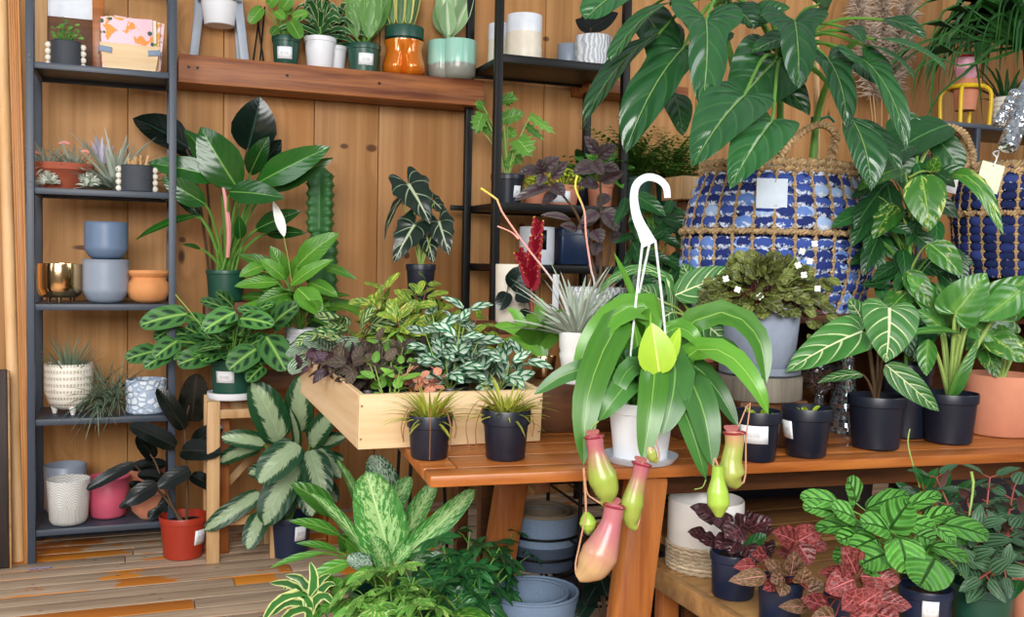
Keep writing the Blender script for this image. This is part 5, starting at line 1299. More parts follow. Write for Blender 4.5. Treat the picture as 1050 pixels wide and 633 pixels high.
def right_baskets():
    # dark riser behind the small pots
    T0 = 2.62; a, b = pT(700, 330, 2.75), pT(1075, 330, 2.45)
    global RZ
    RZ = pT(794, 322, 2.72).z
    c0 = pT(794, 322, 2.95)
    o = thing('display_riser', 'dark brown wooden riser on the back of the table under the blue woven baskets', 'riser', (c0.x, c0.y, TZ))
    x0, x1 = c0.x-.30, c0.x+1.0; y0, y1 = c0.y-.24, c0.y+.26
    q = lambda x, y: c0+TX*x+TN*y
    Mz = Matrix.Rotation(TR, 3, 'Z')
    mb = MB(); p = q(.35, .0); mb.box((p.x, p.y, RZ-.012), (1.3, .50, .024), .004, M=Mz); mb.build('top_board', M['dark_wood'], o)
    for x in (-.285, .35, .985): mb = MB(); p = q(x, 0); mb.box((p.x, p.y, (TZ+RZ-.024)/2), (.024, .46, RZ-.024-TZ), .003, M=Mz); mb.build('upright', M['dark_wood'], o)
    mb = MB(); p = q(.35, .23); mb.box((p.x, p.y, (TZ+RZ-.024)/2), (1.28, .016, RZ-.026-TZ), .002, M=Mz); mb.build('back_board', M['dark_wood'], o)
    # big basket
    T = 2.92; k = 2.72/FPX
    c = pT(795, 322, T); c.z = RZ
    zf = lambda y: RZ+(322-y)*k
    ys = (322, 300, 272, 238, 205, 182, 168); hw = (84, 95, 101, 101, 94, 85, 79)
    prof = [(h/101, zf(y)) for h, y in zip(hw, ys)]
    o = thing('woven_basket', 'big round basket woven of blue denim strips with a looped rope handle', 'basket', c)
    ex = 101*T/FPX; ey = .21
    pt = woven_basket(o, c, prof, ex, ey, 14, 30, M['denim'], zf(238), 3)
    Th = T-.16
    mb = MB(); braid(mb, PTS(Th, [(797, 190, .0), (798, 168), (808, 150), (825, 134), (843, 128), (856, 137), (854, 155), (849, 176, .02)]), .0105, 16, turns=11); mb.build('handle', M['rope'], o)
    mb = MB(); Tq = T-.235; A = pT(791.5, 198.5, Tq); u = (pT(808, 199, Tq)-pT(776, 198, Tq)); v = pT(792, 183, Tq)-pT(791, 214, Tq)
    mb.box(A, (u.length, .003, v.length), .004, M=Matrix((u.normalized(), v.normalized().cross(u.normalized()), v.normalized())).transposed()); mb.build('hang_tag', plain('pale_blue_card', '#cfdcec', .6), o)
    mb = MB(); mb.tube(PTS(Tq-.003, [(795, 187), (797, 178), (795, 168)]), .0012, 5, n=6); mb.build('tag_string', M['rope'], o)
    # second basket
    T = 3.0; k = 2.8/FPX; c = pT(1064, 285, T); c.z = pT(1064, 285, 2.82).z; z0 = c.z
    bl = thing('wooden_block', 'dark block on the riser under the right hand navy basket', 'block', (c.x, c.y, RZ))
    mb = MB(); mb.box((c.x, c.y, (RZ+z0)/2), (.36, .26, z0-RZ-.001), .003); mb.build('body', M['dark_wood'], bl)
    zf = lambda y: z0+(285-y)*k
    prof = [(h/94, zf(y)) for h, y in zip((84, 90, 94, 92, 86), (285, 262, 225, 195, 170))]
    o = thing('woven_basket', 'navy basket with tan rope stitching and a pale green tag at right edge', 'basket', c)
    woven_basket(o, c, prof, 94*T/FPX, .2, 13, 30, M['navy_weave'], zf(219), 5)
    Th = T-.06
    mb = MB(); braid(mb, PTS(Th, [(968, 178), (959, 160), (960, 140), (972, 131), (986, 136), (995, 152), (996, 172)]), .011, 16, turns=10); mb.build('handle', M['rope'], o)
    for (px, py, w, h, rot, m, nm) in ((1015, 182, 24, 30, .28, plain('pale_green_patterned_card', '#d5dcc0', .6, var=.25, scale=120), 'hang_tag'), (976, 190, 11, 16, .2, M['white_pot'], 'price_tag')):
        Tq = T-.2 if nm == 'hang_tag' else T-.16
        A = pT(px, py, Tq); u = CR*math.cos(rot)-CU*math.sin(rot); v = CU*math.cos(rot)+CR*math.sin(rot); mb = MB(); mb.box(A, (w*Tq/FPX, .003, h*Tq/FPX), .002, M=Matrix((u, v.cross(u), v)).transposed()); mb.build(nm, m, o)
    mb = MB(); Tq = T-.21; mb.tube(PTS(Tq, [(1019, 170), (1022, 162), (1018, 157), (1024, 155), (1022, 163)]), .0022, 6, n=14); mb.build('tag_ribbon', M['white_pot'], o)
right_baskets()

# ================================================================ philodendron growing out of the big basket
M['philo'] = leafmat('big_philodendron_leaf', '#103823', '#346b36', mid='#7ea05c', midw=.035, nv=9, vein='#6f9c54', vw=.12, vs=.22, rough=.27, bump=.5, spec=.6, bd=.012, back='#7d9a62', var=.4)
M['pothos'] = leafmat('marbled_yellow_green_leaf', '#235a1d', '#437d29', mid='#7fae48', nv=7, pattern='marble', pc='#b9c566', pk=.97, rough=.32, bump=.25)
M['philo_young'] = leafmat('fresh_philodendron_leaf', '#1f5526', '#56953c', mid='#86b058', nv=8, vein='#5f9a48', vs=.25, pattern='center', pc='#5c8f3c', rough=.3, bump=.3)
M['deep'] = leafmat('deep_green_leaf', '#123519', '#28602c', mid='#4f8044', nv=9, vein='#3f7038', vs=.2, rough=.32, bump=.2)
M['crystal'] = leafmat('velvet_leaf_pale_veins', '#215228', '#4b8a3a', mid='#e3edb8', midw=.05, nv=9, vein='#dbe8b0', vw=.2, vs=.85, rough=.45, bump=.4, var=.25)
M['strap'] = leafmat('long_palm_leaf', '#1c4a22', '#3f7a35', nv=1, mid='#5f9a4a', rough=.35, bump=.05)
M['sanse'] = leafmat('wide_snake_plant_leaf', '#4f8a3c', '#86b860', nv=6, pattern='marble', pc='#a9cf80', rough=.4, bump=.05)
M['sanse_yellow'] = leafmat('yellow_edged_snake_plant_leaf', '#2f5a33', '#5f8a50', nv=9, pattern='edge', pc='#c9c46a', rough=.4, bump=.05, pk=1.1)
M['agave'] = leafmat('pale_agave_leaf', '#6f9a63', '#a9c796', nv=1, mid='#c9ddba', midw=.2, rough=.5, bump=.05)
M['dracaena'] = leafmat('white_edged_strap_leaf', '#1c4a26', '#2f6a34', nv=1, pattern='edge', pc='#b9c894', rough=.38, bump=.05, pk=1.3)
M['lime'] = leafmat('lime_leaf', '#7fa02a', '#c3d23f', nv=1, rough=.5, bump=.05)
M['fern'] = leafmat('fern_frond', '#2f5f22', '#5f8f36', nv=1, rough=.5, bump=.05)
def philodendron():
    T = 2.9; c = pT(795, 300, T+.02); c.z = RZ+.03
    o = thing('philodendron', 'huge glossy philodendron with drooping lobed leaves growing out of the blue basket', 'potted plant', c)
    crown = nursery(o, c, .10, .22, M['black_pot'], .8, .14); T0 = 2.66
    mb = MB()
    hub = pT(800, 60, 2.85); hub2 = pT(720, -30, 2.7)
    LST = ( # base, tip, width px, shape, depth, roll
     ((655, -14), (600, 20), 46, 'wide', -.02, .2), ((690, 2), (627, 63), 38, 'wide', -.06, .75), ((676, 34), (598, 132), 44, 'lance', -.04, .7), ((700, 50), (641, 158), 92, 'sagit', -.08, .35),
     ((724, 20), (720, 111), 72, 'sagit', -.16, -.1), ((795, 62), (745, 118), 78, 'cord', .04, -.2), ((815, 22), (819, 91), 64, 'sagit', -.12, .1), ((763, 98), (709, 172), 60, 'cord', -.26, .15), ((792, 124), (748, 194), 52, 'cord', -.28, .1),
     ((850, 62), (868, 132), 56, 'sagit', -.12, -.2), ((891, 66), (929, 156), 52, 'sagit', -.14, -.3), ((872, 120), (893, 196), 44, 'lance', -.16, -.2), ((895, 40), (972, 73), 26, 'lance', -.06, -.5), ((884, 46), (938, 81), 24, 'lance', -.08, -.6),
     ((866, 28), (886, 45), 22, 'ovate', 0, 0), ((745, 6), (775, 30), 40, 'lance', .06, 0), ((765, 25), (810, 8), 30, 'lance', .05, .3), ((700, 10), (660, -25), 60, 'cord', .0, 0), ((745, -5), (720, -50), 50, 'sagit', 0, 0), ((840, 5), (870, -30), 50, 'cord', .03, 0), ((820, 40), (770, 55), 30, 'lance', .08, .2),
     ((780, 75), (830, 118), 40, 'lance', .1, 0), ((660, 12), (690, 60), 40, 'wide', .05, .3), ((870, 60), (905, 90), 34, 'lance', .05, 0), ((690, 95), (700, 140), 30, 'lance', .12, 0.), ((770, 100), (740, 150), 40, 'cord', .1, 0), ((880, 130), (925, 178), 36, 'cord', .0, -.2), ((905, 20), (950, 40), 24, 'lance', .1, 0.))
    for b, t, w, pre, d, ro in LST:
        pet = hub if b[0] > 740 else hub2.lerp(hub, .35)
        B = pT(b[0], b[1], T0+d); E = pT(t[0], t[1], T0+d-.10)
        nr = -CF+V((0, 0, .55))
        mb.leaf(B, E, w*T0/FPX, pre, nr, roll=ro, droop=.75, fold=.16, wave=.05, n=18, m=5, wn=2.5)
        mid = pet.lerp(B, .5)+V((0, 0, .05)); mb.tube([pet, mid, B, B+(E-B)*.05], [.007, .005, .0035], 6, 1, n=10)
    mb.build('leaves', [M['philo'], M['stem']], o)
    for pts in (((800, 290, .25), (802, 200, .22), (800, 120, .2), (800, 60, .19), (790, 10, .1)), ((790, 290, .25), (775, 180, .22), (750, 60, .15), (720, -40, .05)), ((812, 290, .25), (830, 190, .2), (840, 110, .2), (862, 60, .1), (880, 40, .05))):
        mb = MB(); mb.tube(PTS(T0, pts), [.012, .011, .008], 8, n=20); mb.build('stem', M['stem'], o)
    st = thing('bamboo_stake', 'upright pale stake tied with green tape behind the rope handle', 'stake', pT(838, 300, 2.92))
    mb = MB(); p = pT(838, 180, 2.92); q = pT(836, -10, 2.92); r = pT(839, 290, 2.92); mb.tube([r, p, q], .0095, 10, n=6); mb.build('cane', M['dowel'], st)
    mb = MB(); p = pT(837, 123, 2.92); 
    for z in (-.006, 0, .006): mb.tube([p+V((math.cos(a)*.014, math.sin(a)*.014, z)) for a in [k*.5236 for k in range(13)]], .003, 5, caps=False)
    mb.tube([p+V((0, -.012, 0)), p+V((.03, -.02, .01)), p+V((.05, -.02, -.005))], .004, 6); mb.build('green_tie', plain('green_tape', '#1f7a5a', .5), st)
philodendron()

# ================================================================ right side of the table
def mosaic_mat():
    g = G('mirror_mosaic'); P = g.obj(); v = g.vor(P, 95, 'F1', .35); e = g.vor(P, 95, 'DISTANCE_TO_EDGE', .35)
    cl = g.n('SeparateXYZ', {0: v.outputs['Color']}).outputs[0]; ed = g.sm(e.outputs['Distance'], .03, .1)
    col = g.mix(ed, C('#5d6470'), g.mix(cl, C('#b9c3cf'), C('#f0f4f8')))
    nm = g.n('VectorMath', {0: g.n('NewGeometry').outputs['Normal'], 1: g.n('VectorMath', {0: g.n('VectorMath', {0: v.outputs['Color'], 1: (.5, .5, .5)}, operation='SUBTRACT').outputs[0], 3: .7}, operation='SCALE').outputs[0]}, operation='ADD').outputs[0]
    g.put(g.b.inputs['Normal'], g.n('VectorMath', {0: nm}, operation='NORMALIZE').outputs[0])
    return g.done(col, .12, g.math('MULTIPLY', ed, .95), .5)
M['mosaic'] = mosaic_mat()
def right_table():
    # begonia on a wooden round
    T = 2.52; bz = pT(778, 413, T-.1).z
    c = pT(778, 400, T); k = T/FPX
    o = thing('wooden_block', 'dark block on the table lifting the begonia and its wooden round', 'block', (c.x, c.y, TZ))
    mb = MB(); mb.box((c.x, c.y, (TZ+bz)/2), (.19, .16, bz-TZ), .004, rz=TR); mb.build('body', M['dark_wood'], o)
    o = thing('wood_round', 'thick weathered wooden round under the grey begonia pot', 'stand', (c.x, c.y, bz)); h1 = 24*k
    mb = MB(); mb.lathe([(0, bz+.0005), (42*k, bz), (43*k, bz+.004), (43*k, bz+h1-.004), (42*k, bz+h1), (0, bz+h1)], (c.x, c.y, 0), 40); mb.build('disc', woodmat('weathered_log', '#8d8478', '#5f574e', 'Z', 1.5, .8, bumps=.5), o)
    z1 = bz+h1; cc = V((c.x, c.y, z1))
    o = thing('begonia', 'bushy small leaved begonia with white flowers in a blue grey concrete pot', 'potted plant', cc)
    mb = MB(); mb.lathe([(0, z1), (38*k, z1), (41*k, z1+.006), (41*k, z1+.024), (38*k, z1+.024), (36*k, z1+.008), (0, z1+.008)], (c.x, c.y, 0), 40); mb.build('saucer', M['concrete'], o)
    ph = 66*k; crown = ceramic(o, cc+V((0, 0, .009)), 39.5*k, ph, M['concrete'], .84, .007, .006)
    M['begonia'] = leafmat('olive_begonia_leaf', '#343b1a', '#76803c', mid='#a0aa58', nv=5, pattern='marble', pc='#3f2c1c', vein='#8d9448', vs=.3, rough=.4, bump=.4)
    mb = MB(); rr = random.Random(8)
    for i in range(330):
        a = i*2.39996; f = (i+.5)/330; e = .1+1.35*f; d = adir(a, e); R1 = V((d.x*.155, d.y*.12, d.z*.135+.02)); p = crown+R1*rr.uniform(.7, 1.05); L = rr.uniform(.022, .038)
        t2 = adir(a+rr.uniform(-.7, .7), e-.8); mb.leaf(p, p+t2*L, L*1.05, 'round', V((d.x, d.y, .7))+(CC-p).normalized()*.9, rr.uniform(-.5, .5), .6, .1, .15, n=8, m=2)
        if i % 4 == 0: mb.tube([crown, crown+R1*.6+V((0, 0, .02)), p], [.002, .0012], 4, 1, n=5, caps=False)
    for i in range(26):
        p = pT(rr.uniform(825, 850), rr.uniform(285, 345), T-rr.uniform(-.05, .08)); L = .035; mb.leaf(p, p+adir(rr.uniform(-2.5, -.6), -.6)*L, L*.95, 'round', V((0, -.6, .5)), droop=.5, n=10, m=2)
        if i % 3 == 0: mb.tube([crown, crown.lerp(p, .6)+V((0, 0, .03)), p], [.002, .0012], 4, 1, n=6, caps=False)
    mb.build('foliage', [M['begonia'], M['stem_red']], o)
    M['petal'] = plain('white_petals', '#f6f5f2', .5, bump=0)
    for (px, py) in ((744, 286), (756, 297), (779, 304), (822, 258), (830, 268), (824, 282), (835, 250), (838, 296), (818, 272)):
        mb = MB(); p = pT(px, py, T-.14)
        for j in range(4): d = CR*math.cos(j*1.57+px)+CU*math.sin(j*1.57+px); mb.leaf(p, p+d*.009-CF*.003, .008, 'round', -CF, droop=.5, n=5, m=2)
        fl = mb.build('flower', M['petal'], o); mb = MB(); b = crown+(p-crown)*.3; mb.tube([b, b.lerp(p, .5)+V((0, 0, .02)), p+CF*.002], .001, 5, n=6); mb.build('flower_stalk', M['stem_pale'], fl)
    # three black pots and the crystal anthurium, left to right
    for (px, pyb, w, pyt, la, lab) in ((776, 475, 48, 424, -.25, 'small black pot of lime flytrap rosette with big white label beside the pitchers'), (826, 471, 52, 421, -1.0, 'small black pot of lime rosette with label on its left side')):
        c, rt, h, T = PL(px, pyb, w, pyt, TZ); c.z = TZ; o = thing('flytrap', lab, 'potted plant', c)
        crown = nursery(o, c, rt, h, M['black_pot'], .76, .25, lab=(la, .38, .74, 1.35 if la > -.5 else .7)); mb = MB(); rosette(mb, crown, 16, (.022, .036), .016, (.1, 1.2), .6, 'obov', .2, nn=7, mm=2); mb.build('rosette', M['lime'], o)
    c, rt, h, T = PL(897, 463, 58, 409, TZ); c.z = TZ; T = depth(c); o = thing('velvet_anthurium', 'anthurium with heart shaped leaves and bold pale veins in a black pot', 'potted plant', c)
    crown = nursery(o, c, rt, h, M['black_pot'], .8, .2); mb = MB()
    for b, t, w, d, pre, ro in (((912, 316), (908, 372), 56, -.12, 'cord', 0), ((884, 340), (805, 382), 46, -.06, 'cord', .35), ((886, 332), (869, 306), 30, .04, 'cord', 0), ((908, 374), (963, 422), 26, -.1, 'ovate', .3), ((884, 384), (838, 393), 16, -.05, 'ovate', .6), ((900, 340), (880, 322), 26, .08, 'cord', 0)):
        LF(mb, T, b+(d,), t+(d-.03,), w, pre, pet=crown, pr=1.4, roll=ro, droop=.5, fold=.1, wave=.03, n=20, m=5, nrm=-CF+V((0, 0, .35)))
    mb.build('foliage', [M['crystal'], M['stem_dark']], o)
    # mosaic vase
    c, rt, h, T = PL(864, 445, 34, 345, TZ); c.z = TZ; k = depth(c)/FPX; o = thing('mosaic_vase', 'tall conical vase covered in mirror mosaic behind the black pots', 'vase', c)
    mb = MB(); mb.lathe([(0, .001), (17*k, 0), (17*k, .006), (10*k, 60*k), (8.5*k, 78*k), (10*k, 90*k), (14*k, 98*k), (13*k, 98*k), (8*k, 84*k), (0, 70*k)], c, 40); mb.build('body', M['mosaic'], o)
    c = pT(840, 400, 2.86); c.z = TZ; k = 2.86/FPX; o = thing('mosaic_bowl', 'mirror mosaic bowl on a foot half hidden behind the pale veined leaf', 'bowl', c); zt = pT(840, 376, 2.86).z
    h = zt-TZ; mb = MB(); mb.lathe([(0, 0), (14*k, 0), (14*k, .006), (5*k, .02), (5*k, h*.5), (18*k, h*.68), (27*k, h), (25.5*k, h), (16*k, h*.74), (0, h*.66)], c, 40); mb.build('body', M['mosaic'], o)
    # philodendron in black pot
    c, rt, h, T = PL(972, 457, 56, 406, TZ); c.z = TZ; T = depth(c); o = thing('young_philodendron', 'upright leafy philodendron in a black pot beside the terracotta pot', 'potted plant', c)
    crown = nursery(o, c, rt, h, M['black_pot'], .8, .2); mb = MB()
    for b, t, w, d, pre, ro in (((979, 322), (1012, 280), 46, -.06, 'cord', .2), ((1046, 298), (1004, 330), 32, -.08, 'ovate', -.4), ((1000, 312), (1060, 284), 26, -.02, 'ovate', .4), ((985, 342), (928, 345), 18, -.06, 'lance', .6), ((952, 348), (950, 386), 20, -.06, 'lance', .2), ((960, 320), (930, 282), 26, .04, 'lance', 0), ((990, 330), (1020, 350), 26, 0, 'ovate', 0), ((968, 340), (940, 318), 24, .02, 'lance', 0), ((980, 330), (960, 290), 28, .03, 'cord', 0), ((985, 320), (990, 285), 24, .05, 'lance', 0)):
        LF(mb, T, b+(d,), t+(d-.03,), w, pre, pet=crown, pr=2., roll=ro, droop=.6, fold=.15, wave=.04, n=14, m=4)
    mb.blade([crown]+PTS(T, [(974, 400, -.04), (985, 375, -.06), (1003, 346, -.06)]), 18*T/FPX, 'lance', fold=.9, n=16)
    mb.build('foliage', [M['philo_young'], M['stem_pale']], o)
    # terracotta pot at right edge
    c, rt, h, T = PL(1023, 449, 74, 388, TZ); c.z = TZ; T = depth(c); o = thing('terracotta_potted_pothos', 'marbled pothos in a big smooth terracotta pot at right edge of the table', 'potted plant', c)
    crown = ceramic(o, c, rt, h, M['terracotta'], .86, .006, .004); mb = MB()
    for b, t, w, d, ro in (((1018, 345), (1052, 372), 30, -.1, .1), ((1040, 330), (1000, 330), 26, -.06, -.3), ((1010, 355), (1022, 388), 24, -.06, 0), ((1040, 360), (1030, 340), 26, .04, 0), ((1030, 320), (1065, 300), 30, .02, .2), ((1012, 340), (990, 360), 24, .02, 0), ((1050, 350), (1075, 380), 30, 0, 0)):
        LF(mb, T, b+(d,), t+(d-.04,), w, 'cord', pet=crown, pr=1.6, roll=ro, droop=.6, fold=.15, n=12, m=4)
    mb.build('foliage', [M['pothos'], M['stem_pale']], o)
    # marbled climber between the baskets
    c, rt, h, T = PL(928, 430, 40, 372, TZ, None, 2.66); c.z = TZ; T = depth(c); h = .20; o = thing('marbled_climber', 'tall marbled yellow green climber between the two woven baskets in a black pot', 'potted plant', c)
    crown = nursery(o, c, .07, h, M['black_pot'], .8, .14, lab=(.1, .68, .84, .9)); mb = MB()
    for b, t, w, d, ro in (((945, 180), (954, 237), 40, -.08, 0), ((953, 250), (986, 283), 30, -.06, -.2), ((955, 176), (962, 160), 16, -.02, .3), ((925, 172), (880, 196), 32, -.04, .4), ((930, 278), (956, 317), 24, -.04, 0), ((918, 210), (895, 245), 30, .04, 0), ((925, 225), (900, 215), 26, .06, 0), ((930, 300), (905, 325), 26, .0, 0)):
        LF(mb, T, b+(d,), t+(d-.03,), w, 'ovate', roll=ro, droop=.6, fold=.15, n=14, m=4, pet=(932, (b[1]+t[1])/2+14, .03), pr=1.1)
    mb.blade(PTS(T, [(972, 185, -.04), (985, 178, -.1), (1008, 196, -.14), (1029, 241, -.16)]), 16*T/FPX, 'lance', n=14)
    for b, t, w, d, ro in (((972, 128), (905, 165), 46, .1, .2), ((935, 150), (885, 185), 34, .04, .3), ((900, 150), (935, 185), 36, .08, 0), ((960, 140), (985, 175), 30, .12, 0), ((915, 120), (945, 150), 34, .14, 0)): LF(mb, T, b+(d,), t+(d-.03,), w, 'wide', roll=ro, droop=.6, fold=.15, n=14, m=4, pet=(936, 185, .08), pr=1.1, mi=2)
    mb.build('marbled_leaves', [M['pothos'], M['stem_pale'], M['deep']], o); mb = MB(); rr = random.Random(12)
    for i in range(80):
        px, py = rr.uniform(886, 972), rr.uniform(150, 345); d = rr.uniform(.02, .16); an = rr.uniform(0, 6.28); L = rr.uniform(26, 46)
        if py < 200 and px < 905: continue
        LF(mb, T, (px, py, d), (px+math.cos(an)*L, py+abs(math.sin(an))*L, d-.04), L*.5, rr.choice(('ovate', 'lance')), droop=.7, fold=.15, n=10, m=3, pet=(930, min(380, py+40), .08), pr=.8)
    mb.build('deep_leaves', [M['deep'], M['stem']], o); mb = MB(); mb.tube(PTS(T, [(928, 400, .0), (930, 320, .03), (934, 240, .04), (940, 160, .05)]), .005, 8, n=14); mb.tube([crown, pT(928, 390, T)], .005, 8); mb.build('main_stem', M['stem'], o)
    # pale veined plant behind the pitcher plant
    c = pT(715, 352, 2.62); T = 2.62; o = thing('wooden_block', 'small dark block behind the pitcher plant under the pale veined plant', 'block', (c.x, c.y, TZ)); zb = c.z-.05
    mb = MB(); mb.box((c.x, c.y, (TZ+zb)/2), (.16, .14, zb-TZ), .003, rz=TR); mb.build('body', M['dark_wood'], o)
    c.z = zb; o = thing('pale_veined_plant', 'pale veined leaved plant in a clay pot behind the pitcher plant', 'potted plant', c); crown = ceramic(o, c, .06, .11, M['terracotta'], .8, .005, .006); mb = MB()
    for b, t, w, d, ro in (((692, 303), (760, 277), 34, -.06, .2), ((720, 330), (748, 355), 30, -.06, 0), ((680, 310), (655, 295), 26, .0, 0), ((690, 320), (660, 340), 30, -.04, 0), ((730, 310), (770, 325), 28, .02, 0), ((710, 295), (700, 270), 26, .06, 0)):
        LF(mb, T, b+(d,), t+(d-.03,), w, 'ovate', pet=crown, pr=1.2, roll=ro, droop=.5, fold=.12, n=16, m=4)
    mb.blade([crown]+PTS(T, [(690, 330), (688, 290, .05), (660, 275, .05), (630, 285, .04), (612, 303, .04)]), 12*T/FPX, 'strap', n=18)
    mb.build('foliage', [M['crystal'], M['stem_pale']], o)
    # fallen mosaic cylinder by the second basket
    A, B = pT(1033, 152, 2.72), pT(1058, 84, 2.78); o = thing('mosaic_cylinder', 'tilted mirror mosaic cylinder above the navy basket at right edge', 'ornament', A)
    d = (B-A).normalized(); x = d.cross(CF).normalized(); mb = MB(); Mx = Matrix((x, d.cross(x), d)).transposed(); L = (B-A).length
    mb.lathe([(0, 0), (.024, 0), (.027, .004), (.027, L-.004), (.024, L), (0, L)], A, 28, M=Mx); mb.build('body', M['mosaic'], o)
    A = pT(1029, 118, 2.74); mb = MB()
    for j in range(5): mb.ell(pT(1024+4*j, 125-7*j, 2.72), (.017, .017, .017), seg=12, rings=8)
    mb.build('bead_string', M['mosaic'], o)
right_table()

# ================================================================ upper right: rack, yellow stand, palm, pampas
def upper_right():
    Y = 3.75; zs = pY(1020, 129, Y).z; x0 = pY(1002, 129, Y).x; x1 = x0+.75
    o = thing('corner_rack', 'dark blue steel rack at upper right holding the yellow plant stand', 'shelf', ((x0+x1)/2, Y+.17, 0))
    for x in (x0, x1):
        for y in (Y, Y+.36): mb = MB(); post(mb, x, y, 0, zs+.0 if x == x0 else 2.8, .026); mb.build('post', M['navy_metal'], o)
    for z in (zs, 1.2, .5):
        mb = MB(); mb.box((x0+.28, Y+.18, z-.012), (1.05 if z == zs else .75-.026, .39 if z == zs else .36, .024), .003); mb.build('shelf_panel', M['navy_metal'], o)
    def at(px, pyb=125, y=Y+.12): p = pY(px, pyb, y); p.z = zs+.0015; return p
    M['yellow'] = plain('yellow_painted_metal', '#e2bd23', .4); c = at(989); k = depth(c)/FPX
    o = thing('yellow_stand', 'small yellow metal plant stand with bent legs holding a terracotta pot', 'plant stand', c); hz = 40*k
    mb = MB(); ring = [c+V((math.cos(a)*17*k, math.sin(a)*17*k, hz)) for a in [j*.2618 for j in range(25)]]; mb.tube(ring, .012, 8, caps=False); mb.build('ring', M['yellow'], o)
    for j in range(4): a = j*1.571+.6; d = V((math.cos(a), math.sin(a), 0)); mb = MB(); mb.tube([c+d*17*k+V((0, 0, hz)), c+d*22*k+V((0, 0, hz*.92)), c+d*24*k+V((0, 0, hz*.7)), c+d*23*k], .010, 8, n=12); mb.build('leg', M['yellow'], o)
    o = thing('terracotta_pot', 'terracotta pot seated in the yellow plant stand', 'plant pot', c+V((0, 0, hz*.5)))
    c2 = c+V((0, 0, hz*.42)); mb = MB(); mb.lathe([(0, 0), (10*k, 0), (12.5*k, 24*k), (14*k, 24*k), (14.5*k, 31*k), (13*k, 31*k), (11*k, 20*k), (0, 10*k)], c2, 32); mb.build('body', M['terracotta'], o); soil(o, c2, 11.5*k, c2.z+26*k)
    mb = MB(); c3 = c2+V((0, 0, 27*k)); mb.lathe([(0, 0), (5*k, .5*k), (10*k, 8*k), (11.5*k, 18*k), (10*k, 26*k), (9*k, 26*k), (10*k, 17*k), (0, 4*k)], c3, 24, rf=lambda a, z: 1+.05*math.cos(5*a)); mb.build('pink_bloom_cup', plain('pale_pink_petal', '#dfa3b6', .5), o)
    mb = MB(); 
    for j in range(26): d = adir(j*2.4, .75+.03*j); mb.leaf(c3+V((0, 0, 20*k)), c3+V((0, 0, 20*k))+d*13*k, 5*k, 'lance', V((0, 0, 1)), n=6, m=1)
    mb.build('red_crown', leafmat('red_petals', '#b52a3c', '#d8485a', nv=1), o)
    c = at(1029); o = thing('cream_pot_plant', 'dark tufted plant in a cream pot with a label beside the yellow stand', 'potted plant', c)
    crown = ceramic(o, c, 13*k, 34*k, M['dash_pot'], .8, .006, .01); mb = MB(); rosette(mb, crown, 40, (.12, .25), .018, (.5, 1.45), .8, 'strap', .2, nn=8); mb.build('leaves', M['deep'], o); 
    sticker(o, c, 10.5*k, 13*k, 34*k, 4*k, 17*k, -.7, 8*k, M['label'])
    # palm with long hanging blades (stands on the rack)
    c = at(1058, 120, Y+.2); o = thing('ponytail_palm', 'palm with long narrow arching dark green blades at upper right corner', 'potted plant', c)
    crown = ceramic(o, c, .10, .16, M['charcoal'], .8, .008, .01); tp = pY(1052, 48, Y+.1); mb = MB(); mb.tube([crown-V((0, 0, .02)), crown.lerp(tp, .5), tp], [.035, .022, .018], 10, n=8); mb.build('trunk', M['stem_dark'], o)
    mb = MB(); rr = random.Random(21)
    for i in range(90):
        a = rr.uniform(1.6, 5.6); e = rr.uniform(.0, 1.3); L = rr.uniform(.4, .75); d = adir(a, e); p1 = tp+d*L*.45+V((0, 0, .05)); p2 = tp+V((d.x, d.y, d.z*.5))*L*.8+V((0, 0, -.02)); p3 = tp+V((d.x, d.y, 0))*L*.95+V((0, 0, -.12-.1*rr.random()))
        if p3.y > WALLY-.05: p3.y = WALLY-.05; p2.y = min(p2.y, WALLY-.06); p1.y = min(p1.y, WALLY-.08)
        mb.blade([tp, p1, p2, p3], .022, 'grass', n=12, m=1)
    Tt = depth(tp)
    for pts in (((985, 55), (962, 45), (940, 75), (935, 110)), ((1010, 35), (975, 25), (958, 70), (955, 120), (962, 150)), ((1020, 45), (1000, 42), (1005, 90), (1008, 130)), ((1030, 40), (990, 75), (965, 95), (945, 130)), ((1020, 60), (985, 68), (960, 60), (925, 82)), ((1000, 40), (960, 20), (930, 40), (912, 70)), ((1010, 20), (970, -5), (940, 10), (922, 30)), ((1015, 30), (985, 5), (965, 15), (950, 60))):
        mb.blade([tp]+PTS(Tt-.25, pts), .026, 'grass', n=20, m=1)
    mb.build('blades', M['strap'], o)
    # pampas plumes
    c = pY(905, 160, 4.36); c.z = 1.36; o = thing('pampas_vase', 'dried beige pampas plumes in a vase behind the philodendron', 'vase', (c.x, c.y, 1.2))
    rs = thing('wall_ledge', 'narrow dark ledge on the wall behind the baskets', 'shelf', (c.x, 4.46, c.z)); mb = MB(); mb.box((c.x, 4.42, c.z-.012), (.7, .25, .024), .003); mb.build('board', M['dark_wood'], rs)
    for sx in (-.25, .25): mb = MB(); mb.box((c.x+sx, 4.48, c.z-.09), (.02, .12, .13), .002); mb.build('bracket', M['dark_wood'], rs)
    mb = MB(); mb.lathe([(0, 0), (.06, 0), (.08, .06), (.07, .16), (.035, .24), (.04, .27), (.034, .27), (.03, .24), (0, .1)], c, 32); mb.build('vase_body', M['charcoal'], o)
    M['plume'] = leafmat('dry_plume', '#a58f7c', '#d8c8b8', nv=1, rough=.9, bump=.0); rr = random.Random(4)
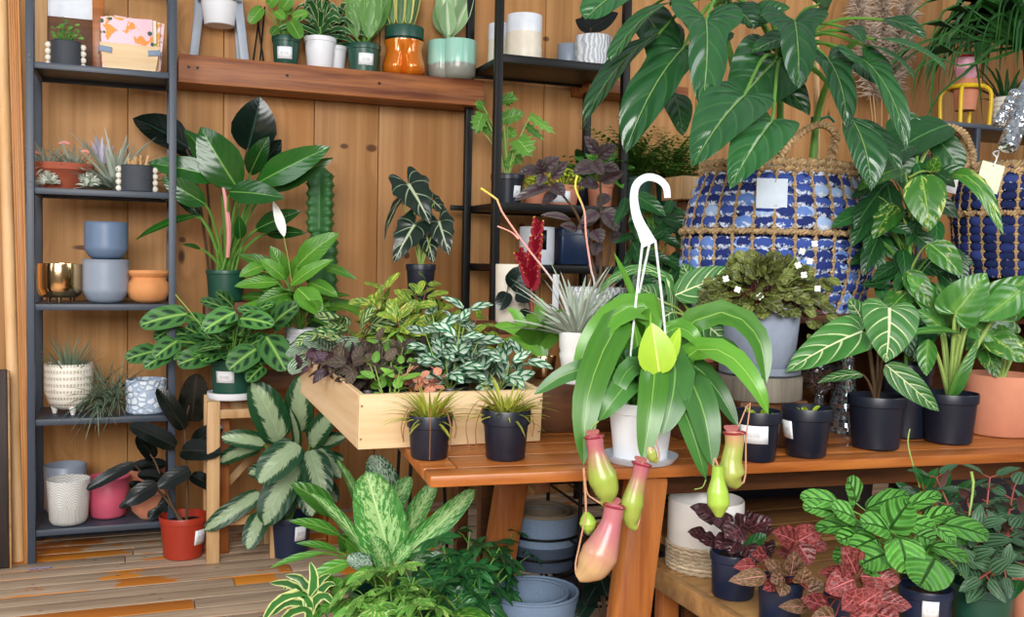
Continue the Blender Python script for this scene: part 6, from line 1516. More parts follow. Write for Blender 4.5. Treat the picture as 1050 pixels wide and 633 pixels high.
    for (tx, ty) in ((880, 8), (905, -12), (930, 5), (920, 38), (890, 40)):
        e = pY(tx, ty, 4.34); b = c+V((0, 0, .2)); mb = MB(); mb.tube([b, b.lerp(e, .5)+V((0, 0, .05)), e], .003, 5, n=8); stp = mb.build('stalk', M['dowel'], o); mb = MB()
        for j in range(620):
            q = rr.uniform(.62, 1.05); p = b.lerp(e, q)+V((0, 0, .05*(1-abs(q-.5)*2))); d = adir(rr.uniform(0, 6.28), rr.uniform(-.6, .9)); d.y = min(d.y, .4); t = p+d*rr.uniform(.04, .11)
            mb.leaf(p, t, .009, 'grass', V((0, -1, .3)), droop=.8, n=4, m=1)
        mb.build('plume', M['plume'], stp)
    # background greenery between shelf unit and baskets
    for i, (px, py, Yy, lab, mat, n, Ls, up) in enumerate(((662, 212, 4.2, 'feathery fern in a dark green pot behind the persian looking purple plant', 'fern', 60, (.16, .34), 1),)):
        pass
upper_right()
# ================================================================ floor plants in front at lower centre
M['dieff'] = leafmat('pale_flecked_leaf', '#2f7030', '#4a9040', mid='#bfe09a', midw=.06, nv=14, pattern='speck', pc='#a6d088', vein='#8fc274', vw=.2, vs=.25, rough=.35, bump=.3, pk=.9)
M['dieff_blue'] = leafmat('silvery_flecked_leaf', '#21552f', '#2f6d3c', mid='#a8c8a8', nv=12, pattern='speck', pc='#c3dccb', rough=.35, bump=.25, pk=.6)
M['plain_leaf'] = leafmat('mid_green_leaf', '#2c6a24', '#62a03a', mid='#97c060', nv=8, vein='#4d8c34', vs=.3, rough=.35)
M['schef'] = leafmat('small_umbrella_leaf', '#18472a', '#2f7038', mid='#6f9f55', nv=5, rough=.3, bump=.15)
M['schef_var'] = leafmat('yellow_variegated_umbrella_leaf', '#3a7a34', '#6fa844', nv=6, pattern='marble', pc='#d3dc8a', rough=.35, bump=.15)
M['lilyedge'] = leafmat('cream_edged_strap_leaf', '#1e5526', '#3a7d34', nv=1, pattern='edge', pc='#c9d48c', rough=.35, bump=.05, pk=1.2)
def floor_plants():
    s = 1/3.46; f = lambda x, y: (x*s+260, y*s+450)
    T = 2.85; c = pT(396, 600, T); c.z = 0
    o = thing('flecked_dumb_cane', 'big dumb cane with pale flecked upright leaves on the floor by the table end', 'potted plant', c)
    crown = nursery(o, c, .11, .24, M['green_pot'], .8, .14); mb = MB(); m2 = MB()
    for b, t, w, d, ro in (((482, 430), (398, 118), 172, -.1, 0), ((522, 400), (648, 158), 92, -.04, -.3), ((540, 415), (785, 180), 80, -.1, .4), ((418, 440), (205, 195), 66, -.14, .6), ((420, 395), (294, 72), 58, -.02, .7), ((440, 330), (560, 135), 90, .06, 0), ((470, 470), (420, 350), 70, -.16, .2), ((500, 450), (560, 380), 60, -.14, 0)):
        LF(mb, T, f(*b)+(d,), f(*t)+(d-.04,), w*s, 'wide', pet=crown, pr=1.8, roll=ro, droop=.5, fold=.16, wave=.05, n=16, m=5)
    for b, t, w, d, ro in (((490, 280), (418, 58), 130, .08, .2), ((560, 425), (715, 440), 60, -.12, .3), ((420, 455), (330, 430), 70, -.2, .1), ((560, 390), (700, 330), 60, .02, .2)):
        LF(m2, T, f(*b)+(d,), f(*t)+(d-.04,), w*s, 'wide', pet=crown, pr=1.6, roll=ro, droop=.5, fold=.16, wave=.05, n=16, m=5)
    mb.build('flecked_leaves', [M['dieff'], M['stem_pale']], o); m2.build('silvery_leaves', [M['dieff_blue'], M['stem']], o); mb = MB()
    for b, t, w, d, ro in (((310, 345), (125, 293), 56, -.08, .3), ((292, 275), (128, 158), 96, .06, .2), ((345, 440), (196, 502), 54, -.2, .2), ((255, 405), (55, 462), 30, -.16, .3), ((300, 400), (150, 372), 34, -.1, .2), ((380, 420), (320, 330), 70, 0, 0), ((350, 500), (455, 480), 66, -.25, 0), ((330, 400), (300, 340), 60, -.02, 0)):
        LF(mb, T, f(*b)+(d,), f(*t)+(d-.05,), w*s, 'lance', pet=crown, pr=1.4, roll=ro, droop=.7, fold=.16, n=12, m=4)
    mb.build('plain_leaves', [M['plain_leaf'], M['stem']], o)
    # umbrella plants
    def umb(name, lab, px, py, T, pts, mat, L, pw=(.36, .44), potr=.075, seed=1, nl=7, pet=.06, nodes=9):
        rr = random.Random(seed); c = pT(px, py, T); c.z = 0; o = thing(name, lab, 'potted plant', c); crown = nursery(o, c, potr, potr*1.9, M['green_pot'], .8, .14); mb = MB()
        for tip in pts:
            e = pT(tip[0], tip[1], T+(tip[2] if len(tip) > 2 else 0)); P = cr([crown, crown.lerp(e, .5)+V((0, 0, .04)), e], 20); mb.tube(P, [.0045, .003, .002], 6, 1)
            for k in range(nodes):
                i = 6+int(14*k/nodes); p = P[i]; a = k*2.4+rr.random(); el = rr.uniform(.0, .7)+.5*(k/nodes); d = adir(a, el); q = p+d*pet*rr.uniform(.7, 1.2); mb.tube([p, p.lerp(q, .5)+V((0, 0, .008)), q], .0012, 5, 1, caps=False)
                ax = (d+V((0, 0, .5))).normalized(); x = ax.cross(V((.3, .5, .1))).normalized(); y = ax.cross(x)
                for j in range(nl):
                    an = 2*PI*j/nl+rr.uniform(-.15, .15); ld = (x*math.cos(an)+y*math.sin(an))*.95-V((0, 0, .25)); LL = L*rr.uniform(.75, 1.15)
                    mb.leaf(q, q+ld*LL, LL*rr.uniform(*pw), 'lance', ax+(CC-q).normalized()*.4, rr.uniform(-.2, .2), .6, .15, n=7, m=2)
        mb.build('foliage', [mat, M['stem']], o)
    umb('umbrella_plant', 'dark green small leaved umbrella plant in front of the table leg', 470, 640, 2.62, ((455, 560), (482, 545, .05), (512, 562, 0), (520, 590), (440, 590, -.1), (490, 590, -.08), (470, 612, -.15), (430, 575, .05), (465, 580, -.04), (500, 610, -.1), (525, 572, .06)), M['schef'], .068, pw=(.3, .4), nodes=7, seed=3)
    umb('variegated_umbrella_plant', 'yellow variegated umbrella plant at bottom centre of the picture', 405, 660, 2.4, ((375, 608), (400, 596, 0), (425, 592, 0), (442, 606), (392, 622, -.06), (418, 618, -.06), (355, 622), (385, 600, .06), (410, 610, .03), (370, 632, -.08), (440, 630, -.08)), M['schef_var'], .068, pw=(.3, .4), nodes=7, seed=5)
    umb('umbrella_plant', 'trailing green umbrella plant between the flecked dumb cane and the fabric baskets', 500, 625, 2.8, ((505, 530, .1), (525, 548), (498, 560), (535, 575, .0)), M['schef'], .045, potr=.06, seed=7, nodes=6)
    # cream edged strap leaf plant bottom left
    T = 2.45; c = pT(316, 660, T); c.z = 0; o = thing('cream_edged_lily', 'cream edged strap leaved plant at bottom left of the planter group', 'potted plant', c)
    crown = nursery(o, c, .07, .14, M['green_pot'], .8, .14); k = T/FPX; mb = MB(); up = pT(316, 640, T); mb.tube([crown, up], .008, 8, 1)
    for pts, w in ((((318, 620), (300, 600), (276, 598)), 9), (((318, 618), (305, 608), (283, 618), (268, 640)), 9), (((318, 615), (310, 595), (292, 590)), 9), (((320, 615), (322, 592), (318, 576)), 10), (((320, 618), (335, 600), (345, 600)), 9), (((316, 622), (295, 618), (278, 632)), 8), (((318, 620), (318, 602), (302, 596), (290, 606)), 9), (((320, 620), (332, 610), (344, 622)), 9), (((316, 625), (298, 628), (285, 645)), 9), (((320, 615), (328, 596), (340, 588)), 8), (((316, 620), (308, 604), (296, 612)), 9)):
        mb.blade([up]+PTS(T-.02*R.random(), pts), w*k*1.1, 'strap', n=14)
    mb.build('leaves', [M['lilyedge'], M['stem_pale']], o)
    # round leaved plants near the bottom
    T = 2.35; c = pT(480, 680, T); c.z = 0; o = thing('round_leaf_pothos', 'pothos with broad yellow green leaves at the bottom edge before the blue basket', 'potted plant', c); crown = nursery(o, c, .08, .15, M['green_pot'], .8, .14); mb = MB()
    for b, t, w, d in (((468, 632), (508, 640), 26, 0), ((455, 640), (430, 655), 26, 0), ((490, 640), (520, 655), 24, 0), ((478, 640), (470, 625), 18, .04)): LF(mb, T, b+(d,), t+(d-.05,), w, 'cord', pet=crown, pr=1.2, droop=.7, n=12, m=4, nrm=V((0, -.5, 1)))
    mb.build('foliage', [M['pothos'], M['stem_pale']], o)
    T = 2.5; c = pT(352, 670, T); c.z = 0; o = thing('round_leaf_plant', 'plain green round leaved plant between the cream edged and yellow variegated plants', 'potted plant', c); crown = nursery(o, c, .07, .15, M['green_pot'], .8, .14); mb = MB()
    for b, t, w, d in (((340, 610), (352, 596), 18, 0), ((345, 618), (330, 628), 16, 0), ((350, 606), (372, 592), 18, .03), ((355, 615), (346, 640), 16, -.02), ((338, 605), (335, 590), 14, .02), ((362, 600), (380, 588), 20, .06), ((330, 622), (318, 635), 16, -.02)): LF(mb, T, b+(d,), t+(d-.05,), w, 'wide', pet=crown, pr=1.1, droop=.7, n=12, m=4)
    mb.build('foliage', [M['plain_leaf'], M['stem']], o)
floor_plants()

# ================================================================ under the table: fabric baskets, stand, boxes
def felt(name, a, b):
    g = G(name); P = g.obj(); n = g.noise(P, 160, 4, .7); w = g.n('TexWave', {'Vector': P, 'Scale': 120., 'Distortion': 1.5}, bands_direction='Z').outputs['Fac']; w2 = g.n('TexWave', {'Vector': P, 'Scale': 110., 'Distortion': 1.5}, bands_direction='X').outputs['Fac']
    f = g.math('MULTIPLY_ADD', n, .5, g.math('MULTIPLY', g.math('ADD', w, w2), .25)); g.bump(f, .5, .003); return g.done(g.mix(f, C(a), C(b)), .9, 0, .15)
M['blue_fabric'] = felt('blue_grey_woven_fabric', '#566a86', '#91a6bf'); M['dark_fabric'] = felt('charcoal_woven_fabric', '#2f3947', '#566276'); M['seagrass_in'] = felt('grey_brown_woven_lining', '#6a5f50', '#a3957e')
def fabric_basket(name, lab, c, r, h, mat, mat2=None, band=.5, lin=None):
    o = thing(name, lab, 'basket', c); mb = MB(); z = c.z
    b = h*band if mat2 else 0
    if mat2: m0 = MB(); m0.lathe([(0, 0), (r*.9, .0), (r*.94, .012), (r*.985, b)], c, 48); m0.build('dark_base', mat2, o)
    out = ([(r*.985, b)] if mat2 else [(0, 0), (r*.88, 0), (r*.93, .015)])+[(r, h*.8), (r*1.0, h-.006), (r*.985, h), (r*.965, h-.006)]
    mb.lathe(out, c, 48); mb.build('side', mat, o)
    mb = MB(); mb.lathe([(r*.965, h-.006), (r*.95, h*.5), (r*.9, .03), (0, .025)], c, 48); mb.build('lining', lin or M['seagrass_in'], o)
    mb = MB(); mb.tube([V((c.x+math.cos(a)*r*.982, c.y+math.sin(a)*r*.982, z+h)) for a in [j*.1309 for j in range(49)]], .0045, 6, caps=False); mb.build('rim', lin or M['seagrass_in'], o); return o
def under_table():
    T = 2.95; k = T/FPX; zt = pT(558, 523, T).z; zb = pT(557, 590, T-.1).z; c = pT(557, 560, T); c.z = zb; h = zt-zb
    fabric_basket('fabric_basket', 'largest grey blue fabric basket with dark base in the wire stand under the table', c, 35*k, h, M['blue_fabric'], M['dark_fabric'], .45)
    c2 = c+V((-.01, -.005, .03)); fabric_basket('fabric_basket', 'middle fabric basket nested inside the grey blue one in the wire stand', c2, 29*k, h-.028, M['blue_fabric'])
    c3 = c+V((-.02, -.008, .058)); fabric_basket('fabric_basket', 'smallest innermost fabric basket of the nest in the wire stand', c3, 25*k, h-.06, M['blue_fabric'])
    o = thing('wire_stand', 'thin black wire stand holding the nested fabric baskets under the table', 'stand', (c.x, c.y, 0))
    for z in (zb-.006, zb+h*.25, zb+h*.62): mb = MB(); mb.tube([V((c.x+math.cos(a)*37*k, c.y+math.sin(a)*37*k, z)) for a in [j*.1309 for j in range(49)]], .004, 6, caps=False); mb.build('hoop', M['black_metal'], o)
    for z in (zb-.006,):
        for a in (0, 1.57): mb = MB(); d = V((math.cos(a)*37*k, math.sin(a)*37*k, 0)); mb.tube([V((c.x, c.y, z))-d, V((c.x, c.y, z))+d], .004, 6); mb.build('cross_bar', M['black_metal'], o)
    for a in (-.35, -2.95, 1.2, 2.3): mb = MB(); p = V((c.x+math.cos(a)*37.5*k, c.y+math.sin(a)*37.5*k, 0)); mb.tube([p, p+V((0, 0, zb+h*.95))], .006, 8); mb.build('leg', M['black_metal'], o)
    # tall wire rack right of it
    for px in (593,):
        p = pT(px, 600, 2.8); o = thing('wire_rack', 'tall thin wire rack under the table beside the nested fabric baskets', 'rack', (p.x, p.y, 0))
        for dx, dy in ((0, 0), (.30, -.02), (.02, .28), (.32, .26)): mb = MB(); q = V((p.x+dx, p.y+dy, 0)); mb.tube([q, q+V((0, 0, .70))], .006, 8); mb.build('post', M['black_metal'], o)
        for z in (.62, .50, .38, .2):
            mb = MB(); q = [V((p.x+dx, p.y+dy, z)) for dx, dy in ((0, 0), (.30, -.02), (.32, .26), (.02, .28), (0, 0))]
            for a, b in zip(q, q[1:]): mb.tube([a, b], .004, 6)
            for j in range(1, 5): mb.tube([q[0].lerp(q[1], j/5), q[3].lerp(q[2], j/5)], .0025, 5)
            mb.build('wire_shelf', M['black_metal'], o)
        o = thing('storage_tray', 'black plastic tray on the wire rack under the table', 'tray', (p.x+.16, p.y+.13, .2)); mb = MB(); mb.box((p.x+.16, p.y+.13, .27), (.26, .24, .13), .01); mb.build('body', M['black_pot'], o)
    T = 2.72; k = T/FPX; zt = pT(547, 606, T).z; c = pT(547, 620, T); c.z = 0
    o = fabric_basket('fabric_basket', 'wide low blue fabric basket on the floor at bottom centre', c, 46*k, zt, M['blue_fabric'], None, lin=M['blue_fabric'])
    c2 = c+V((-.01, 0, .03)); fabric_basket('fabric_basket', 'second blue fabric basket nested in the wide low one on the floor', c2, 39*k, zt-.03, M['blue_fabric'], None, lin=M['blue_fabric'])
    # dark leaved plant on the floor behind the pitchers
    T = 2.75; c = pT(625, 640, T); c.z = 0; o = thing('dark_floor_plant', 'dark green leaved plant in the shade below the pitchers', 'potted plant', c); crown = nursery(o, c, .07, .14, M['black_pot'], .8, .14); mb = MB()
    for b, t, w, d in (((625, 580), (645, 588), 16, 0), ((612, 600), (600, 622), 18, -.04), ((615, 590), (622, 612), 18, -.02), ((630, 600), (650, 625), 18, -.04), ((612, 580), (592, 592), 14, 0), ((628, 575), (640, 568), 14, .04), ((608, 612), (590, 640), 18, -.05)): LF(mb, T, b+(d,), t+(d-.05,), w, 'wide', pet=crown, pr=1.2, droop=.6, n=10, m=3)
    mb.build('foliage', [M['darkleaf'], M['stem_dark']], o)
    # black storage bins under the table, the first widened to darken the bright gap
    for i, (px, py, w, lab) in enumerate(((770, 540, .78, 'black storage bin under the table behind the purple nerve plant'), (1002, 540, .6, 'black storage bin under the table at far right behind the crinkly plant'))):
        p = pT(px, py, 3.30 if i == 0 else 3.6); p.z = 0; o = thing('storage_bin', lab, 'bin', p, None); mb = MB(); hh = .60
        mb.lathe([(0, 0), (.60, 0), (.64, .02), (.70, hh-.03), (.73, hh-.03), (.73, hh), (.69, hh), (.62, .03), (0, .03)], p, 4, M=Matrix.Diagonal((w, .3, 1)).to_3x3() @ Matrix.Rotation(PI/4, 3, 'Z')); mb.build('bin_body', M['black_pot'], o, 20)
    # white pot with rope base on the bench
    T = 2.42; k = T/FPX; c = pT(722, 585, T); c.z = LBZ; zt = pT(722, 510, T).z; h = zt-LBZ
    o = thing('rope_base_pot', 'white cylindrical planter with a rope wrapped base at the back of the low bench', 'planter', c)
    mb = MB(); mb.lathe([(38*k, h*.38), (38.5*k, h*.4), (38.5*k, h-.004), (37.5*k, h), (36.5*k, h-.004), (36*k, h*.4), (0, h*.36)], c, 44); mb.build('body', M['white_ceramic'], o)
    mb = MB(); mb.lathe([(0, 0), (37*k, 0), (37*k, h*.38), (0, h*.385)], c, 44)
    for j in range(7): mb.tube([V((c.x+math.cos(a)*38*k, c.y+math.sin(a)*38*k, c.z+h*.385*(j+.5)/7+.002*math.sin(a*23+j))) for a in [q*.1309 for q in range(49)]], h*.03, 6, caps=False)
    mb.build('rope_base', woodmat('pale_jute', '#d3c1a2', '#94806a', 'X', 4., .9, isl=.3, bumps=.4), o)
under_table()

# ================================================================ plants on the low bench
M['fit_dark'] = leafmat('purple_black_leaf', '#23151a', '#40262a', mid='#7a3d46', nv=7, pattern='net', pc='#643239', rough=.32, bump=.5, pk=1.2)
M['fit_red'] = leafmat('red_nerve_leaf', '#47191d', '#74312f', mid='#cf7578', nv=6, pattern='net', pc='#a85554', rough=.4, bump=.5, pk=1.15)
M['fit_green'] = leafmat('olive_pink_nerve_leaf', '#423225', '#6f6038', mid='#d79a98', nv=6, pattern='net', pc='#a9786c', rough=.4, bump=.5, pk=1.15)
M['crinkle'] = leafmat('crinkled_bright_leaf', '#3a842c', '#7cc056', mid='#2a5a22', midw=.035, nv=7, pattern='net', pc='#4c9638', vein='#2c6426', vw=.16, vs=.45, rough=.5, bump=1., pk=2.2, bd=.01)
M['pep_stripe'] = leafmat('striped_peperomia_leaf', '#122c1b', '#1f4426', nv=5, pattern='stripe', pc='#4b6b4e', rough=.45, bump=.1, back='#6f4a48', pk=.6, spec=.35)
def bench_plants():
    s = 1/2.838; f = lambda x, y: (x*s+680, y*s+450)
    def seat(px, pyb, w, pyt): c, rt, h, T = PL(px, pyb, w, pyt, LBZ); c.z = LBZ; return c, rt, h, depth(c)
    c, rt, h, T = seat(751, 617, 49, 571); o = thing('purple_nerve_plant', 'dark purple black nerve plant in a navy pot at left end of the low bench', 'potted plant', c)
    crown = nursery(o, c, rt, h, M['navy_pot'], .86, .2); mb = MB()
    for b, t, w, d in (((150, 235), (78, 198), 44, -.02), ((130, 290), (70, 272), 36, -.04), ((195, 260), (140, 235), 56, -.06), ((215, 265), (255, 235), 56, -.04), ((225, 265), (180, 290), 56, -.1), ((250, 260), (320, 238), 44, -.02), ((270, 280), (320, 262), 40, 0), ((215, 300), (190, 335), 44, -.1), ((230, 240), (275, 232), 40, .02), ((160, 300), (105, 300), 40, -.04), ((200, 290), (150, 320), 44, -.06), ((290, 310), (320, 335), 44, -.04), ((300, 320), (250, 360), 48, -.06), ((240, 315), (270, 350), 40, -.08), ((180, 250), (205, 228), 40, .02)):
        LF(mb, T, f(*b)+(d,), f(*t)+(d-.03,), w*s*1.4, 'ovate', pet=crown, pr=.9, droop=.6, fold=.12, wave=.1, n=12, m=3)
    LF(mb, T, f(240, 320)+(-.05,), f(300, 280)+(-.07,), 40*s, 'wide', mi=2, droop=.4, n=10, m=3)
    mb.build('foliage', [M['fit_dark'], M['stem_purple'], M['deep']], o)
    c, rt, h, T = seat(799, 646, 48, 599); o = thing('red_nerve_plant', 'red and olive veined nerve plant in the second navy pot on the low bench', 'potted plant', c)
    crown = nursery(o, c, rt, h, M['navy_pot'], .86, .2); mb = MB()
    def many(lst, dd=0):
        for b, t, w, d, mi in lst: LF(mb, T, f(*b)+(d+dd,), f(*t)+(d+dd-.03,), w*s*1.18, 'ovate', pet=crown, pr=.9, pmi=2, droop=.5, fold=.12, wave=.06, n=10, m=3, mi=mi, nrm=-CF+V((0, 0, .5)))
    many((((385, 300), (318, 272), 64, -.02, 0), ((390, 300), (462, 262), 66, -.02, 0), ((395, 310), (430, 370), 60, -.06, 0), ((400, 300), (480, 320), 56, .0, 0), ((370, 400), (380, 325), 56, -.08, 1), ((345, 400), (292, 352), 44, -.08, 1), ((350, 405), (310, 415), 44, -.1, 1), ((400, 420), (412, 372), 50, -.1, 1), ((350, 420), (340, 460), 40, -.1, 1), ((420, 430), (470, 425), 46, -.1, 1), ((270, 370), (205, 375), 40, -.06, 0), ((300, 340), (255, 340), 44, -.03, 0), ((420, 440), (460, 465), 46, -.12, 1), ((300, 400), (190, 415), 44, -.08, 1), ((330, 420), (290, 440), 36, -.08, 0), ((370, 340), (330, 330), 40, .02, 0)))
    mb.build('foliage', [M['fit_red'], M['fit_green'], M['stem_red']], o)
    c, rt, h, T = seat(868, 664, 50, 616); o = thing('red_nerve_plant', 'bushiest red nerve plant at bottom right in front of the crinkly green plant', 'potted plant', c)
    crown = nursery(o, c, rt, h, M['navy_pot'], .86, .2); mb = MB()
    many((((560, 395), (520, 315), 84, -.08, 0), ((555, 410), (470, 445), 76, -.1, 0), ((575, 400), (692, 415), 70, -.06, 0), ((540, 400), (450, 390), 44, -.02, 0), ((540, 505), (640, 440), 74, -.14, 0), ((600, 470), (725, 490), 60, -.1, 0), ((480, 495), (400, 465), 56, -.1, 0), ((560, 460), (520, 500), 50, -.14, 0), ((500, 520), (430, 520), 50, -.14, 1), ((620, 510), (690, 530), 60, -.12, 0), ((580, 430), (620, 400), 50, -.04, 1), ((545, 520), (560, 560), 60, -.16, 0), ((420, 490), (335, 490), 36, -.08, 1), ((585, 500), (560, 440), 54, -.12, 0)))
    mb.build('foliage', [M['fit_red'], M['fit_green'], M['stem_red']], o)
    # crinkly green plant
    c, rt, h, T = seat(947, 659, 54, 608); o = thing('crinkly_leaf_plant', 'bright green crinkly leaved plant spreading from a navy pot on the low bench', 'potted plant', c)
    crown = nursery(o, c, rt, h, M['navy_pot'], .86, .2, lab=(.2, .5, .85, .6)); mb = MB(); Tc = T; T = T-.02
    for b, t, w, d in (((560, 190), (535, 116), 82, .1), ((512, 192), (398, 172), 62, .06), ((500, 218), (405, 200), 58, .04), ((560, 235), (490, 205), 74, .0), ((590, 205), (718, 160), 52, .08), ((700, 205), (812, 162), 46, .04), ((655, 268), (718, 182), 92, -.02), ((660, 268), (572, 245), 74, -.04), ((695, 245), (795, 265), 62, -.02), ((760, 240), (850, 212), 52, .02), ((815, 250), (950, 288), 70, -.04), ((688, 290), (712, 394), 98, -.1), ((795, 258), (848, 306), 44, -.06),
                       ((652, 335), (572, 368), 78, -.08), ((565, 280), (508, 300), 54, -.02), ((790, 348), (745, 432), 112, -.12), ((780, 312), (892, 356), 46, -.08), ((590, 262), (440, 262), 56, .02), ((620, 290), (548, 325), 62, -.04), ((735, 282), (790, 300), 60, -.06), ((700, 170), (620, 190), 60, .1), ((620, 340), (600, 400), 66, -.06), ((740, 340), (820, 330), 60, -.02), ((540, 330), (500, 360), 50, .02), ((720, 320), (760, 380), 60, -.04), ((840, 290), (900, 300), 50, 0)):
        LF(mb, T, f(*b)+(d,), f(*t)+(d-.03,), w*s*1.12, 'wide', pet=crown+V((0, 0, .02)), pr=1., droop=.6, fold=.1, wave=.04, frill=.1, n=20, m=4, nrm=-CF*.8+V((0, 0, .8)))
    mb.build('foliage', [M['crinkle'], M['stem']], o)
    # striped peperomia
    c, rt, h, T = seat(1005, 655, 64, 606); o = thing('striped_peperomia', 'red stemmed peperomia with dark striped leaves in a green pot at lower right', 'potted plant', c)
    crown = nursery(o, c, rt, h, M['green_pot'], .84, .2); mb = MB()
    rr = random.Random(9)
    for tip, nd in (((990, 505, .04), 7), ((1015, 490, .02), 7), ((1040, 500, .0), 7), ((960, 490, .1), 6), ((1000, 540, -.08), 6), ((1035, 545, -.06), 6), ((1055, 520, .0), 6), ((985, 570, -.12), 5), ((1010, 590, -.14), 5), ((950, 505, .14), 5), ((1030, 585, -.14), 4)):
        e = pT(tip[0], tip[1], T+tip[2]); sprig(mb, [crown, crown.lerp(e, .5)+V((rr.uniform(-.02, .02), 0, .02)), e], nd, .062, (.48, .58), 'ovate', .35, .35, .6, .0028, per=2, shrink=.25, nn=9, mm=4, pl=.014, rnd=rr)
    mb.build('foliage', [M['pep_stripe'], M['stem_red']], o)
    mb = MB()
    for pts in (((1000, 600, -.1), (975, 575, -.1), (965, 560, -.1)), ((985, 590, -.08), (992, 540, -.02), (998, 500, 0), (996, 484, 0))): mb.tube(PTS(T, pts), [.0025, .002, .003], 6, n=10)
    mb.build('flower_spike', M['stem_pale'], o)
    # tendril plant behind, terracotta pot at right edge
    c, rt, h, T = seat(1062, 650, 56, 602); o = thing('terracotta_potted_peperomia', 'leafy plant in a terracotta pot at lower right corner of the bench', 'potted plant', c)
    crown = ceramic(o, c, rt, h, M['terracotta'], .84, .006, .006); mb = MB(); bush(mb, crown, 26, (.05, .08), (.5, .6), 'ovate', (.05, .16), (.2, 1.4), .7, .7); mb.build('foliage', [M['deep'], M['stem_red']], o)
    c = pT(948, 560, 2.24); c.z = LBZ; T = 2.24; o = thing('tendril_vine', 'leafy vine with one long curling green tendril reaching over the table edge', 'potted plant', c); crown = nursery(o, c, .06, .10, M['black_pot'], .8, .2); mb = MB()
    for b, t, w, d in (((946, 495), (935, 478), 10, -.1), ((950, 500), (962, 480), 12, -.08), ((958, 512), (985, 500), 16, -.02), ((950, 512), (925, 500), 16, 0), ((965, 505), (975, 485), 14, .02), ((945, 515), (960, 530), 16, 0), ((962, 520), (985, 518), 16, .04), ((935, 510), (918, 495), 14, .04), ((980, 510), (1000, 492), 14, .06)): LF(mb, T, b+(d,), t+(d-.03,), w, 'ovate', pet=crown, pr=.9, droop=.6, n=10, m=3)
    mb.build('foliage', [M['deep'], M['stem']], o); mb = MB(); mb.tube([crown]+PTS(T, [(950, 540, -.02), (944, 505, -.06), (937, 480, -.08), (931, 455, -.08), (933, 440, -.08)]), [.0025, .0016, .0014], 6, n=24); mb.build('tendril', M['stem_pale'], o)
bench_plants()
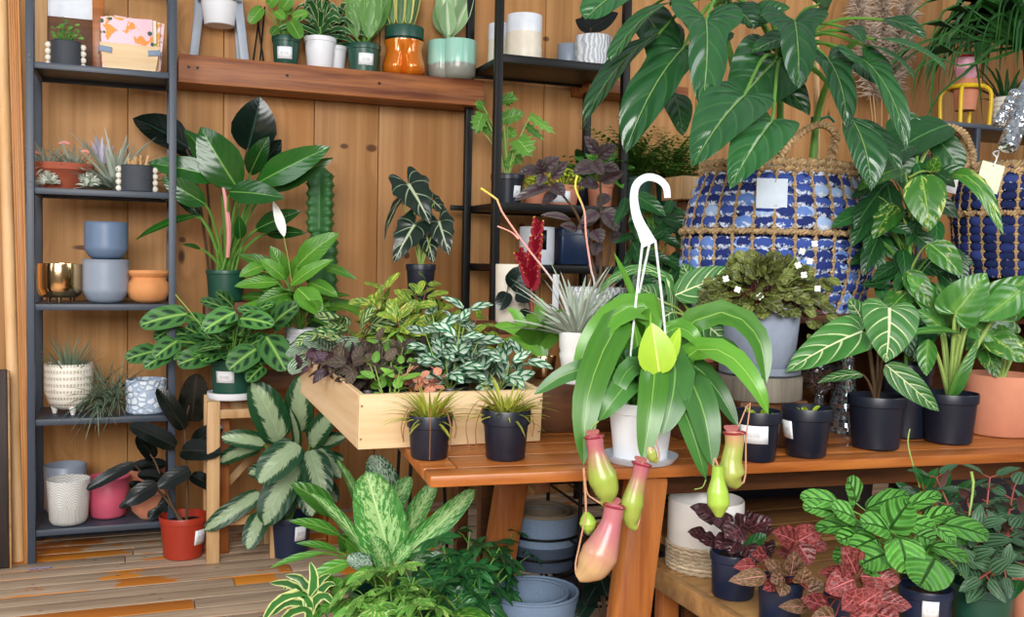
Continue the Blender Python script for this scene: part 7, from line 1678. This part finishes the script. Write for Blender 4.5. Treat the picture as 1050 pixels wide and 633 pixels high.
# ================================================================ things on the long wall shelf
def on_wall_shelf():
    Y = 4.43; z = WSZ+.0015
    def seat(px, pyb, w, pyt, y=Y): c, rt, h, T = PL(px, pyb, w, pyt, z, y); return c, rt, h, depth(c)
    # white pot in a metal stand
    c, rt, h, T = seat(225, 55, 40, 20); k = T/FPX
    o = thing('metal_pot_stand', 'grey metal stand with flat legs at left end of the wall shelf', 'plant stand', c)
    M['grey_metal'] = plain('grey_painted_metal', '#97a0ad', .45)
    for (a, b) in (((207, -10), (198, 58)), ((243, -10), (251, 62))):
        mb = MB(); A = pT(a[0], a[1], T); B = pT(b[0], 57, T); B.z = z; mb.beam(B, A, .036, .012, .003); mb.build('leg', M['grey_metal'], o)
    for dx in (-.10, .10): mb = MB(); mb.beam((c.x+dx, c.y+.10, z), (c.x+dx*.8, c.y+.09, z+.27), .036, .012, .003); mb.build('leg', M['grey_metal'], o)
    mb = MB(); zr = pT(225, 2, T).z; mb.tube([V((c.x+math.cos(a)*21*k, c.y+math.sin(a)*21*k, zr)) for a in [j*.2618 for j in range(25)]], .006, 6, caps=False); mb.build('ring', M['grey_metal'], o)
    zb = pT(225, 27, T).z; c2 = V((c.x, c.y, zb)); o = thing('plant_pot', 'white tapered pot hanging in the grey metal stand', 'plant pot', c2); nursery(o, c2, 21*k, zr-zb+.05, M['white_pot'], .72, .16)
    # wire trellis
    c = pT(265, 58, tY(265, 58, 4.5)); c.z = z; o = thing('wire_trellis', 'thin black crossed wire trellis behind the small green pot on the wall shelf', 'trellis', c); k = depth(c)/FPX
    for a, b in ((-6, 2), (6, -3), (1, 6)): mb = MB(); mb.tube([c+V((a*k, 0, 0)), c+V((b*k, 0, 62*k))], .004, 6); mb.build('wire', M['black_metal'], o)
    # round leaved plant
    c, rt, h, T = seat(293, 62, 29, 32); o = thing('round_leaf_plant', 'round leaved trailing plant in a green pot with a white label on the wall shelf', 'potted plant', c); crown = nursery(o, c, rt, h, M['green_pot'], .8, .2, lab=(-.1, .2, .6, 1.1)); mb = MB()
    for b, t, w, d in (((268, 8), (256, 24), 13, -.05), ((284, 2), (276, -8), 12, 0), ((298, 22), (308, 40), 15, -.06), ((285, 28), (278, 36), 9, -.06), ((290, 8), (300, -4), 14, -.02), ((282, 12), (292, 20), 10, -.05), ((275, 5), (285, -5), 13, 0), ((300, 18), (316, 14), 12, -.02), ((295, 15), (290, -2), 13, .03)): LF(mb, T, b+(d,), t+(d-.02,), w, 'round', pet=crown, pr=.8, droop=.4, n=10, m=3)
    mb.build('foliage', [M['lily'], M['stem']], o)
    # dracaena in two white pots
    for (px, pyb, w, pyt, y, lab, n) in ((328, 67, 33, 35, Y, 'white edged strap leaf plant in a white pot on the wall shelf', 34), (343, 63, 26, 36, 4.49, 'second white pot with strap leaves half hidden behind the first on the wall shelf', 20)):
        c, rt, h, T = seat(px, pyb, w, pyt, y); o = thing('strap_leaf_plant', lab, 'potted plant', c); crown = nursery(o, c, rt, h, M['white_pot'], .78, .16); mb = MB()
        st = crown+V((0, 0, .03)); mb.tube([crown, st+V((0, 0, .08))], .012, 8, 1); rr = random.Random(n)
        for i in range(n):
            a = i*2.4; e = .1+1.2*i/n; d = adir(a, e); L = rr.uniform(.13, .21); b = st+V((0, 0, .08*i/n)); p2 = b+d*L*.6; p3 = b+V((d.x, d.y, d.z*.6))*L+V((0, 0, -.03)); 
            if p3.y > WALLY-.03: p3.y = WALLY-.03
            mb.blade([b, p2, p3], .026, 'strap', n=10)
        mb.build('leaves', [M['dracaena'], M['stem']], o)
    # wide snake plant
    c, rt, h, T = seat(373, 70, 35, 41); o = thing('snake_plant', 'pale wide leaved snake plant in a labelled green pot on the wall shelf', 'potted plant', c); crown = nursery(o, c, rt, h, M['green_pot'], .82, .2, lab=(.15, .22, .62, .9)); mb = MB()
    for b, t, w, d in (((374, 38), (352, -18), 17, 0), ((378, 40), (384, -25), 24, -.04), ((384, 36), (402, -12), 14, .03), ((372, 38), (368, -20), 16, .04), ((366, 40), (356, 0), 14, -.03)): LF(mb, T, b+(d,), t+(d,), w, 'lance', pet=crown, pr=1.5, droop=.15, fold=.3, n=12, m=3)
    mb.build('leaves', [M['sanse'], M['stem']], o)
    # copper legs-shaped pot
    c, rt, h, T = seat(414, 73, 43, 38, Y-.01); k = T/FPX; M['copper'] = plain('orange_copper_glaze', '#d9761c', .12, .25, .6, .08, 12, .0, coat=.6)
    o = thing('copper_planter', 'shiny orange copper planter shaped like a seated lower body on the wall shelf', 'planter', c); rt = 21*k; cd = camdir(c); fa = math.atan2(cd.y, cd.x)
    def rf(a, zz):
        u = math.cos(a-fa); q = min(1, max(0, 1-zz/(h*.8))); return 1-.6*q**.5*math.exp(-(((a-fa+PI) % (2*PI)-PI)**2)*20)-.3*q*math.exp(-((a-fa) % (2*PI)-PI)**2*6)
    mb = MB(); mb.lathe([(0, 0), (rt*.86, 0), (rt*1.03, h*.12), (rt*1.04, h*.3), (rt*.93, h*.55), (rt*.88, h*.75), (rt*.97, h*.95), (rt*.97, h), (rt*.9, h), (rt*.8, h*.7), (0, h*.6)], c, 96, rf); mb.build('body', M['copper'], o, 80)
    z0 = c.z+h*.72; c2 = V((c.x, c.y, z0)); o = thing('snake_plant', 'yellow edged snake plant in a dark green nursery pot standing in the copper planter', 'potted plant', c2); crown = nursery(o, c2, 20*k, 24*k, M['green_pot'], .72, .5); mb = MB()
    for b, t, w, d in (((402, 24), (398, -20), 10, 0), ((410, 24), (412, -25), 11, -.03), ((418, 24), (422, -20), 10, 0), ((398, 26), (388, 0), 8, .02), ((412, 26), (406, -10), 9, .03), ((422, 26), (430, -8), 8, .03)): LF(mb, T, b+(d,), t+(d,), w, 'strap', pet=crown, pr=1., droop=.1, fold=.25, n=12, m=3)
    mb.build('leaves', [M['sanse_yellow'], M['stem']], o)
    # turquoise lobed planter
    c, rt, h, T = seat(465, 78, 55, 39, Y-.01); k = T/FPX; g = G('turquoise_drip_glaze'); P = g.obj(); zz = g.n('SeparateXYZ', {0: P}).outputs[2]; n = g.noise(P, 14, 3); n2 = g.noise(g.n('Mapping', {'Vector': P, 'Scale': (60, 60, 4)}).outputs[0], 1., 3)
    x = g.math('ADD', g.math('DIVIDE', zz, h), g.math('MULTIPLY_ADD', n, .25, -.12)); tq = g.mix(n2, C('#6fb5a3'), C('#b4dccb')); m = g.done(g.mix(g.sm(x, .36, .44), C('#8e8f86'), tq), .25)
    o = thing('turquoise_planter', 'turquoise and grey glazed planter of joined round lobes at right end of the wall shelf', 'planter', c); fa = math.atan2(camdir(c).y, camdir(c).x)-.5
    rt = 27*k; rf = lambda a, zz: .82+.2*abs(math.cos((a-fa)*1.5+.0))**.6 if True else 1
    mb = MB(); mb.lathe([(0, 0), (rt*.8, 0), (rt*.96, h*.12), (rt, h*.3), (rt, h*.97), (rt*.98, h), (rt*.93, h*.98), (rt*.9, h*.7), (0, h*.6)], c, 120, lambda a, zz: .68+.32*abs(math.sin((a-fa)*1.5))**.55); mb.build('body', m, o, 80); soil(o, c, rt*.7, c.z+h*.72)
    c2 = V((c.x, c.y, c.z+h*.74)); o = thing('agave', 'pale broad leaved agave growing in the turquoise lobed planter', 'succulent', c2); mb = MB()
    for b, t, w, d in (((460, 37), (452, -20), 20, -.03), ((464, 37), (486, -15), 18, 0), ((456, 36), (446, 5), 16, .02), ((462, 36), (470, -25), 22, .04), ((460, 38), (458, 0), 18, -.06)): LF(mb, T, b+(d,), t+(d,), w, 'lance', pet=c2, pr=2.5, pmi=0, droop=-.25, fold=.4, n=12, m=3)
    mb.build('leaves', [M['agave'], M['stem_pale']], o)
on_wall_shelf()

# ================================================================ black shelf unit
def on_black_unit():
    z = BZ[0]+.0015; Y = BYF+.14
    def seat(px, pyb, w, pyt, zz, y): c, rt, h, T = PL(px, pyb, w, pyt, zz, y); return c, rt, h, depth(c)
    def cyl(name, lab, px, pyb, w, pyt, zz, y, mat, prof=None, mat2=None):
        c, rt, h, T = seat(px, pyb, w, pyt, zz, y); o = thing(name, lab, 'plant pot', c); mb = MB()
        if mat2:
            mb.lathe([(0, 0), (rt*.97, 0), (rt, .006), (rt, h*.3), (rt*.985, h*.33), (rt*.985, h*.62)], c, 44); mb.build('lower_body', mat, o); mb = MB(); mb.lathe([(rt*.985, h*.62), (rt*.985, h-.004), (rt*.97, h), (rt*.94, h-.004), (rt*.93, h*.4), (0, h*.35)], c, 44); mb.build('upper_body', mat2, o)
        else: mb.lathe(prof_pot(rt, h, .97, .006, .006)[:-1]+[(0, h*.5)], c, 44); mb.build('body', mat, o)
        return c, rt, h, T
    M['cream'] = plain('cream_ceramic', '#e2d8c6', .4, bump=.01); M['icewhite'] = plain('cool_white_ceramic', '#dfe5ef', .35, bump=.01)
    cyl('tall_pot', 'tall white and cream ceramic pot on the high black shelf', 537, 59, 37, 12, z, Y, M['cream'], None, M['icewhite'])
    cyl('tall_pot', 'second tall white and cream pot behind the black post on the high shelf', 513, 60, 26, 17, z, Y+.15, M['cream'], None, M['icewhite'])
    c, rt, h, T = cyl('marbled_pot', 'white grey marbled pot at right front of the high black shelf', 608, 64, 38, 31, z, Y, M['marble_pot'])
    cyl('pale_pot', 'pale blue grey pot left of the marbled one on the high black shelf', 583, 62, 24, 34, z, Y+.12, M['grey_glaze'])
    o = thing('dark_succulent', 'blackish broad leaved plant growing in the marbled pot', 'succulent', c+V((0, 0, h*.6))); mb = MB(); cw = c+V((0, 0, h*.66))
    for b, t, w, d in (((605, 30), (634, 13), 20, -.05), ((606, 30), (590, 20), 16, -.05), ((610, 28), (618, 8), 18, 0), ((604, 28), (600, 12), 16, .03)): LF(mb, T, b+(d,), t+(d,), w, 'ovate', pet=cw, pr=1., droop=.3, n=10, m=3)
    mb.build('foliage', [M['rubber'], M['stem_dark']], o)
    # ---- middle shelf
    z = BZ[1]+.0015
    c, rt, h, T = seat(520, 208, 35, 178, z, Y); o = thing('split_leaf_plant', 'tall split leaved climbing plant in a black pot on the middle black shelf', 'potted plant', c); crown = nursery(o, c, rt, h, M['black_pot'], .8, .2, lab=(.7, .2, .6, .5)); s = 1/3.015; f = lambda x, y: (x*s+380, y*s+90); mb = MB()
    M['monstera'] = leafmat('split_bright_leaf', '#3c7a2a', '#7cb345', mid='#a5cc6a', nv=6, vein='#5f9a3a', vs=.3, rough=.4)
    for b, t, w, d, ro in (((455, 160), (500, 215), 90, -.06, 0), ((410, 95), (480, 80), 60, 0, .2), ((400, 40), (460, 35), 46, .02, 0), ((345, 80), (325, 145), 60, .02, 0), ((340, 130), (310, 90), 50, .04, 0), ((350, 60), (320, 50), 50, .05, 0), ((495, 88), (575, 145), 34, -.02, .4), ((480, 115), (540, 165), 30, 0, .4), ((420, 130), (450, 160), 50, .06, 0), ((430, 200), (470, 240), 50, .06, 0), ((400, 140), (380, 180), 44, .06, 0), ((350, 110), (370, 150), 50, .06, 0), ((440, 220), (415, 250), 40, 0, 0), ((420, 50), (440, 10), 40, .05, 0)):
        LF(mb, T, f(*b)+(d,), f(*t)+(d-.03,), w*s, 'lobed', pet=crown, pr=.9, roll=ro, droop=.5, fold=.1, n=22, m=3)
    mb.build('foliage', [M['monstera'], M['stem_pale']], o)
    for (px, w, pyt, y, lab, sd) in ((577, 34, 188, Y, 'lime green stonecrop in a labelled terracotta pot on the middle black shelf', 1), (549, 26, 192, Y+.08, 'smaller lime green stonecrop left of the labelled terracotta pot on the black shelf', 2)):
        c, rt, h, T = seat(px, 209, w, pyt, z, y); o = thing('stonecrop', lab, 'potted plant', c); crown = ceramic(o, c, rt, h, M['terracotta'], .8, .004, .004)
        if sd == 1: sticker(o, c, rt*.82, rt, h, h*.15, h*.7, -.15, rt*1.2, M['label'])
        mb = MB(); rr = random.Random(sd)
        for i in range(110):
            d = adir(rr.uniform(0, 6.28), rr.uniform(.1, 1.5)); p = crown+V((d.x*rt*1.25, d.y*rt*1.1, d.z*rt*1.3)); mb.ell(p, (.007, .007, .006), seg=7, rings=5)
        for i in range(16): d = adir(i*2.4, .3+.07*i); mb.tube([crown, crown+V((d.x*rt*1.1, d.y*rt, d.z*rt*1.1))], .002, 5, caps=False)
        mb.build('foliage', M['lime'], o, kind='stuff')
    for (px, py, y, lab, nm, mat, n, Lr, pl, pre, wr, potm) in ((615, 214, Y+.05, 'bushy green plant at right end of the middle black shelf', 'bushy_plant', 'plain_leaf', 30, (.06, .10), (.05, .16), 'ovate', (.45, .55), 'terracotta'), (596, 212, Y+.2, 'dark upright leaved plant behind the stonecrop on the black shelf', 'upright_plant', 'deep', 14, (.08, .13), (.06, .16), 'wide', (.4, .5), 'black_pot')):
        c, rt, h, T = seat(px, py, 28, py-26, z, y); o = thing(nm, lab, 'potted plant', c); crown = nursery(o, c, rt, h, M[potm], .8, .2); mb = MB(); bush(mb, crown, n, Lr, wr, pre, pl, (.2, 1.45), .6, .6, rnd=random.Random(px)); mb.build('foliage', [M[mat], M['stem']], o)
    # ---- lower shelf: canister, blue box, cream pot
    z = BZ[2]+.0015
    c, rt, h, T = seat(550, 272, 36, 234, z, Y); o = thing('canister', 'white canister with a black label on the shelf behind the red flower sword', 'canister', c); mb = MB(); mb.lathe([(0, 0), (rt*.97, 0), (rt, .006), (rt, h*.93), (rt*.97, h*.95), (rt, h*.96), (rt, h), (rt*.9, h+.002), (0, h+.004)], c, 40); mb.build('body', M['icewhite'], o)
    sticker(o, c, rt, rt, h, h*.4, h*.92, .35, rt*.45, M['black_metal'], 'black_label')
    p = pY(584, 273, Y+.02); T = depth(p); o = thing('blue_box', 'dark blue box beside the white canister on the lower black shelf', 'box', (p.x, p.y, z)); mb = MB(); hh = 38*T/FPX; mb.box((p.x, p.y, z+hh/2), (32*T/FPX, .14, hh-.001), .012); mb.build('body', plain('dark_blue_gloss', '#1d3050', .3), o)
    mb = MB(); mb.box((p.x, p.y, z+hh*.82), (32.6*T/FPX, .143, .008), .002); mb.build('lid_seam', M['navy_metal'], o)
    # ---- items on a plank behind the crate
    T = 3.25; p = pT(560, 330, T); zp = pT(560, 332, T).z; o = thing('side_table', 'small dark side table behind the crate carrying the ribbed pot', 'table', (p.x+.06, p.y, 0)); mb = MB(); mb.box((p.x+.06, p.y+.02, zp-.012), (.56, .32, .024), .004); mb.build('table_top', M['dark_wood'], o)
    for sx in (-.24, .36):
        for sy in (-.1, .14): mb = MB(); mb.box((p.x+sx, p.y+sy, (zp-.024)/2), (.04, .04, zp-.024), .003); mb.build('leg', M['dark_wood'], o)
    k = T/FPX
    c = pT(525, 328, T); c.z = zp; o = thing('cream_planter', 'cream cylindrical planter behind the crate left of the red flower sword', 'planter', c); hh = pT(525, 271, T).z-zp; mb = MB(); mb.lathe(prof_pot(18*k, hh, .95, .006, .008)[:-1]+[(0, hh*.8)], c, 44); mb.build('body', M['cream'], o); soil(o, c, 16*k, c.z+hh*.85)
    c2 = V((c.x, c.y, c.z+hh*.86)); o = thing('dark_round_leaf_plant', 'dark round leaved plant in the cream planter behind the bromeliad', 'potted plant', c2); mb = MB()
    for b, t, w, d in (((524, 296), (540, 276), 24, -.1), ((530, 300), (548, 305), 22, -.12), ((520, 300), (512, 318), 16, -.1), ((545, 320), (530, 335), 18, -.12)): LF(mb, T, b+(d,), t+(d-.02,), w, 'wide', pet=c2, pr=.9, droop=.5, n=12, m=3)
    mb.build('foliage', [M['darkleaf'], M['stem_dark']], o)
    c = pT(611, 330, T-.02); c.z = zp; hh = pT(611, 296, T-.16).z-zp; o = thing('ribbed_pot', 'white grey leaf patterned pot with the tall smoky purple plant', 'potted plant', c); rt = 31*k
    mb = MB(); mb.lathe([(0, 0), (rt*.8, 0), (rt*.93, hh*.15), (rt, hh*.5), (rt, hh*.86), (rt*.97, hh*.88), (rt, hh*.9), (rt, hh*.98), (rt*.98, hh), (rt*.94, hh*.98), (rt*.9, hh*.6), (0, hh*.5)], c, 48); mb.build('pot', M['leafy_pot'], o); soil(o, c, rt*.88, c.z+hh*.75)
    cw = c+V((0, 0, hh*.75)); s = 1/3.015; f = lambda x, y: (x*s+380, y*s+90); mb = MB()
    for pts in (((710, 600), (712, 480), (712, 350), (705, 200)), ((700, 600), (650, 420), (600, 340), (525, 260)), ((720, 600), (740, 480), (735, 400))): mb.tube([cw]+PTS(T, [f(*p) for p in pts]), [.006, .005, .003], 8, 1, n=20)
    for b, t, w, d, ro in (((700, 205), (660, 150), 40, -.04, 0), ((705, 215), (760, 175), 46, -.02, .3), ((700, 240), (625, 265), 54, -.06, 0), ((715, 245), (770, 255), 40, -.04, 0), ((690, 225), (720, 270), 40, -.08, .3), ((712, 290), (784, 260), 40, 0, .4), ((705, 300), (640, 300), 44, 0, 0), ((710, 390), (775, 400), 44, -.04, 0), ((725, 385), (765, 445), 50, -.08, 0), ((705, 385), (650, 420), 44, -.06, 0), ((700, 400), (640, 440), 40, -.02, .2), ((690, 440), (715, 480), 50, -.1, 0), ((740, 470), (780, 455), 40, 0, 0),
                       ((525, 255), (455, 265), 40, -.02, 0), ((530, 255), (585, 215), 46, 0, .3), ((530, 265), (520, 220), 44, -.04, 0), ((535, 270), (520, 305), 36, -.06, 0), ((560, 280), (610, 225), 34, -.06, .4), ((560, 300), (600, 335), 46, -.04, 0), ((555, 305), (445, 350), 44, -.04, .2), ((575, 320), (530, 365), 34, 0, 0), ((620, 410), (525, 395), 30, -.04, .3), ((640, 440), (585, 425), 34, -.02, 0), ((705, 480), (690, 520), 40, -.06, 0), ((735, 330), (700, 370), 40, .03, 0)):
        LF(mb, T, f(*b)+(d,), f(*t)+(d-.04,), w*s*1.05, 'lance', roll=ro, droop=.7, fold=.16, n=12, m=3)
    mb.build('foliage', [M['persicaria'], M['stem_dark']], o)
    for (px, lab) in ((569, 'white plant marker standing beside the bromeliad'),):
        p = pT(569, 322, T-.2); o = thing('plant_marker', lab, 'label', (p.x, p.y, zp)); mb = MB(); p2 = pT(570, 291, T-.12); mb.box((p2.x, p2.y, (p2.z+.03+zp)/2), (.022, .003, p2.z+.03-zp), .001); mb.build('tag', M['white_pot'], o)
    # ---- ferns behind, right of the unit, on a wall bracket table
    Yf = 4.2; zf = pY(660, 212, Yf).z; p = pY(668, 212, Yf); o = thing('plant_table', 'tall dark plant table against the wall under the ferns', 'table', (p.x, p.y, 0)); mb = MB(); mb.box((p.x+.08, p.y+.06, zf-.012), (.56, .42, .024), .003); mb.build('table_top', M['dark_wood'], o)
    for sx in (-.17, .33):
        for sy in (-.12, .24): mb = MB(); mb.box((p.x+sx, p.y+sy, (zf-.024)/2), (.035, .035, zf-.024), .003); mb.build('leg', M['dark_wood'], o)
    for (px, lab, n, L, sd) in ((652, 'feathery green fern in a dark green pot behind the white hook', 80, (.2, .4), 3), (688, 'second darker feathery fern beside the first against the plank wall', 70, (.18, .36), 4)):
        c = pY(px, 212, Yf+(.0 if sd == 3 else .1)); c.z = zf; o = thing('fern', lab, 'potted plant', c); k = depth(c)/FPX; crown = nursery(o, c, 17*k, 30*k, M['green_pot'], .8, .16); mb = MB(); rr = random.Random(sd)
        for i in range(n):
            a = rr.uniform(0, 6.28); e = .3+1.2*i/n; d = adir(a, e); LL = rr.uniform(*L); d2 = adir(a, e-.8); P = cr([crown, crown+d*LL*.5, crown+d*LL*.75+d2*LL*.35], 12)
            for q in P:
                if q.y > WALLY-.03: q.y = WALLY-.03
            mb.tube(P, [.0016, .0008], 4, 1, caps=False)
            for j in range(3, 12):
                t = (P[j+1]-P[j-1]).normalized(); sd_ = t.cross(V((0, 0, 1))).normalized()
                for sg in (-1, 1): ln = .06*(1-abs(j-6)/9); mb.leaf(P[j], P[j]+(sd_*sg+t*.5).normalized()*ln+V((0, 0, -.006)), .016, 'lance', V((0, 0, 1)), n=4, m=1)
        mb.build('fronds', [M['fern'], M['stem']], o)
    # wooden block end left of the denim basket
    p = pT(707, 192, 3.3); zt = pT(707, 181, 3.3).z; zb = pT(707, 205, 3.3).z
    o = thing('wooden_crate_end', 'pale wooden box on a post left of the denim basket', 'box', (p.x, p.y, 0)); mb = MB(); mb.box((p.x+.02, p.y+.05, (zt+zb)/2), (.12, .14, zt-zb), .004); mb.build('body', M['pale_wood'], o); mb = MB(); mb.box((p.x+.02, p.y+.05, zb/2), (.05, .05, zb-.001), .003); mb.build('post', M['dark_wood'], o)
on_black_unit()
# ================================================================ dark greenery between the hook and the big basket
def fill():
    T = 3.02; zt = pT(672, 345, T).z; p = pT(672, 345, T)
    o = thing('dark_leafy_plant', 'dark leafy plant filling the gap between the white hook and the denim basket', 'potted plant', V((p.x, p.y, RZ-.0)))
    b = thing('wooden_block', 'dark block on the table under the dark leafy plant behind the white hook', 'block', (p.x, p.y, TZ)); z0 = 1.0-.12
    mb = MB(); mb.box((p.x, p.y, (TZ+z0)/2), (.15, .15, z0-TZ-.002), .003, rz=TR); mb.build('body', M['dark_wood'], b)
    c = V((p.x, p.y, z0)); crown = nursery(o, c, .065, .12, M['black_pot'], .8, .16); mb = MB(); rr = random.Random(31)
    for i in range(60):
        px, py = rr.uniform(640, 702), rr.uniform(195, 335); d = rr.uniform(-.02, .12); an = rr.uniform(.2, 2.9); L = rr.uniform(22, 40)
        LF(mb, T, (px, py, d), (px+math.cos(an)*L, py+abs(math.sin(an))*L, d-.04), L*rr.uniform(.36, .5), rr.choice(('ovate', 'lance')), droop=.7, fold=.15, n=10, m=3, pet=(672, min(345, py+50), .06), pr=.8)
    mb.build('foliage', [M['deep'], M['stem']], o); mb = MB(); mb.tube([crown]+PTS(T, [(672, 340, .05), (670, 270, .05), (668, 210, .05)]), .004, 7, n=12); mb.build('main_stem', M['stem'], o)
fill()
